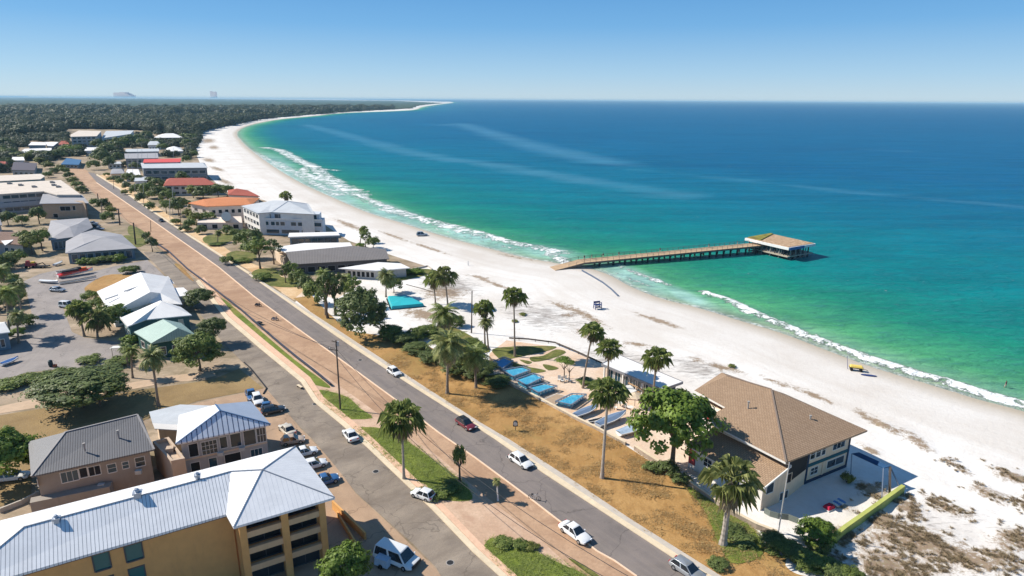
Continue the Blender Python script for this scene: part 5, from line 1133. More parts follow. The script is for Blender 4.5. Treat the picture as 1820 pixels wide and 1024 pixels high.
bush(1186,842,2.2,1.9,'dark','dark shrub by the low wall under the tall bright tree'); bush(1212,858,1.6,1.5,'dark','dark shrub at the corner of the white stucco wall'); bush(1160,836,1.4,1.6,'dark','dark shrub at the end of the dry verge wall'); bush(1505,858,1.8,1.0,'yellow','ochre bush at the foot of the beach house wall')
bush(1040,680,.9,1.8,'mid','low green hedge right of the leaning palm'); bush(1058,684,.9,1.6,'mid','low green hedge touching the pavilion')
tree(463,478,10.8,4.6,'mid','loose tall tree in front of the white hotel',kind='sparse',flat=3.8); tree(487,470,9.0,3.6,'dark','loose tree right of the tall one before the hotel',kind='sparse',flat=3.0)
tree(520,500,6.5,2.6,'mid','small loose tree at the corner of the long hall',kind='sparse'); tree(508,503,6.0,2.0,'dark','thin tree left of the one at the hall corner',kind='sparse')
bush(468,498,2.6,3.0,'mid','oval hedge bush beside the main road'); bush(430,466,1.4,3.4,'mid','low wide bush between the two driveways'); bush(385,436,1.2,3.2,'mid','low wide bush beside the small palm')
for x, y, h, r, t_, l in ((262,352,9,3.6,'mid','small roadside tree with a thin stem nearest the bend'),(283,358,9,4.0,'dark','roadside tree before the boat club'),(300,366,8.5,3.8,'mid','roadside tree below the boat club'),(318,384,9.5,4.2,'dark','roadside tree left of the tiled villa'),(296,380,7,3.0,'mid','low roadside tree beside the slim poles'),
                       (344,352,7.5,4.4,'yellow','yellowish round tree in front of the dull red roof'),(362,354,8,5.0,'dark','dark round tree in front of the dull red roof'),(388,350,7.5,4.8,'mid','round tree between the red roofs'),(404,350,7,4.4,'mid','round tree touching the red pyramid roof'),(372,400,6,3.0,'mid','light tree in the villa terrace'),(350,402,6.5,3.2,'yellow','yellow green tree at the villa corner'),
                       (325,330,9,4.2,'dark','dark tree right behind the dull red roof')):
    tree(x,y,h,r,t_,l,kind='n')
for i, (x, y) in enumerate(((86,316),(97,308),(108,303),(116,308),(123,317),(130,326),(138,335),(146,343))):
    bush(x,y,5.0,3.6,('mid','dark','yellow')[i%3],['topmost hedge shrub behind the cream roof','hedge shrub above the cream roof corner','lightest hedge shrub at the head of the verge','hedge shrub just below the head of the verge','hedge shrub in the middle of the verge row','hedge shrub beside the cable','hedge shrub above the lean-to roof','lowest hedge shrub of the row'][i],'shrubs along the top of the verge')
for x, y, h, r, t_, l in ((58,452,7.5,3.6,'yellow','yellow green tree left of the smaller grey bungalow'),(76,446,8.5,3.4,'mid','green tree touching the smaller grey bungalow'),(44,440,6.5,3.2,'mid','tree above the rusty roofed workshop'),(70,398,8,3.2,'dark','dark tree against the long grey block'),(15,400,6,4,'dark','dark tree under the long grey block'),(40,402,5,3,'mid','small tree beside the dark tree under the grey block')):
    tree(x,y,h,r,t_,l)
for x, y, h, r, t_, l in ((150,470,2.6,2.3,'bright','bright bush at the left end of the bungalow hedge'),(166,470,2.6,2.2,'mid','second bush of the bungalow hedge'),(182,468,2.9,2.4,'mid','third bush of the bungalow hedge'),(198,466,2.6,2.0,'dark','fourth darker bush of the bungalow hedge'),(212,466,3.2,2.4,'bright','brightest bush at the right of the bungalow hedge')):
    bush(x,y,h,r,t_,l,'bushes under the bungalow windows')
bush(226,486,2.6,2.6,'mid','olive bush above the restaurant roof'); bush(240,484,2.4,2.2,'dark','dark bush above the restaurant roof ridge'); bush(160,534,3,2.4,'mid','bush left of the restaurant roof corner'); bush(172,550,3.4,2.4,'mid','bush under the restaurant roof edge'); bush(184,566,3,2.2,'yellow','yellow green bush between palms and restaurant')
tree(196,588,6.5,3.4,'mid','light tree between the restaurant and the white house'); tree(212,578,5.5,2.8,'bright','bright tree against the white house wall'); bush(233,612,2.5,2.0,'bright','bright bush beside the mint green roof'); tree(262,434,5,1.8,'mid','small tree by the verge rail',name='small_tree'); tree(271,448,5.5,2.2,'dark','dark small tree above the dark lay-by',name='small_tree')
for x, y, r, t_, l in ((704,490,2.6,'bright','bright beach hedge bush next to the bar'),(717,488,2.4,'mid','second bush of the beach hedge'),(730,487,2.4,'bright','third bush of the beach hedge'),(743,487,2.2,'bright','bush at the beach end of the hedge'),(690,474,2.4,'bright','bush behind the bar canopy')): bush(x,y,2.0,r,t_,l,'beach hedge bushes')
tree(650,440,7,2.6,'mid','tuft headed tree at the beach side of the long hall',kind='sparse'); tree(664,444,5,2.6,'mid','short tree right of the tuft headed one'); bush(640,440,2,2,'bright','bright bush below the tuft headed tree')
for x, y, h, r, t_, l in ((696,602,3.6,3.4,'mid','bush at the right foot of the large round tree'),(718,612,3.0,3.2,'dark','dark bush along the dry verge edge'),(742,604,3.2,2.8,'mid','bush right of the covered pool'),(740,626,2.4,3.4,'dark','low dark bush on the verge edge'),(768,642,2.6,3.4,'dark','low dark bush left of the big feather palm'),(815,662,4.0,4.4,'dark','dark shrub under the big feather palm'),(853,670,4.0,4.2,'dark','dark shrub under the smaller feather palm'),(884,684,2.0,3.0,'dark','low dark shrub at the upper end of the boats'),(832,650,4.6,4,'dark','dark shrub behind the big feather palm'),(760,596,2.6,3.4,'mid','spreading shrub behind the turquoise pool'),(812,580,3.0,2.4,'mid','round shrub left of the bare pole'),(838,612,1.4,2.4,'mid','low shrub on the grass by the bare pole'),(850,620,1.1,2.4,'mid','low shrub below the bare pole')): bush(x,y,h,r,t_,l,kind='big')
tree(700,520,4.5,2.6,'mid','small round tree below the bar canopies'); tree(628,545,9,3.2,'mid','tree rising behind the large round tree',kind='sparse')
# garden topiary, street saplings
tree(1003,672,4.6,1.8,'bright','umbrella shaped garden tree above the white chairs',flat=.7,name='umbrella_tree'); tree(1012,676,4.2,1.2,'mid','smaller umbrella shaped tree beside the first',flat=.5,name='umbrella_tree')
tree(817,856,6.2,1.0,'mid','slim upright sapling at the corner of the grass island',flat=2.6,name='sapling'); tree(1240,700,2.4,.7,'mid','tiny shrub tree on the beach side of the pavilion',name='sapling') if False else None
palm(885,890,883,855,1.1,'feather','small young palm with a white wrapped trunk beside the main road',.12,bark=M_frame,skirt=0)
bush(775,882,1.0,1.9,'mid','low rough shrub at the grass corner by the silver car'); bush(800,872,1.1,1.8,'mid','low rough shrub behind the one at the corner'); bush(748,878,.7,1.4,'mid','lowest rough shrub beside the pavement'); 
bush(925,972,.9,1.1,'mid','dry grass tuft above the bottom lawn'); bush(895,968,.8,1.4,'mid','green tuft at the tip of the bottom lawn'); bush(945,974,.8,1.0,'yellow','straw coloured tuft right of the dry one')
# palms
palm(718,852,714,742,3.9,'fan','fan palm in the grass island beside the side road',.2,bark=M_paleband)
palm(795,700,797,610,6.4,'feather','big drooping feather palm on the dry verge',.28)
palm(846,690,843,630,5.0,'feather','smaller feather palm right of the big drooping one',.26)
palm(790,640,789,556,6.0,'feather','wide feather palm behind the big drooping one',.26)
palm(915,634,913,524,3.0,'fan','tall fan palm in the garden lawn by the blue pools',.2)
palm(862,616,860,546,3.0,'fan','fan palm in the white sand left of the tall garden palm',.2); palm(868,622,864,572,3.0,'feather','short palm under the sand fan palm',.2)
palm(774,540,770,496,3.4,'fan','shorter of the two palms behind the turquoise pool',.2); palm(796,545,790,488,3.8,'fan','taller of the two palms behind the turquoise pool',.22)
palm(686,528,687,490,4.6,'feather','feather palm left of the beach hedge',.22)
palm(1036,690,1054,588,2.9,'fan','slender palm leaning right beside the pavilion',.2)
palm(1078,706,1083,618,2.9,'fan','palm in front of the pavilion left corner',.2)
palm(1158,728,1168,634,3.2,'fan','palm in front of the pavilion right part',.22)
palm(1070,850,1081,694,3.3,'fan','very tall palm on the dry verge above the white car',.24,bark=M_paleband)
palm(1285,968,1301,850,4.3,'fan','thick trunked fan palm below the beach house',.40,bark=M_paleband,skirt=1.2)
palm(282,722,270,634,3.9,'feather','tall palm rising behind the brown house',.24,skirt=.6)
palm(236,672,233,622,3.0,'feather','palm left of the mint green roofed house',.2,skirt=.6); palm(228,652,222,618,2.4,'feather','short palm by the little white sign',.16,skirt=.5)
palm(150,598,139,549,3.2,'fan','left palm of the pair at the car park corner',.24,skirt=1.1); palm(174,601,170,564,3.6,'fan','right palm of the pair at the car park corner',.24,skirt=1.1)
palm(508,372,508,347,3.6,'fan','palm top showing behind the hotel roof',.22)
palm(579,560,574,486,3.4,'feather','palm rising out of the dark trees on the verge',.22); palm(612,540,612,494,3.4,'feather','palm behind the large round tree',.22); palm(597,552,592,500,3.0,'feather','palm between the two verge palms',.2)
palm(387,431,388,413,2.6,'feather','small palm in the roadside bed before the villa',.18); palm(640,432,646,408,2.2,'fan','small palm at the seaward end of the long hall',.2)
palm(828,530,829,523,1.8,'fan','stub palm beside the bare pole',.15) if False else None
palm(18,598,12,520,4.6,'feather','large dark palm at the left edge by the boat shed',.26); palm(40,560,28,505,4.0,'feather','palm leaning over the car park at the left edge',.22); palm(-8,560,-2,480,4.5,'feather','tall palm just inside the left edge',.26); palm(34,610,30,560,3.4,'feather','short palm in front of the boat shed',.22)
# dark trees round the far end of the road
for i, (x, y, h, r, t_, k) in enumerate(((182,292,13,8,'dark','n'),(192,280,13,9,'dark','n'),(205,270,12,9,'dark','n'),(218,262,12,9,'mid','n'),(232,258,12,9,'dark','n'),(246,254,11,8,'dark','n'),(255,262,10,7,'mid','n'),(262,250,12,9,'dark','n'),(176,268,12,8,'dark','n'),(168,302,8,5,'mid','n'),(196,300,9,5,'dark','n'),(210,288,9,5,'dark','n'),
        (290,268,8,6,'mid','n'),(282,262,8,6,'dark','n'),(334,262,10,7,'dark','n'),(340,252,11,8,'dark','n'),(328,250,10,7,'mid','n'),(345,280,7,4,'mid','n'),(332,290,7,4,'mid','n'),(122,276,10,8,'bright','n'),(136,274,9,7,'mid','n'),(104,282,8,7,'dark','n'),(90,284,8,7,'dark','n'),(74,282,8,7,'dark','n'),(60,282,8,6,'mid','n'),(10,262,10,9,'dark','n'),(-5,275,10,9,'dark','n'),(15,278,8,7,'mid','n'),(30,284,7,6,'mid','n'),(48,286,7,6,'yellow','n'),(70,292,6,5,'yellow','n'),(10,296,7,7,'dark','n'),(86,300,6,5,'yellow','n'),
        (240,302,6,4,'dark','n'),(228,322,6,4,'mid','n'),(244,326,6,4,'dark','n'),(214,316,5,3.5,'mid','n'),(205,322,4,3,'dark','n'),(268,330,6,4.5,'dark','n'),(280,336,7,5,'dark','n'))):
    nm = ['left of','right of','above','below']
    place = ['first dark tree at the right of the road bend','second dark tree behind the road bend','dark tree third up from the road bend','greener tree above the road bend','dark tree below the long grey roofed block','dark tree right of the long grey roofed block','mid green tree in front of the big dark clump','big dark tree left of the white hip roofed pavilion','dark tree against the cream flat roofed block','small tree at the kerb of the road bend','low dark tree at the road bend kerb','low dark tree left of the guest houses',
        'green tree left of the pyramid roofed hut','darker tree behind the green one by the hut','dark tree right of the pyramid roofed hut','dark tree at the edge of the beach','green tree right of the pavilion','small tree on the beach side of the hut','small tree above the boat club roof end','bright green tree before the cream flat roofed block','green tree right of the bright one by the depots','dark tree right below the long depot','dark tree below the middle of the long depot','dark tree below the left part of the long depot','green tree at the left end of the long depot','large dark tree at the far left edge','dark tree cut by the left edge','green tree right of the one cut by the left edge','green tree above the purple brown store','yellow green tree above the purple brown store','yellow green tree right of the purple brown store','dark tree above the cream roofed row','yellow green tree at the head of the hedge',
        'dark shrub tree before the grey guest house','small tree left of the gabled house','dark small tree below the gabled house','small tree by the roadside parking','lowest small tree by the roadside parking','dark tree left of the dull red roof','dark tree under the boat club left wall'][i]
    tree(x,y,h,r,t_,place,kind=k,low=True,cat='tree')

for x, y, h, r, t_, l in ((30,470,5,3.4,'mid','tree at the head of the car park left of the red machine'),(8,480,6,4,'dark','dark tree left of the red machine'),(14,510,4,3.4,'mid','tree at the car park edge above the dark palms'),(6,548,5,4,'dark','dark tree among the left edge palms'),(30,536,3.2,3,'mid','low tree between the left edge palms'),(50,580,3,2.4,'dark','dark shrub tree beside the boat shed'),(38,585,3,2.6,'mid','shrub tree above the boat shed'),(30,600,2.4,2.0,'bright','bright shrub by the boat shed wall'),(192,395,5,3,'mid','tree at the right end of the long grey block'),(186,372,6,3.2,'dark','dark tree at the lean-to roof corner'),(198,380,4,2.6,'yellow','yellow green shrub tree by the lean-to roof'),(168,366,4,2.6,'bright','bright small yucca tree by the short dark pole'),
        (404,470,3,2.4,'mid','low tree at the hall driveway'),(446,460,7,3.4,'mid','leafy tree behind the oval hedge'),(455,440,7,3.4,'dark','dark tree right under the white hotel'),(430,440,6,3,'mid','tree left under the white hotel'),(530,508,5,2.6,'mid','tree at the hall wall'),(545,520,5,2.6,'dark','dark tree beside the pale driveway'),(560,540,7,3,'mid','leafy tree at the left end of the dark verge trees'),(340,408,5,2.8,'mid','roadside tree below the villa terrace'),(358,416,4,2.4,'dark','roadside shrub tree before the terrace'),(268,376,5,2.6,'mid','roadside tree at the slim poles foot'),(252,362,6,3,'dark','dark roadside tree opposite the lean-to roof'),(238,346,5,2.8,'mid','roadside tree above the dark opposite one'),(226,338,5,2.8,'dark','second roadside tree down from the bend'),(214,330,5,2.6,'mid','first roadside tree down from the bend')):
    tree(x,y,h,r,t_,l,low=True)

for x, y, h, r, t_, l in ((243,338,4,3,'mid','tree beside the small flat roofed house'),(256,346,5,3.4,'dark','tree below the small flat roofed house'),(270,354,5,3.2,'mid','tree between the slim light poles'),(290,350,6,3.6,'mid','tree under the boat club wall'),(308,346,6,3.6,'dark','tree left of the dull red roofed house'),(330,372,5,3.2,'mid','tree between villa and roadside poles'),(336,388,4.5,3,'yellow','yellow green tree before the villa left corner'),(312,400,3,2.4,'mid','low roadside tree near the black car'),(330,412,3,2.6,'dark','low dark hedge tree beside the main road'),(222,346,3,2.2,'yellow','dry little tree at the kerb below the bend'),(190,314,3,2.4,'mid','little tree at the kerb top'),(196,322,3,2.2,'yellow','second little tree at the kerb top'),(420,424,4,2.8,'mid','tree under the villa round stair'),(405,416,4,2.4,'dark','dark tree beside the round stair'),(440,424,4,2.6,'mid','tree left of the hotel front')):
    tree(x,y,h,r,t_,l,low=True)
for x, y, r, l in ((1300,652,1.4,'low scrub bush on the beach behind the beach house'),(930,560,1.6,'low dry bush in the white sand by the tall garden palm'),(915,572,1.4,'reddish dry bush at the middle of the tall garden palm'),(1215,700,1.6,'low bush behind the pavilion')):
    bush(x,y,.6,r*.7,'yellow',l,name='shrub')
# ================================================================= VEHICLES, PIER, FURNITURE
def paint(name, col, rough=.28, metal=.0): 
    if name in _mc: return _mc[name]
    a = N(name); a.fin(col, rough, .6, metal); a.b.inputs['Coat Weight'].default_value = .5; _mc[name] = a.m; return a.m
PT = {'white': paint('white_car_paint', (.78, .78, .77)), 'silver': paint('silver_car_paint', (.42, .44, .46), .3, .5), 'black': paint('dark_car_paint', (.02, .022, .026)), 'red': paint('dark_red_car_paint', (.17, .02, .03)), 'beige': paint('beige_car_paint', (.62, .56, .46)), 'blue': paint('blue_car_paint', (.04, .12, .28)), 'tan': paint('tan_car_paint', (.5, .38, .28))}
M_tyre = plain('tyre_rubber', (.02, .02, .02), .9, .2); M_rim = plain('wheel_rim', (.45, .45, .46), .35, .5, .7)
M_cglass = N('car_glass'); M_cglass = M_cglass.fin((.012, .02, .03), .06, .8)
M_lamp = N('lamp_lens'); M_lamp = M_lamp.fin((.75, .76, .78), .12, .7); M_tail = N('tail_lens'); M_tail = M_tail.fin((.45, .02, .02), .2, .6)
M_black = plain('black_plastic', (.025, .025, .027), .6, .3)
def car(px, py, az, col, label, L=4.5, W=1.82, H=1.45, typ='sedan', cat='car', name='car', group=None, roofc=None):
    """az: compass heading of the nose in degrees from +Y clockwise"""
    p = P(px, py, .05); t = thing(name, label, cat, (p.x, p.y, .058), R(90-az), group); hl, w = L/2, W/2
    body = PT[col]; m = MB()
    # lower shell: rings along the length
    bz = .80 if typ != 'pickup' else .95
    st = [(-hl, .42, bz*.80, .80), (-hl*.965, .28, bz*.98, .93), (-hl*.80, .22, bz*1.07, 1.0), (-hl*.4, .2, bz*1.07, 1.0), (0, .2, bz*1.05, 1.0), (hl*.38, .2, bz*1.04, 1.0), (hl*.60, .2, bz*1.0, 1.0), (hl*.86, .24, bz*.88, .96), (hl*.97, .30, bz*.74, .84), (hl, .42, bz*.60, .70)]
    def ring(x, zb, zt, k):
        ww = w*k; zm = zb+(zt-zb)*.55
        return [Vector((x, -ww*.86, zb)), Vector((x, -ww, zb+.12)), Vector((x, -ww*1.0, zm)), Vector((x, -ww*.93, zt-.04)), Vector((x, -ww*.80, zt)), Vector((x, 0, zt+.035)), Vector((x, ww*.80, zt)), Vector((x, ww*.93, zt-.04)), Vector((x, ww, zm)), Vector((x, ww, zb+.12)), Vector((x, ww*.86, zb))]
    rs = [ring(*s) for s in st]
    for i in range(len(rs)-1):
        for k in range(10): m.poly([rs[i][k], rs[i+1][k], rs[i+1][k+1], rs[i][k+1]])
        m.poly([rs[i][10], rs[i+1][10], rs[i+1][0], rs[i][0]])
    m.poly(rs[0]); m.poly(rs[-1][::-1])
    # cabin: base at belt, roof narrower
    zb = bz*1.03
    if typ == 'sedan': xb = (-hl*.72, hl*.42); xr = (-hl*.40, hl*.06)
    elif typ == 'hatch': xb = (-hl*.93, hl*.46); xr = (-hl*.72, hl*.08)
    elif typ == 'van': xb = (-hl*.95, hl*.66); xr = (-hl*.88, hl*.36)
    else: xb = (-hl*.10, hl*.50); xr = (-hl*.02, hl*.18)
    wb, wr = w*.90, w*.70
    b4 = [Vector((xb[0], -wb, zb)), Vector((xb[1], -wb, zb)), Vector((xb[1], wb, zb)), Vector((xb[0], wb, zb))]
    r4 = [Vector((xr[0], -wr, H-.05)), Vector((xr[1], -wr, H-.05)), Vector((xr[1], wr, H-.05)), Vector((xr[0], wr, H-.05))]
    c4_ = [Vector((xr[0]*.9+.02, -wr*.82, H)), Vector((xr[1]-.12, -wr*.82, H)), Vector((xr[1]-.12, wr*.82, H)), Vector((xr[0]*.9+.02, wr*.82, H))]
    for i in range(4): j = (i+1) % 4; m.poly([b4[i], b4[j], r4[j], r4[i]]); m.poly([r4[i], r4[j], c4_[j], c4_[i]])
    m.poly(c4_)
    if typ == 'pickup':
        m.box((-hl*.55, 0, bz+.12), (hl*.84, W*.92, .3)); 
    if roofc: m.mi[-9:] = [1]*9
    bo = m.build('body', [body, PT[roofc or col]], t, smooth=False)
    md = bo.modifiers.new('bevel', 'BEVEL'); md.width = .05; md.segments = 2; md.limit_method = 'ANGLE'; md.angle_limit = R(28)
    bm = bmesh.new(); bm.from_mesh(bo.data); bmesh.ops.remove_doubles(bm, verts=bm.verts, dist=.001); bm.to_mesh(bo.data); bm.free()
    bo.data.polygons.foreach_set('use_smooth', [True]*len(bo.data.polygons))
    def glass(name, q, o):
        c = sum(q, Vector())/4; nn = (q[1]-q[0]).cross(q[2]-q[0]).normalized(); q = [c+(v-c)*Vector((1, 1, 1))*.90+nn*o for v in q]; mm = MB(); mm.poly(q); mm.build(name, M_cglass, t)
    glass('windscreen', [b4[1], b4[2], r4[2], r4[1]], .025); glass('rear_window', [b4[3], b4[0], r4[0], r4[3]], .025)
    for i, j in ((0, 1), (2, 3)):
        s0, s1, q1, q0 = b4[i], b4[j], r4[j], r4[i]; mid = lambda a, b, k: a.lerp(b, k)
        glass('side_window', [mid(s0, s1, .02), mid(s0, s1, .49), mid(q0, q1, .49), mid(q0, q1, .02)], .025); glass('side_window', [mid(s0, s1, .52), mid(s0, s1, .98), mid(q0, q1, .98), mid(q0, q1, .52)], .025)
    for sx in (-.62, .62):
        for sy in (-1, 1):
            mm = MB(); x = sx*hl; mm.tube([(x, sy*(w-.24), .33), (x, sy*(w+.01), .33)], .33, 16); wo = mm.build('wheel', M_tyre, t, smooth=False)
            mm = MB(); mm.tube([(x, sy*(w-.05), .33), (x, sy*(w+.03), .33)], [.2, .19], 10); mm.build('rim', M_rim, wo)
    for sy in (-1, 1):
        mm = MB(); mm.box((hl*.955, sy*w*.62, bz*.70), (.16, .36, .15)); mm.build('headlight', M_lamp, t); mm = MB(); mm.box((-hl*.985, sy*w*.66, bz*.88), (.1, .36, .16)); mm.build('tail_light', M_tail, t)
        mm = MB(); mm.box((xb[1]-.25, sy*(w+.07), zb+.06), (.14, .16, .12)); mm.build('wing_mirror', body, t)
    mm = MB(); mm.box((hl*.985, 0, .46 if L < 5.5 else .6), (.12, W*.5 if L < 5.5 else W*.72, .16 if L < 5.5 else .4)); mm.build('grille', M_black, t)
    return t
DN = 141.2      # heading of the traffic coming down the road
car(1022,952,DN,'white','white sedan with a red roof corner, lowest whole car on the main road',4.9)
car(926,824,DN,'white','white hatchback with dark windows in the middle of the main road',4.5,typ='hatch')
car(828,758,DN,'red','dark red car with a black roof above the white hatchback on the main road',4.5,typ='hatch',roofc='black')
car(701,665,DN,'white','small white car farthest up of the near cars on the main road',4.0,1.7,typ='hatch')
car(287,394,DN,'black','black car far up the main road by the villa',4.6)
car(1222,1019,DN,'silver','silver blue car cut by the bottom edge of the picture',4.6,typ='hatch')
car(623,778,-32,'white','white car standing at the side road kerb by the grass island',4.3)
car(752,884,-60,'white','silver white car half on the pavement at the side road',3.6,1.7,typ='hatch')
car(458,714,150,'white','white car with a blue windscreen behind the seamed roof house',4.4,typ='hatch'); car(447,706,150,'blue','blue car half hidden behind the white one at the seamed roof'); car(486,733,60,'black','black car parked across beside the seamed roof house',4.2,typ='hatch'); car(474,729,160,'blue','dark blue car under the corner of the seamed roof',4.0)
car(511,768,-40,'beige','cream car parked beside the grey house',4.4); car(521,787,70,'tan','tan car parked below the cream one',3.8,typ='hatch'); car(543,808,60,'white','white car peeping over the roof tip',3.8); car(559,830,60,'white','white car second from the roof tip',3.8,typ='hatch'); car(580,858,60,'blue','blue car at the right side of the white metal roof',3.8)
car(22,852,75,'white','white car parked between the edge tree and the brown house',4.7,typ='hatch')
car(103,518,100,'silver','silver car alone in the upper car park',4.5,typ='hatch'); car(119,546,98,'white','white car parked left of the palm pair',3.9,typ='van',H=1.8)
car(750,419,75,'silver','silver off-road car standing on the beach',4.8,1.95,1.8,typ='hatch')
for x, y, c_, l in ((166,399,'silver','upper car in the small bay behind the bungalows'),(170,404,'black','middle dark car in the small bay behind the bungalows'),(176,409,'silver','lower car in the small bay behind the bungalows')): car(x,y,80,c_,l,4.2,group='cars parked behind the bungalows')
car(706,996,118,'white','big white van with a wide dark grille in the shade of the tan block',6.0,2.5,1.95,typ='van',cat='van',name='van')
t = bpy.data.objects[-1] if False else None
# open door and trailer beside the pickup
tr = thing('box_trailer', 'pale blue box trailer behind the big white van', 'trailer', P(683, 1004)[:3], R(-25)); m = MB(); m.box((0, 0, .75), (1.9, 1.5, 1.0), 0, 0, .92); m.build('box', plain('pale_blue_paint', (.45, .55, .66), .5, .4), tr)
for sy in (-.85, .85): m = MB(); m.tube([(0, sy-.08, .3), (0, sy+.08, .3)], .3, 12); m.build('wheel', M_tyre, tr)
m = MB(); m.beam((.9, 0, .4), (2.0, 0, .4), .1); m.build('drawbar', M_black, tr)
# ---- boats, tarps, pool frames along the verge wall
M_tarpB = plain('blue_tarp', (.05, .25, .48), .5, .4, 0, .2, 1.2, .3); M_pool = N('pool_water'); v = M_pool.obj(); M_pool = M_pool.fin(M_pool.ramp(M_pool.noise(v, .9, 4, .7, 1.5), [(.35, (.02, .25, .44)), (.6, (.12, .45, .60))]), .15, .5)
M_hull = plain('grey_blue_cover', (.14, .20, .30), .5, .4, 0, .15, 1.0, .2); M_lattice = plain('steel_tube', (.20, .24, .30), .5, .4, .3)
def pool(q, h, label, surf, name='pool'):
    w_ = [P(x, y) for x, y in q]; w_ = w_ if ccw(w_) else w_[::-1]; c = sum(w_, Vector())/4; t = thing(name, label, 'pool', (c.x, c.y, 0), 0, 'raised pools along the verge wall' if name == 'pool' else None)
    i2 = inset([flat3(v) for v in w_], .28); m = MB(); m.prism([(v.x, v.y) for v in i2], 0, h-.12, bottom=False); wpart(m, 'water' if surf is M_pool else 'cover', surf, t)
    m = MB()
    for i in range(4):
        a, b = w_[i], w_[(i+1) % 4]; A3 = Vector((a.x, a.y, h)); B3 = Vector((b.x, b.y, h)); m.beam(A3, B3, .28, .1); m.beam(Vector((a.x, a.y, .12)), Vector((b.x, b.y, .12)), .06)
        n = max(2, int((b-a).length/.7))
        for k in range(n):
            s = A3.lerp(B3, k/n); s2 = A3.lerp(B3, (k+1)/n); m.beam(s, Vector((s.x, s.y, 0)), .07); m.beam(Vector((s.x, s.y, .1)), s2-Vector((0, 0, .1)), .05)
    wpart(m, 'frame', M_lattice, t); return t
pool([(875,650),(896,641),(912,648),(893,662)], .9, 'small pale blue pool highest up beside the palms', M_tarpB)
pool([(893,666),(929,660),(943,666),(912,678)], 1.1, 'bright blue pool second from the palms', M_pool)
pool([(917,683),(948,672),(966,679),(936,694)], 1.1, 'turquoise pool with a white rim third from the palms', M_pool)
pool([(940,697),(968,690),(990,695),(957,707)], 1.1, 'clear blue pool with lattice sides before the brown cover', M_pool)
t = thing('ground_sheet', 'brown sand coloured cover spread between two blue pools', 'tarp', P(986, 709)[:3]); m = MB(); q = [P(x, y, .35) for x, y in ((962,712),(990,700),(1013,706),(986,720))]; m.prism([(v.x, v.y) for v in (q if ccw(q) else q[::-1])], .03, .4); wpart(m, 'cover', plain('brown_cover', (.40, .29, .20), .8), t); m = MB(); [m.beam(q[i], q[(i+1) % 4], .14, .14) for i in range(4)]; wpart(m, 'frame', M_frame, t)
pool([(987,722),(1016,708),(1042,709),(1015,728)], 1.0, 'deep blue pool with raised corners below the brown cover', M_pool)
def dinghy(a, b, W_, H_, label, mat, group='covered dinghies by the verge wall', name='dinghy', mast=True):
    A_, B_ = P(*a), P(*b); d = B_-A_; L_ = d.length; t = thing(name, label, 'boat', (A_.x, A_.y, 0), math.atan2(d.y, d.x), group); m = MB(); n = 12; rings = []
    for i in range(n+1):
        s = i/n; ww = W_/2*(.62+.5*s if s < .4 else .82)*max(.02, (1-max(0, (s-.4)/.6)**2.2)); sh = H_*(.62+.38*s*s+.1*(1-s)); ring_ = []
        for k in range(9): an = math.pi*k/8; ring_.append(Vector((s*L_, -ww*math.cos(an), sh-math.sin(an)*sh*(.85-.25*s))))
        rings.append(ring_)
    for i in range(n):
        for k in range(8): m.poly([rings[i][k], rings[i+1][k], rings[i+1][k+1], rings[i][k+1]])
    m.poly(rings[0]); ho = m.build('hull', PT['white'] if mat is not M_hull else plain('grey_hull', (.42, .45, .50), .4, .4), t, smooth=False)
    m = MB()
    for i in range(n):
        a0, b0, a1, b1 = rings[i][0], rings[i][8], rings[i+1][0], rings[i+1][8]; up_ = Vector((0, 0, .18)); m.poly([a0, a1, (a1+b1)/2+up_, (a0+b0)/2+up_]); m.poly([(a0+b0)/2+up_, (a1+b1)/2+up_, b1, b0])
    m.build('cover', mat, t); m = MB()
    for i in range(n): m.beam(rings[i][0], rings[i+1][0], .09, .07); m.beam(rings[i][8], rings[i+1][8], .09, .07)
    m.build('gunwale', M_frame, t)
    m = MB(); m.beam((L_*.25, -.5, .05), (L_*.25, .5, .05), .15); m.beam((L_*.7, -.5, .05), (L_*.7, .5, .05), .15); m.build('chock', M_lattice, t)
    if mast: m = MB(); m.tube([(L_*.97, 0, .3), (L_*.97, 0, 2.4)], .05, 6); m.build('mast', M_frame, t)
    return t
dinghy((1022,744),(1064,727),2.3,1.1,'grey blue covered dinghy nearest the deep blue pool',M_hull); dinghy((1062,761),(1112,740),2.6,1.2,'larger grey blue covered dinghy behind the very tall palm',M_hull); dinghy((1099,776),(1144,762),2.6,1.1,'covered dinghy with a wrinkled silver sheet by the bright green tree',plain('silver_sheet', (.36, .45, .55), .35, .5, 0, .25, 2, .5))
dinghy((1046,752),(1070,747),1.0,.5,'small dark skiff between the two covered dinghies',M_black,mast=False)
# turquoise covered pool on the sand
w_ = [P(x, y, 1.0) for x, y in ((697,544),(752,539),(722,524),(690,526))]; w_ = [flat3(v) for v in (w_ if ccw(w_) else w_[::-1])]; c = sum(w_, Vector())/4
t = thing('covered_pool', 'large turquoise sheeted pool beside the round dark tree', 'pool', (c.x, c.y, 0)); m = MB(); o_ = inset(w_, -.25)
for i in range(4): j = (i+1) % 4; u_ = lambda p, z: Vector((p.x, p.y, z)); m.poly([u_(o_[i], 0), u_(o_[j], 0), u_(w_[j], .95), u_(w_[i], .95)]); m.poly([u_(w_[i], .95), u_(w_[j], .95), u_(c, 1.25)])
wpart(m, 'sheet', plain('turquoise_sheet', (.03, .42, .47), .45, .4, 0, .12, .6, .2), t); m = MB(); m.prism([(v.x, v.y) for v in inset(w_, -.6)], 0, .12, bottom=False); wpart(m, 'surround', M_black, t)
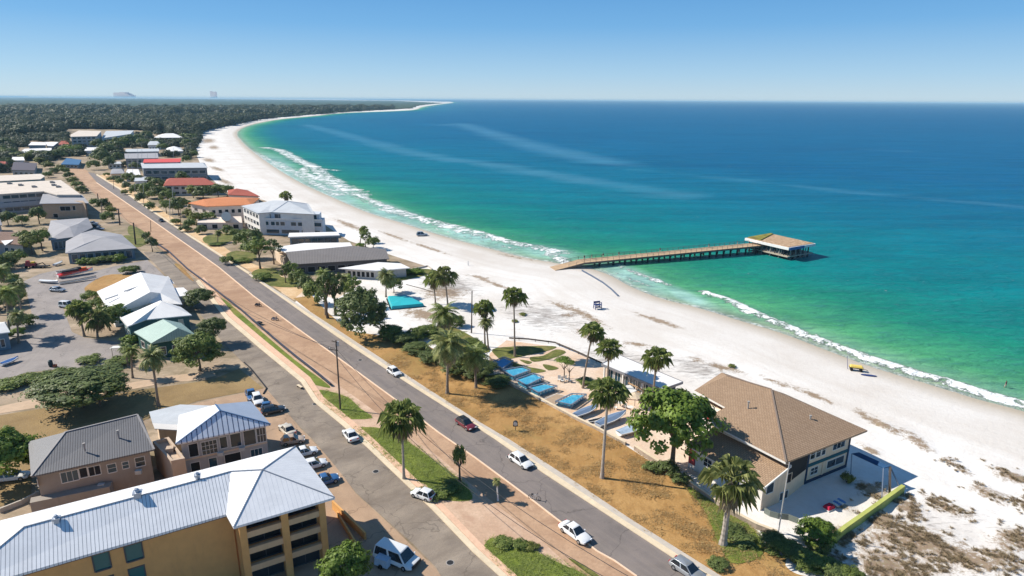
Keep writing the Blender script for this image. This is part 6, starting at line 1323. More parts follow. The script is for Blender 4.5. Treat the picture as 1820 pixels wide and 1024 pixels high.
# ---- red launch and machinery in the upper car park
t = dinghy((103,495),(166,484),3.0,1.6,'red launch with a dark striped deck on the upper car park',paint('bright_red_paint', (.75, .03, .02)),None,'launch',False)
m = MB(); m.box((3.5, 0, 1.9), (5.0, 1.6, .5), 0, 0, .9); m.box((6.2, 0, 2.2), (1.2, 1.3, .7), 0, 0, .7); m.build('deck', M_black, t); m = MB(); m.box((7.4, 0, 2.0), (1.6, 1.2, .4)); m.build('hatch', plain('orange_paint', (.75, .18, .04), .4), t); m = MB(); m.beam((0, 1.2, .9), (8.4, .9, 1.5), .35, .5); m.beam((0, -1.2, .9), (8.4, -.9, 1.5), .35, .5); m.build('tube', paint('bright_red_paint', (.75, .03, .02)), t)
dinghy((106,506),(172,496),1.6,1.0,'long black trailer frame boat in front of the red launch',M_black,None,'skiff',False); dinghy((101,488),(140,481),1.8,1.2,'black hulled boat behind the red launch',M_black,None,'skiff',False)
dinghy((72,502),(104,505),2.0,1.1,'white speedboat left of the red launch',PT['white'],None,'speedboat',False); dinghy((96,474),(112,469),1.6,1.1,'white jet ski shaped boat by the bungalow path',PT['white'],None,'jet_ski',False)
t = thing('excavator', 'small red machine with a yellow hood at the head of the car park', 'machine', P(56, 476)[:3], .2); m = MB(); m.box((0, 0, 1.1), (3.0, 1.8, 1.0), 0, 0, .9); m.box((-.8, 0, 2.0), (1.0, 1.3, .9), 0, 0, .8); m.build('body', plain('dull_red_paint', (.34, .05, .06), .5), t); m = MB(); m.box((.7, 0, 1.8), (1.2, 1.2, .5), 0, 0, .7); m.build('hood', plain('yellow_paint', (.7, .45, .03), .5), t)
m = MB(); m.beam((1.5, 0, 1.0), (3.6, 0, 1.6), .25); m.beam((3.6, 0, 1.6), (4.6, 0, .4), .2); m.build('arm', M_black, t)
for sx in (-1, 1):
    for sy in (-.95, .95): m = MB(); m.tube([(sx, sy-.12, .45), (sx, sy+.12, .45)], .45, 12); m.build('wheel', M_tyre, t)
t = thing('boat_trailer', 'dark low trailer beside the red machine', 'trailer', P(76, 476)[:3], .15); m = MB(); m.box((0, 0, .6), (4.0, 1.7, .25)); m.beam((2, 0, .5), (3.4, 0, .4), .12); m.build('frame', M_black, t); 
for sy in (-.9, .9): m = MB(); m.tube([(0, sy-.1, .35), (0, sy+.1, .35)], .35, 12); m.build('wheel', M_tyre, t)
dinghy((2,652),(34,641),2.2,1.0,'blue dinghy in the shade at the left edge',plain('royal_blue_cover', (.02, .10, .30), .5),None,'dinghy',False)
# ---- pier
t = thing('pier', 'long wooden pier on dark piles with railings reaching out to the pavilion', 'pier', P(1040, 466)[:3])
a = P(1033, 464, 1.7); b = P(1356, 433, 2.9); d = (b-a); dn = Vector((d.x, d.y, 0)).normalized(); sd_ = Vector((-dn.y, dn.x, 0)); wd = 2.5
M_deck = plain('pier_boards', (.46, .32, .20), .85, .2, 0, .15, 1.0, .2); M_pile = plain('dark_pile', (.05, .05, .055), .8, .2, 0, .2)
m = MB(); s0 = P(982, 477.5, .1)
pth = [s0, P(1006, 471.3, .7), a, b]
for i in range(3):
    p0, p1 = pth[i], pth[i+1]; q = [p0-sd_*wd, p1-sd_*wd, p1+sd_*wd, p0+sd_*wd]; m.poly(q); lo = [v-Vector((0, 0, .5)) for v in q]; m.poly(lo[::-1]); m.poly([lo[0], lo[1], q[1], q[0]]); m.poly([lo[2], lo[3], q[3], q[2]]); m.poly([lo[3], lo[0], q[0], q[3]]) if i == 0 else None
wpart(m, 'deck', M_deck, t)
m = MB()
for i in range(3):
    for sg in (-1, 1): m.beam(pth[i]+sd_*(wd+.02)*sg-Vector((0, 0, .35)), pth[i+1]+sd_*(wd+.02)*sg-Vector((0, 0, .35)), .16, .6)
wpart(m, 'side_beam', plain('weathered_beam', (.16, .13, .11), .85), t)
for xp in (1062,1084,1106,1127,1147,1166,1186,1205,1223,1241,1256,1268,1281,1293,1305,1321,1338,1352):
    k = min(range(101), key=lambda i: abs(proj(a.lerp(b, i/100))[0]-xp)); c = a.lerp(b, k/100); m = MB()
    for sg in (-.75, .75): q = c+sd_*wd*sg; m.tube([Vector((q.x, q.y, -4)), Vector((q.x, q.y, c.z-.4))], .34, 8)
    m.beam(c+sd_*wd-Vector((0, 0, .75)), c-sd_*wd-Vector((0, 0, .75)), .5, .5); wpart(m, 'pile_bent', M_pile, t)
for sg in (-1, 1):
    m = MB(); seg = [(P(1006, 471.3, .7)), a, b]
    for i in range(2):
        p0, p1 = seg[i]+sd_*(wd-.1)*sg, seg[i+1]+sd_*(wd-.1)*sg; n = int((p1-p0).length/2.2)
        m.beam(p0+Vector((0, 0, 1.05)), p1+Vector((0, 0, 1.05)), .09); m.beam(p0+Vector((0, 0, .6)), p1+Vector((0, 0, .6)), .06)
        for k in range(n+1): q = p0.lerp(p1, k/n); m.beam(q, q+Vector((0, 0, 1.1)), .12)
    wpart(m, 'railing', plain('grey_rail', (.12, .11, .11), .7) if sg > 0 else plain('pale_rail', (.35, .27, .2), .7), t)
ZP = 4.5; foot = [(1402,440.5),(1450,433),(1369,415),(1324,423)]
ev = [P(x, y, ZP) for x, y in foot]; c = sum(ev, Vector())/4
t = thing('pier_pavilion', 'square pavilion with a brown and green flat roof at the end of the pier', 'building', (c.x, c.y, 0)); f3 = [flat3(v) for v in ev]
m = MB(); m.prism([(v.x, v.y) for v in f3], ZP-.95, ZP-.02, bottom=True); wpart(m, 'fascia', wallmat('white_fascia', (.72, .70, .68)), t)
a_ = N('gravel_deck_roof'); nv = a_.noise(a_.obj(), 1.1, 6, .8, .5); 
rfm = a_.fin(a_.ramp(nv, [(.36, (.16, .09, .045)), (.5, (.44, .29, .17)), (.62, (.62, .46, .32))]), .9, .2)
m = MB(); m.prism([(v.x, v.y) for v in inset(f3, .5)], ZP-.02, ZP+.14, bottom=False); wpart(m, 'roof', rfm, t)
e0 = f3[3].lerp(f3[0], .40); q = [f3[3], e0, f3[2].lerp(f3[1], .12), f3[2]]; q = q if ccw(q) else q[::-1]
m = MB(); m.prism([(v.x, v.y) for v in inset(q, .8)], ZP+.14, ZP+.45, bottom=False); wpart(m, 'planted_roof', ground_mat('roof_sedum', lin(120, 118, 50), lin(160, 150, 70), lin(110, 80, 50), .5, 2.0), t)
i3 = inset(f3, 1.2); m = MB(); i4 = inset(f3, [4.0, 4.0, 2, 2]); m.prism([(v.x, v.y) for v in i4], 1.1, ZP-.95, bottom=False); wpart(m, 'wall', wallmat('dark_glass_wall', (.05, .07, .10)), t)
m = MB(); m.prism([(v.x, v.y) for v in inset(f3, .4)], .75, 1.1); wpart(m, 'platform', plain('pale_deck', (.42, .36, .28), .8), t)
L = (i3[1]-i3[0]).length
for ei in (0, 3, 1):
    A_, B_ = i3[ei], i3[(ei+1) % 4]; n = 9 if ei != 1 else 5
    for k in range(n): q = A_.lerp(B_, (k+.2)/n); m = MB(); m.beam(Vector((q.x, q.y, -3.5)), Vector((q.x, q.y, ZP-.95)), .3, .3); wpart(m, 'post', M_slab if k % 2 else M_pile, t)
Lw = (i4[1]-i4[0]).length
for k in range(6): window(t, i4[3], i4[0], (i4[0]-i4[3]).length*(k+.1)/6, (i4[0]-i4[3]).length*(k+.85)/6, 1.4, 3.0, glass=M_glassb, frame=M_frame)
m = MB(); q = f3[0].lerp(f3[1], .02); q2 = f3[0].lerp(f3[1], .55); nn = (f3[1]-f3[0]).normalized(); nn = Vector((nn.y, -nn.x, 0)); m.beam(Vector((q.x, q.y, ZP-.5))+nn*.2, Vector((q2.x, q2.y, ZP-.45))+nn*.2, .3, 1.0); wpart(m, 'sign_board', plain('blue_board', (.05, .12, .30), .6), t)
# ---- poles and cables
M_pole = plain('weathered_pole', (.10, .08, .065), .85, .2, 0, .25, 3, .2); M_steel = plain('pale_steel', (.55, .55, .55), .45, .4, .4)
def pole(px, py, tx, ty, label, r=.14, mat=None, arm=False, name='utility_pole', cat='pole', group=None, cap=None):
    b = P(px, py); rr = ray(tx, ty); k = math.hypot(b.x, b.y)/math.hypot(rr.x, rr.y); h = CAMZ+rr.z*k; top = Vector((rr.x*k, rr.y*k, h))
    t = thing(name, label, cat, (b.x, b.y, 0), 0, group); m = MB(); m.tube([Vector((0, 0, -.3)), (top-b)], [r, r*.7], 10); m.build('shaft', mat or M_pole, t, smooth=False)
    if arm:
        for dz, w__ in ((-1.9, 1.6), (-.35, .9)): m = MB(); q = (top-b)*(1)+Vector((0, 0, dz)); m.beam(q-Vector((w__, -.6, 0)), q+Vector((.25, -.1, 0)), .14); m.build('crossarm', M_pole, t)
        for dx in (-1.3, -.2): m = MB(); q = (top-b)+Vector((dx, .3, -1.75)); m.tube([q, q+Vector((0, 0, .3))], [.08, .05], 8); m.build('insulator', M_frame, t)
        m = MB(); q = (top-b)+Vector((.28, .05, -1.1)); m.tube([q, q+Vector((0, 0, .8))], .22, 10); m.build('transformer', M_steel, t)
    return t, top
_, T1 = pole(605, 728, 597, 605, 'tall dark utility pole with a crossarm in the small grass island', .17, arm=True)
_, T2 = pole(241, 435, 237, 396, 'thick dark pole beside the grey bungalow corner', .32); _, T3 = pole(213, 400, 210, 371, 'thick dark pole second up the verge', .32); _, T4 = pole(182, 390, 180, 360, 'thin dark pole at the lean-to roof', .22); _, T5 = pole(175, 358, 173, 344, 'short dark pole beside the yucca shrub', .3)
pole(838, 592, 839, 517, 'bare dark pole standing in the sand between the palms', .17, name='bare_pole'); pole(1383, 948, 1403, 822, 'slender white mast in front of the beach house', .09, M_steel, name='mast')
for x, y, ty, l in ((240,352,318,'slim light pole nearest the boat club left wall'),(255,361,328,'slim light pole beside the small roadside tree'),(302,389,352,'slim light pole left of the pair by the villa'),(307,381,332,'tallest slim light pole by the villa'),(321,399,372,'short slim pole before the villa terrace'),(202,336,314,'slim pole at the kerb below the road bend'),(268,412,392,'small rusty post on the orange verge')): pole(x, y, x-.5, ty, l, .13, M_steel if 'light' in l else M_pole, name='lamp_post' if 'light' in l else 'post', cat='pole')
for i, (x, y, ty) in enumerate(((228,300,276),(234,304,280),(246,300,270),(262,300,272),(276,298,268),(308,300,262),(226,318,296),(236,322,298),(244,306,262),(252,300,258),(330,280,262),(338,276,258))):
    pole(x, y, x, ty, 'thin bare mast rising among the houses at the far end of town', .11, M_steel, name='mast', group='thin masts at the far end of town')
def cable(pts, sag, label, r=.035, group='overhead cables'):
    m = MB(); c = pts[0]; t = None; out = []
    for a, b in zip(pts[:-1], pts[1:]):
        for k in range(12): s = k/12; q = a.lerp(b, s); out.append(q-Vector((0, 0, sag*4*s*(1-s))))
    out.append(pts[-1]); o = [v-Vector((c.x, c.y, 0)) for v in out]; m.tube(o, r, 5); ob = m.build('overhead_cable', M_black); ob.location = (c.x, c.y, 0); return tag(ob, label, 'cable', group)
dz = Vector((0, 0, -1.7)); far_s = P(1180, 1060, 11.5); 
cable([T1+dz+Vector((-1.2, .2, 0)), T2-Vector((0, 0, .4))], 4.5, 'black overhead cable from the grass island pole up to the bungalow pole'); cable([T1+dz, T2-Vector((0, 0, 1.2))], 6.0, 'lower black overhead cable between the same two poles')
cable([T2-Vector((0, 0, .4)), T3-Vector((0, 0, .4)), T5-Vector((0, 0, .3)), P(127, 304, 5)], 1.2, 'dark cable following the verge poles up to the road bend')
cable([T1+dz, far_s], 3.5, 'long overhead cable running from the grass island pole out of the bottom edge'); cable([T1+dz+Vector((-1.2, .2, 0)), far_s+Vector((-2.2, 0, 0))], 4.5, 'second overhead cable beside it towards the bottom edge')
# ---- dark rail along the verge, low walls
def lowwall(px, h, wd, name, label, cat, mat, z0=0.0, posts=0, pm=None, cap=None):
    w_ = [P(x, y) for x, y in px]; c = w_[0]; t = thing(name, label, cat, (c.x, c.y, 0)); m = MB()
    for a, b in zip(w_[:-1], w_[1:]):
        e = (b-a).normalized(); m.beam(a-e*.02+Vector((0, 0, z0+h/2)), b+Vector((0, 0, z0+h/2)), wd, h)
    wpart(m, 'rail' if posts else 'wall', mat, t)
    if cap:
        m = MB(); [m.beam(a+Vector((0, 0, h+.03)), b+Vector((0, 0, h+.03)), wd*1.25, .08) for a, b in zip(w_[:-1], w_[1:])]; wpart(m, 'coping', cap, t)
    if posts:
        for a, b in zip(w_[:-1], w_[1:]):
            n = max(1, int((b-a).length/posts))
            for k in range(n): q = a.lerp(b, (k+.5)/n); mm = MB(); mm.beam(Vector((q.x, q.y, 0)), Vector((q.x, q.y, h+z0+.05)), .12); wpart(mm, 'post', pm or mat, t)
    return t
lowwall([(272,430),(300,449),(333,480),(376,512),(427,552),(470,590),(498,614),(527,638),(558,662),(588,687)], .35, .38, 'guard_rail', 'long dark guard rail between the green strip and the orange verge', 'guard rail', plain('dark_rail', (.05, .05, .07), .5, .4), .35, 9)
lowwall([(905,683),(957,710),(1018,743),(1059,763),(1112,791)], .5, .35, 'garden_wall', 'low pale wall with a dark foot between the boats and the dry verge', 'wall', plain('stained_wall', (.42, .35, .28), .9, .2, 0, .3, 1.5, .3), cap=M_kerb)
lowwall([(1128,800),(1168,826),(1220,860),(1262,889),(1300,916),(1345,940),(1380,953)], .8, .35, 'boundary_wall', 'low stone boundary wall below the white stucco side of the beach house', 'wall', plain('stone_wall', (.34, .27, .21), .9, .2, 0, .35, 1.5, .3), cap=M_kerb)
lowwall([(1468,976),(1500,950),(1552,913),(1603,876)], 1.3, .55, 'yard_wall', 'yellow green painted wall enclosing the beach house yard', 'wall', plain('yellow_green_paint', (.42, .44, .12), .8, .2, 0, .15, 1, .2))
lowwall([(1030,700),(1110,664),(1070,646)], .3, .1, 'rope_fence', 'thin dark rope fence across the pale garden paving', 'fence', M_black, .3, 3) if False else None
lowwall([(434,645),(445,655),(474,691),(468,701)], .25, .15, 'timber_edging', 'dark timber edging at the corner of the brown lawn', 'edging', M_black)
lowwall([(790,502),(822,520)], .3,.1,'x','x','x',M_black) if False else None
lowwall([(1358,912),(1368,918),(1382,922),(1400,924),(1418,931)], .9, .06, 'wind_break', 'crumpled grey green windbreak at the beach house corner', 'windbreak', plain('grey_green_cloth', (.16, .18, .16), .8))
lowwall([(1034,482),(1052,492),(1072,504),(1086,515),(1098,527)], .55, .12, 'sand_fence', 'low blue grey sand fence running down the beach from the pier foot', 'fence', plain('slate_boards', (.10, .13, .19), .8), 0, 5)
lowwall([(693,506),(728,517),(760,530)], .08, .1, 'x','x','x',M_black) if False else None
lowwall([(0,912),(40,896),(70,880)], .7, .25, 'garden_wall', 'pale garden wall in front of the white parked car', 'wall', M_walk)
lowwall([(660,488),(700,487),(760,474),(768,480)], .5, .3, 'beach_wall', 'curved pale wall edging the grass by the beach hedge', 'wall', M_walk)
# ---- shade frame by the yard
t = thing('shade_frame', 'blue topped shade frame on slanting posts beside the yard wall', 'shade frame', P(1568, 880)[:3]); m = MB(); q = [P(1514, 806, 2.9), P(1527, 804, 3.2), P(1582, 829, 3.2), P(1570, 832, 2.9)]; m.poly(q[::-1]); m.poly([v-Vector((0, 0, .1)) for v in q]); wpart(m, 'canopy', plain('blue_canopy', (.02, .07, .16), .6), t)
for a, b, r_ in ((P(1570, 832, 2.9), P(1567, 890, 0), .12), (P(1582, 829, 3.1), P(1581, 880, 0), .3), (P(1582, 829, 3.1), P(1603, 874, .2), .14), (P(1514, 806, 2.9), P(1512, 842, 0), .12)): m = MB(); m.beam(a, b, r_); wpart(m, 'post', M_lattice if r_ < .2 else M_pole, t)
# ---- beach things
def small(name, label, cat, px, py, rz=0): p = P(px, py); return thing(name, label, cat, (p.x, p.y, .03), rz)
t = small('lifeguard_chair', 'dark blue wooden lifeguard chair casting a shadow on the beach', 'chair', 1062, 549, .3); mb_ = plain('navy_timber', (.03, .05, .16), .6)
for sx, sy in ((-.8, -.6), (.8, -.6), (.8, .6), (-.8, .6)): m = MB(); m.beam((sx*1.15, sy*1.2, 0), (sx, sy, 2.0), .16); m.build('leg', mb_, t)
m = MB(); m.box((0, 0, 1.15), (1.9, 1.4, .12)); m.build('seat', mb_, t); m = MB(); m.box((0, .65, 1.75), (1.9, .12, .5)); m.build('backrest', mb_, t); m = MB(); m.box((0, -.2, .55), (1.7, 1.0, .1)); m.box((-.9, 0, 1.6), (.1, 1.4, .12)); m.box((.9, 0, 1.6), (.1, 1.4, .12)); m.build('armrest', mb_, t)
t = small('beach_cart', 'yellow covered beach cart with dark wheels near the surf', 'cart', 1521, 659, -.35); m = MB(); m.box((0, 0, 1.0), (2.6, 1.2, .3), 0, 0, .8); m.build('cover', plain('yellow_cover', (.75, .55, .12), .6), t); m = MB(); m.box((0, 0, .7), (2.7, 1.1, .2)); m.beam((1.3, 0, .6), (2.3, 0, .3), .08); m.build('frame', M_pole, t)
for sx in (-.9, .9):
    for sy in (-.55, .55): m = MB(); m.tube([(sx, sy-.07, .32), (sx, sy+.07, .32)], .32, 12); m.build('wheel', M_tyre, t)
t = small('paddle_board', 'dark blue board lying on the sand below the yellow cart', 'board', 1544, 668, -.3); m = MB(); ring_ = [(math.cos(k*.3927)*1.5, math.sin(k*.3927)*.4) for k in range(16)]; m.prism(ring_, .02, .14); m.build('deck', mb_, t)
pole(1507, 656, 1506, 633, 'violet grey flag post standing beside the yellow beach cart', .07, plain('violet_grey_paint', (.22, .2, .3), .6), name='post'); pole(832, 472, 832, 464, 'short pale post on the beach above the palms', .16, M_beigep if False else M_steel, name='post')
t = small('mailbox', 'dark rounded mailbox with a white back on a post in the dry verge', 'mailbox', 916, 766); m = MB(); m.tube([(0, 0, 0), (0, 0, 1.0)], .06, 8); m.build('post', M_pole, t); m = MB(); m.tube([(0, -.28, 1.45), (0, .28, 1.45)], .42, 14); m.box((0, 0, 1.2), (.84, .56, .5)); m.build('box', M_black, t); m = MB(); m.tube([(-.0, -.31, 1.45), (0, -.29, 1.45)], .36, 14); m.build('lid', M_frame, t)
t = small('bench', 'small pale bench at the edge of the side road', 'bench', 533, 690, R(-45)); m = MB(); m.box((0, 0, .45), (1.7, .5, .08)); m.build('seat', M_kerb, t)
for sx in (-.7, .7): m = MB(); m.box((sx, 0, .21), (.1, .4, .42)); m.build('leg', M_pole, t)
t = small('rubbish_bin', 'dark oval bin standing on the car park edge above the low shrubs', 'bin', 91, 652); m = MB(); m.tube([(0, 0, 0), (0, 0, .5), (0, 0, 1.3), (0, 0, 1.5)], [.36, .45, .42, .2], 12); m.build('barrel', plain('dark_green_plastic', (.02, .05, .06), .5), t); m = MB(); m.box((1.0, -.2, .3), (.6, .5, .6)); m.build('side_box', plain('rust_paint', (.3, .1, .05), .7), t)
t = small('signboard', 'little white signboard on a thin post above the shrub', 'sign', 201, 636); m = MB(); m.tube([(0, 0, 0), (0, 0, 2.4)], .05, 8); m.build('post', M_pole, t); m = MB(); q = [Vector((-.2, -.3, 2.3)), Vector((2.6, -.1, 2.45)), Vector((2.8, .9, 2.6)), Vector((0, .7, 2.45))]; m.poly(q); m.poly([v-Vector((0, 0, .08)) for v in q[::-1]]); m.build('board', M_frame, t)
t = small('parasol', 'white parasol between the two white roofs', 'parasol', 237, 566); m = MB(); m.tube([(0, 0, 0), (0, 0, 3.2)], .06, 8); m.build('pole', M_pole, t); m = MB(); rg_ = [Vector((math.cos(k*.7854)*1.9, math.sin(k*.7854)*1.9, 2.5)) for k in range(8)]
for k in range(8): m.poly([rg_[k], rg_[(k+1) % 8], Vector((0, 0, 3.15))])
m.build('canopy', M_frame, t)
t = small('beach_chairs', 'row of white garden chairs by a table under the umbrella shaped tree', 'chairs', 1000, 680, .3) if False else None
def gchair(px, py, rz, label):
    t = small('garden_chair', label, 'chair', px, py, rz); t['group'] = 'white garden chairs'
    m = MB(); m.box((0, 0, .45), (.6, .6, .06)); m.build('seat', M_frame, t); m = MB(); m.box((0, .29, .85), (.6, .05, .75)); m.build('backrest', M_frame, t)
    for sx in (-.26, .26):
        for sy in (-.26, .26): m = MB(); m.box((sx, sy, .21), (.06, .06, .42)); m.build('leg', M_dframe, t)
for i, (x, y) in enumerate(((994,678),(1000,680),(1007,678),(1013,680))): gchair(x, y, .4*i, ['leftmost white garden chair','second white garden chair from the left','third white garden chair from the left','rightmost white garden chair'][i]+' under the umbrella tree')
t = small('sun_lounger', 'red folded sun lounger on the shaded yard sand', 'lounger', 1473, 904, .5); m = MB(); m.box((0, 0, .3), (1.5, 1.1, .5), 0, 0, .7); m.build('cushion', plain('crimson_cloth', (.4, .015, .05), .8), t); m = MB(); m.box((0, 0, .08), (1.7, 1.2, .1)); m.build('frame', M_frame, t)
t = small('sun_lounger', 'striped white and blue sun lounger beside the red one', 'lounger', 1489, 898, .5)
for k in range(4): m = MB(); m.box((-.6+.45*k, 0, .3+.05*k), (.4, 1.2, .12)); m.build('cushion', M_frame if k % 2 == 0 else plain('blue_cloth', (.12, .25, .5), .8), t)
m = MB(); m.box((0, 0, .12), (1.9, 1.1, .1)); m.build('frame', M_lattice, t)
# ---- two-wheelers
def bike(px, py, az, label, name='scooter', col=M_black, motor=True):
    t = small(name, label, name, px, py, R(90-az)); r = .34
    for x in (-.62, .62):
        m = MB(); n = 16
        for k in range(n): a0, a1 = k*2*math.pi/n, (k+1)*2*math.pi/n; m.beam((x+math.cos(a0)*r, 0, r+math.sin(a0)*r), (x+math.cos(a1)*r, 0, r+math.sin(a1)*r), .12 if motor else .05, .1 if motor else .05, up=Vector((0, 1, 0)))
        wo = m.build('wheel', M_tyre, t); m = MB(); m.tube([(x, -.05, r), (x, .05, r)], .12, 8); m.build('hub', M_rim, wo)
    m = MB(); m.beam((-.62, 0, r), (-.1, 0, .3), .08); m.beam((-.1, 0, .3), (.45, 0, .95), .08); m.beam((-.3, 0, .8), (.42, 0, .85), .07); m.beam((-.1, 0, .3), (-.3, 0, .85), .07); m.beam((.62, 0, r), (.42, 0, 1.05), .07); m.build('frame', M_steel if not motor else M_black, t)
    m = MB(); m.beam((.4, -.35, 1.08), (.4, .35, 1.08), .05); m.build('handlebar', M_black, t); m = MB(); m.box((-.35, 0, .88), (.5 if motor else .28, .26, .1)); m.build('saddle', M_black, t)
    if motor: m = MB(); m.box((-.35, 0, .6), (.8, .38, .45), 0, 0, .8); m.box((.42, 0, .7), (.18, .42, .6), 0, 0, .7); m.box((0, 0, .3), (.7, .34, .12)); m.build('body', col, t)
    return t
bike(459, 545, 100, 'dark scooter standing upper of two on the orange verge', col=plain('slate_paint', (.05, .07, .10), .4)); bike(489, 570, 95, 'silver grey scooter lower of two on the orange verge', col=plain('silver_grey_paint', (.35, .38, .42), .35, .5)); bike(950, 889, 110, 'bicycle standing on the road edge between two white cars', 'bicycle', motor=False)
t = small('wheelbarrow', 'dark wheelbarrow lying beside the guard rail', 'wheelbarrow', 461, 577, -.6); m = MB(); m.box((0, 0, .5), (1.2, .8, .4), 0, 0, 1.25); m.build('tray', M_black, t); m = MB(); m.beam((-.4, -.3, .35), (1.2, -.35, .6), .06); m.beam((-.4, .3, .35), (1.2, .35, .6), .06); m.build('handle', M_pole, t); m = MB(); m.tube([(-.7, -.06, .2), (-.7, .06, .2)], .2, 10); m.build('wheel', M_tyre, t)
# ---- people
def person(px, py, z, facing, label, top, legs, skin=(.45, .27, .18), h=1.74, walk=.12, hairc=(.03, .02, .015)):
    b = P(px, py, z); t = thing('person', label, 'person', b[:], facing); k = h/1.74
    J = [(0, 0, .98), (0, 0, 1.22), (0, .0, 1.44), (0, -.01, 1.53), (0, -.02, 1.63), (0, -.02, 1.72)]; rad = [.145, .13, .15, .055, .085, .07]
    E = [(0, 1), (1, 2), (2, 3), (3, 4), (4, 5)]
    def add(p, r, par): J.append(p); rad.append(r); E.append((par, len(J)-1)); return len(J)-1
    for s in (-1, 1):
        i = add((s*.10, 0, .90), .10, 0); i = add((s*.11, -s*walk, .50), .065, i); i = add((s*.11, -s*walk*.6, .10), .042, i); i = add((s*.12, -s*walk*.6-.10, .04), .035, i)
        i = add((s*.19, 0, 1.42), .06, 2); i = add((s*.25, s*walk*.5, 1.14), .045, i); i = add((s*.26, s*walk-.08, .90), .032, i); hb_ = i
        for f in range(5): i = add((s*(.26+(f-2)*.012), s*walk-.12-(.01*f), .80-(.012*(f == 2))), .010, hb_)
    me = bpy.data.meshes.new('body'); me.from_pydata([(x*k, y*k, z_*k) for x, y, z_ in J], E, []); o = bpy.data.objects.new('body', me); COL.objects.link(o)
    sk = o.modifiers.new('skin', 'SKIN'); 
    for v_, r_ in zip(me.skin_vertices[0].data, rad): v_.radius = (r_*k, r_*k)
    me.skin_vertices[0].data[0].use_root = True; sub = o.modifiers.new('sub', 'SUBSURF'); sub.levels = 1; sub.render_levels = 1
    mats = [plain('skin_'+label[:6], skin, .6, .3), plain('top_'+label[:9], top, .85, .2), plain('legs_'+label[:9], legs, .85, .2)]
    dg = bpy.context.evaluated_depsgraph_get(); me2 = bpy.data.meshes.new_from_object(o.evaluated_get(dg)); bpy.data.objects.remove(o)
    for mm in mats: me2.materials.append(mm)
    for p_ in me2.polygons:
        c = p_.center/k; p_.material_index = 1 if (.95 < c.z < 1.49 and abs(c.x) < .25 and not (abs(c.x) > .21 and c.z < 1.2)) else (2 if .42 < c.z <= .95 and abs(c.x) < .2 else 0); p_.use_smooth = True
    bo = bpy.data.objects.new('body', me2); COL.objects.link(bo); bo.parent = t
    m = MB(); m.tube([Vector((0, .0, 1.60))*k, Vector((0, .0, 1.70))*k, Vector((0, -.01, 1.78))*k], [.10*k, .115*k, .05*k], 10); m.build('hair', plain('dark_hair', hairc, .7), t, smooth=True); return t
person(1786, 691, -.55, .5, 'person in dark purple top standing in the shallow water', (.06, .02, .06), (.50, .40, .34))
def onpier(s, off): q = a.lerp(b, s)+sd_*off; return q
a = P(1033, 464, 1.7); b = P(1356, 433, 2.9)
for s, off, top_, lg, l in ((.02, .8, (.03, .03, .05), (.05, .06, .1), 'person in black at the shore end of the pier'), (.06, 1.2, (.5, .5, .52), (.04, .05, .09), 'person in a pale top near the shore end of the pier'), (.12, 1.5, (.02, .05, .10), (.03, .03, .04), 'person in navy by the far railing'), (.20, 1.3, (.10, .02, .02), (.05, .05, .06), 'person in dark red walking out along the pier'), (.42, 1.4, (.03, .08, .05), (.03, .03, .05), 'person in dark green halfway along the pier'), (.69, 1.2, (.75, .74, .72), (.70, .68, .66), 'person in white two thirds out along the pier'), (.86, 1.4, (.04, .04, .05), (.1, .1, .12), 'person in grey near the pier pavilion')):
    q = onpier(s, off); pp_ = proj(q); person(pp_[0], pp_[1], q.z, _rt.uniform(0, 6), l, top_, lg)

for i, (x, y, c_) in enumerate(((206,302,'white'),(214,308,'silver'),(221,314,'black'),(212,318,'white'),(222,326,'silver'),(232,332,'white'),(258,346,'silver'))): car(x,y,60+20*i,c_,['white car highest in the roadside parking','silver car second in the roadside parking','black car third in the roadside parking','white car nearest the kerb in the roadside parking','silver car below the white one at the kerb','white car lowest in the roadside parking','silver car alone by the slim light poles'][i],4.2)

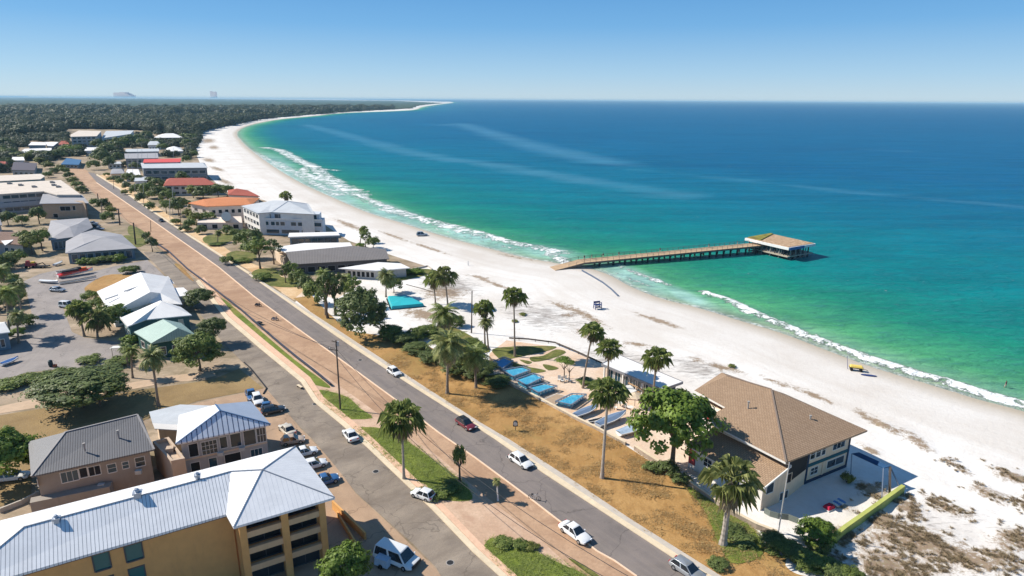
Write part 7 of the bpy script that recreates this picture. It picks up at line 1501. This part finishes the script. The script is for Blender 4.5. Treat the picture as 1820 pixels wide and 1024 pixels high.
lowwall([(986,612),(1020,626),(1068,648),(1100,664)], .35, .07, 'rope_fence', 'thin dark rope fence between the garden lawn and the white sand', 'fence', M_pole, .3, 2.5)
lowwall([(905,604),(940,606),(986,612)], .35, .07, 'rope_fence', 'short dark rope fence along the top of the garden lawn', 'fence', M_pole, .3, 2.5)
lowwall([(722,506),(745,512),(772,520)], .12, .25, 'driftwood', 'dark driftwood line on the sand above the turquoise pool', 'driftwood', M_pole)
def table(px, py, label):
    t = small('patio_table', label, 'table', px, py); t['group'] = 'patio tables by the pavilion'; m = MB(); m.tube([(0, 0, .7), (0, 0, .76)], .6, 12); m.build('tabletop', M_frame, t); m = MB(); m.tube([(0, 0, 0), (0, 0, .7)], .05, 8); m.build('leg', M_dframe, t)
for x, y, l in ((1098, 700, 'white patio table nearest the terrace bar'), (1085, 712, 'white patio table left of the terrace bar'), (1120, 730, 'white patio table by the bright green tree'), (1102, 722, 'white patio table between the pavilion and the dinghies')): table(x, y, l)
for i, (x, y) in enumerate(((1078,708),(1092,716),(1106,706),(1112,726),(1126,736),(1094,728))):
    gchair(x, y, .9*i, ['white chair left of the patio tables','white chair between two patio tables','white chair beside the terrace bar','white chair below the terrace bar','white chair nearest the bright green tree','white chair nearest the dinghies'][i])
t = small('beach_umbrella', 'sand coloured beach umbrella on the pale patio', 'parasol', 1128, 722); m = MB(); m.tube([(0, 0, 0), (0, 0, 2.7)], .05, 8); m.build('pole', M_pole, t); m = MB(); rg_ = [Vector((math.cos(k*.7854)*1.6, math.sin(k*.7854)*1.6, 2.15)) for k in range(8)]
for k in range(8): m.poly([rg_[k], rg_[(k+1) % 8], Vector((0, 0, 2.65))])
m.build('canopy', plain('sand_cloth', (.6, .48, .34), .8), t)

for i, (x, y) in enumerate(((560, 718), (668, 838), (800, 1000), (905, 812), (640, 640))):
    p = P(x, y, .062); t = thing('manhole_cover', ['iron manhole cover on the side road opposite the bench', 'iron manhole cover on the side road below the parked white car', 'iron manhole cover on the side road near the bottom edge', 'iron manhole cover on the main road left of the white hatchback', 'iron manhole cover on the main road above the small white car'][i], 'manhole cover', p[:]); m = MB(); m.tube([(0, 0, -.01), (0, 0, .012)], .42, 16); m.build('lid', M_black, t); m = MB(); m.tube([(0, 0, -.012), (0, 0, .006)], .52, 16); m.build('ring', M_slab, t)
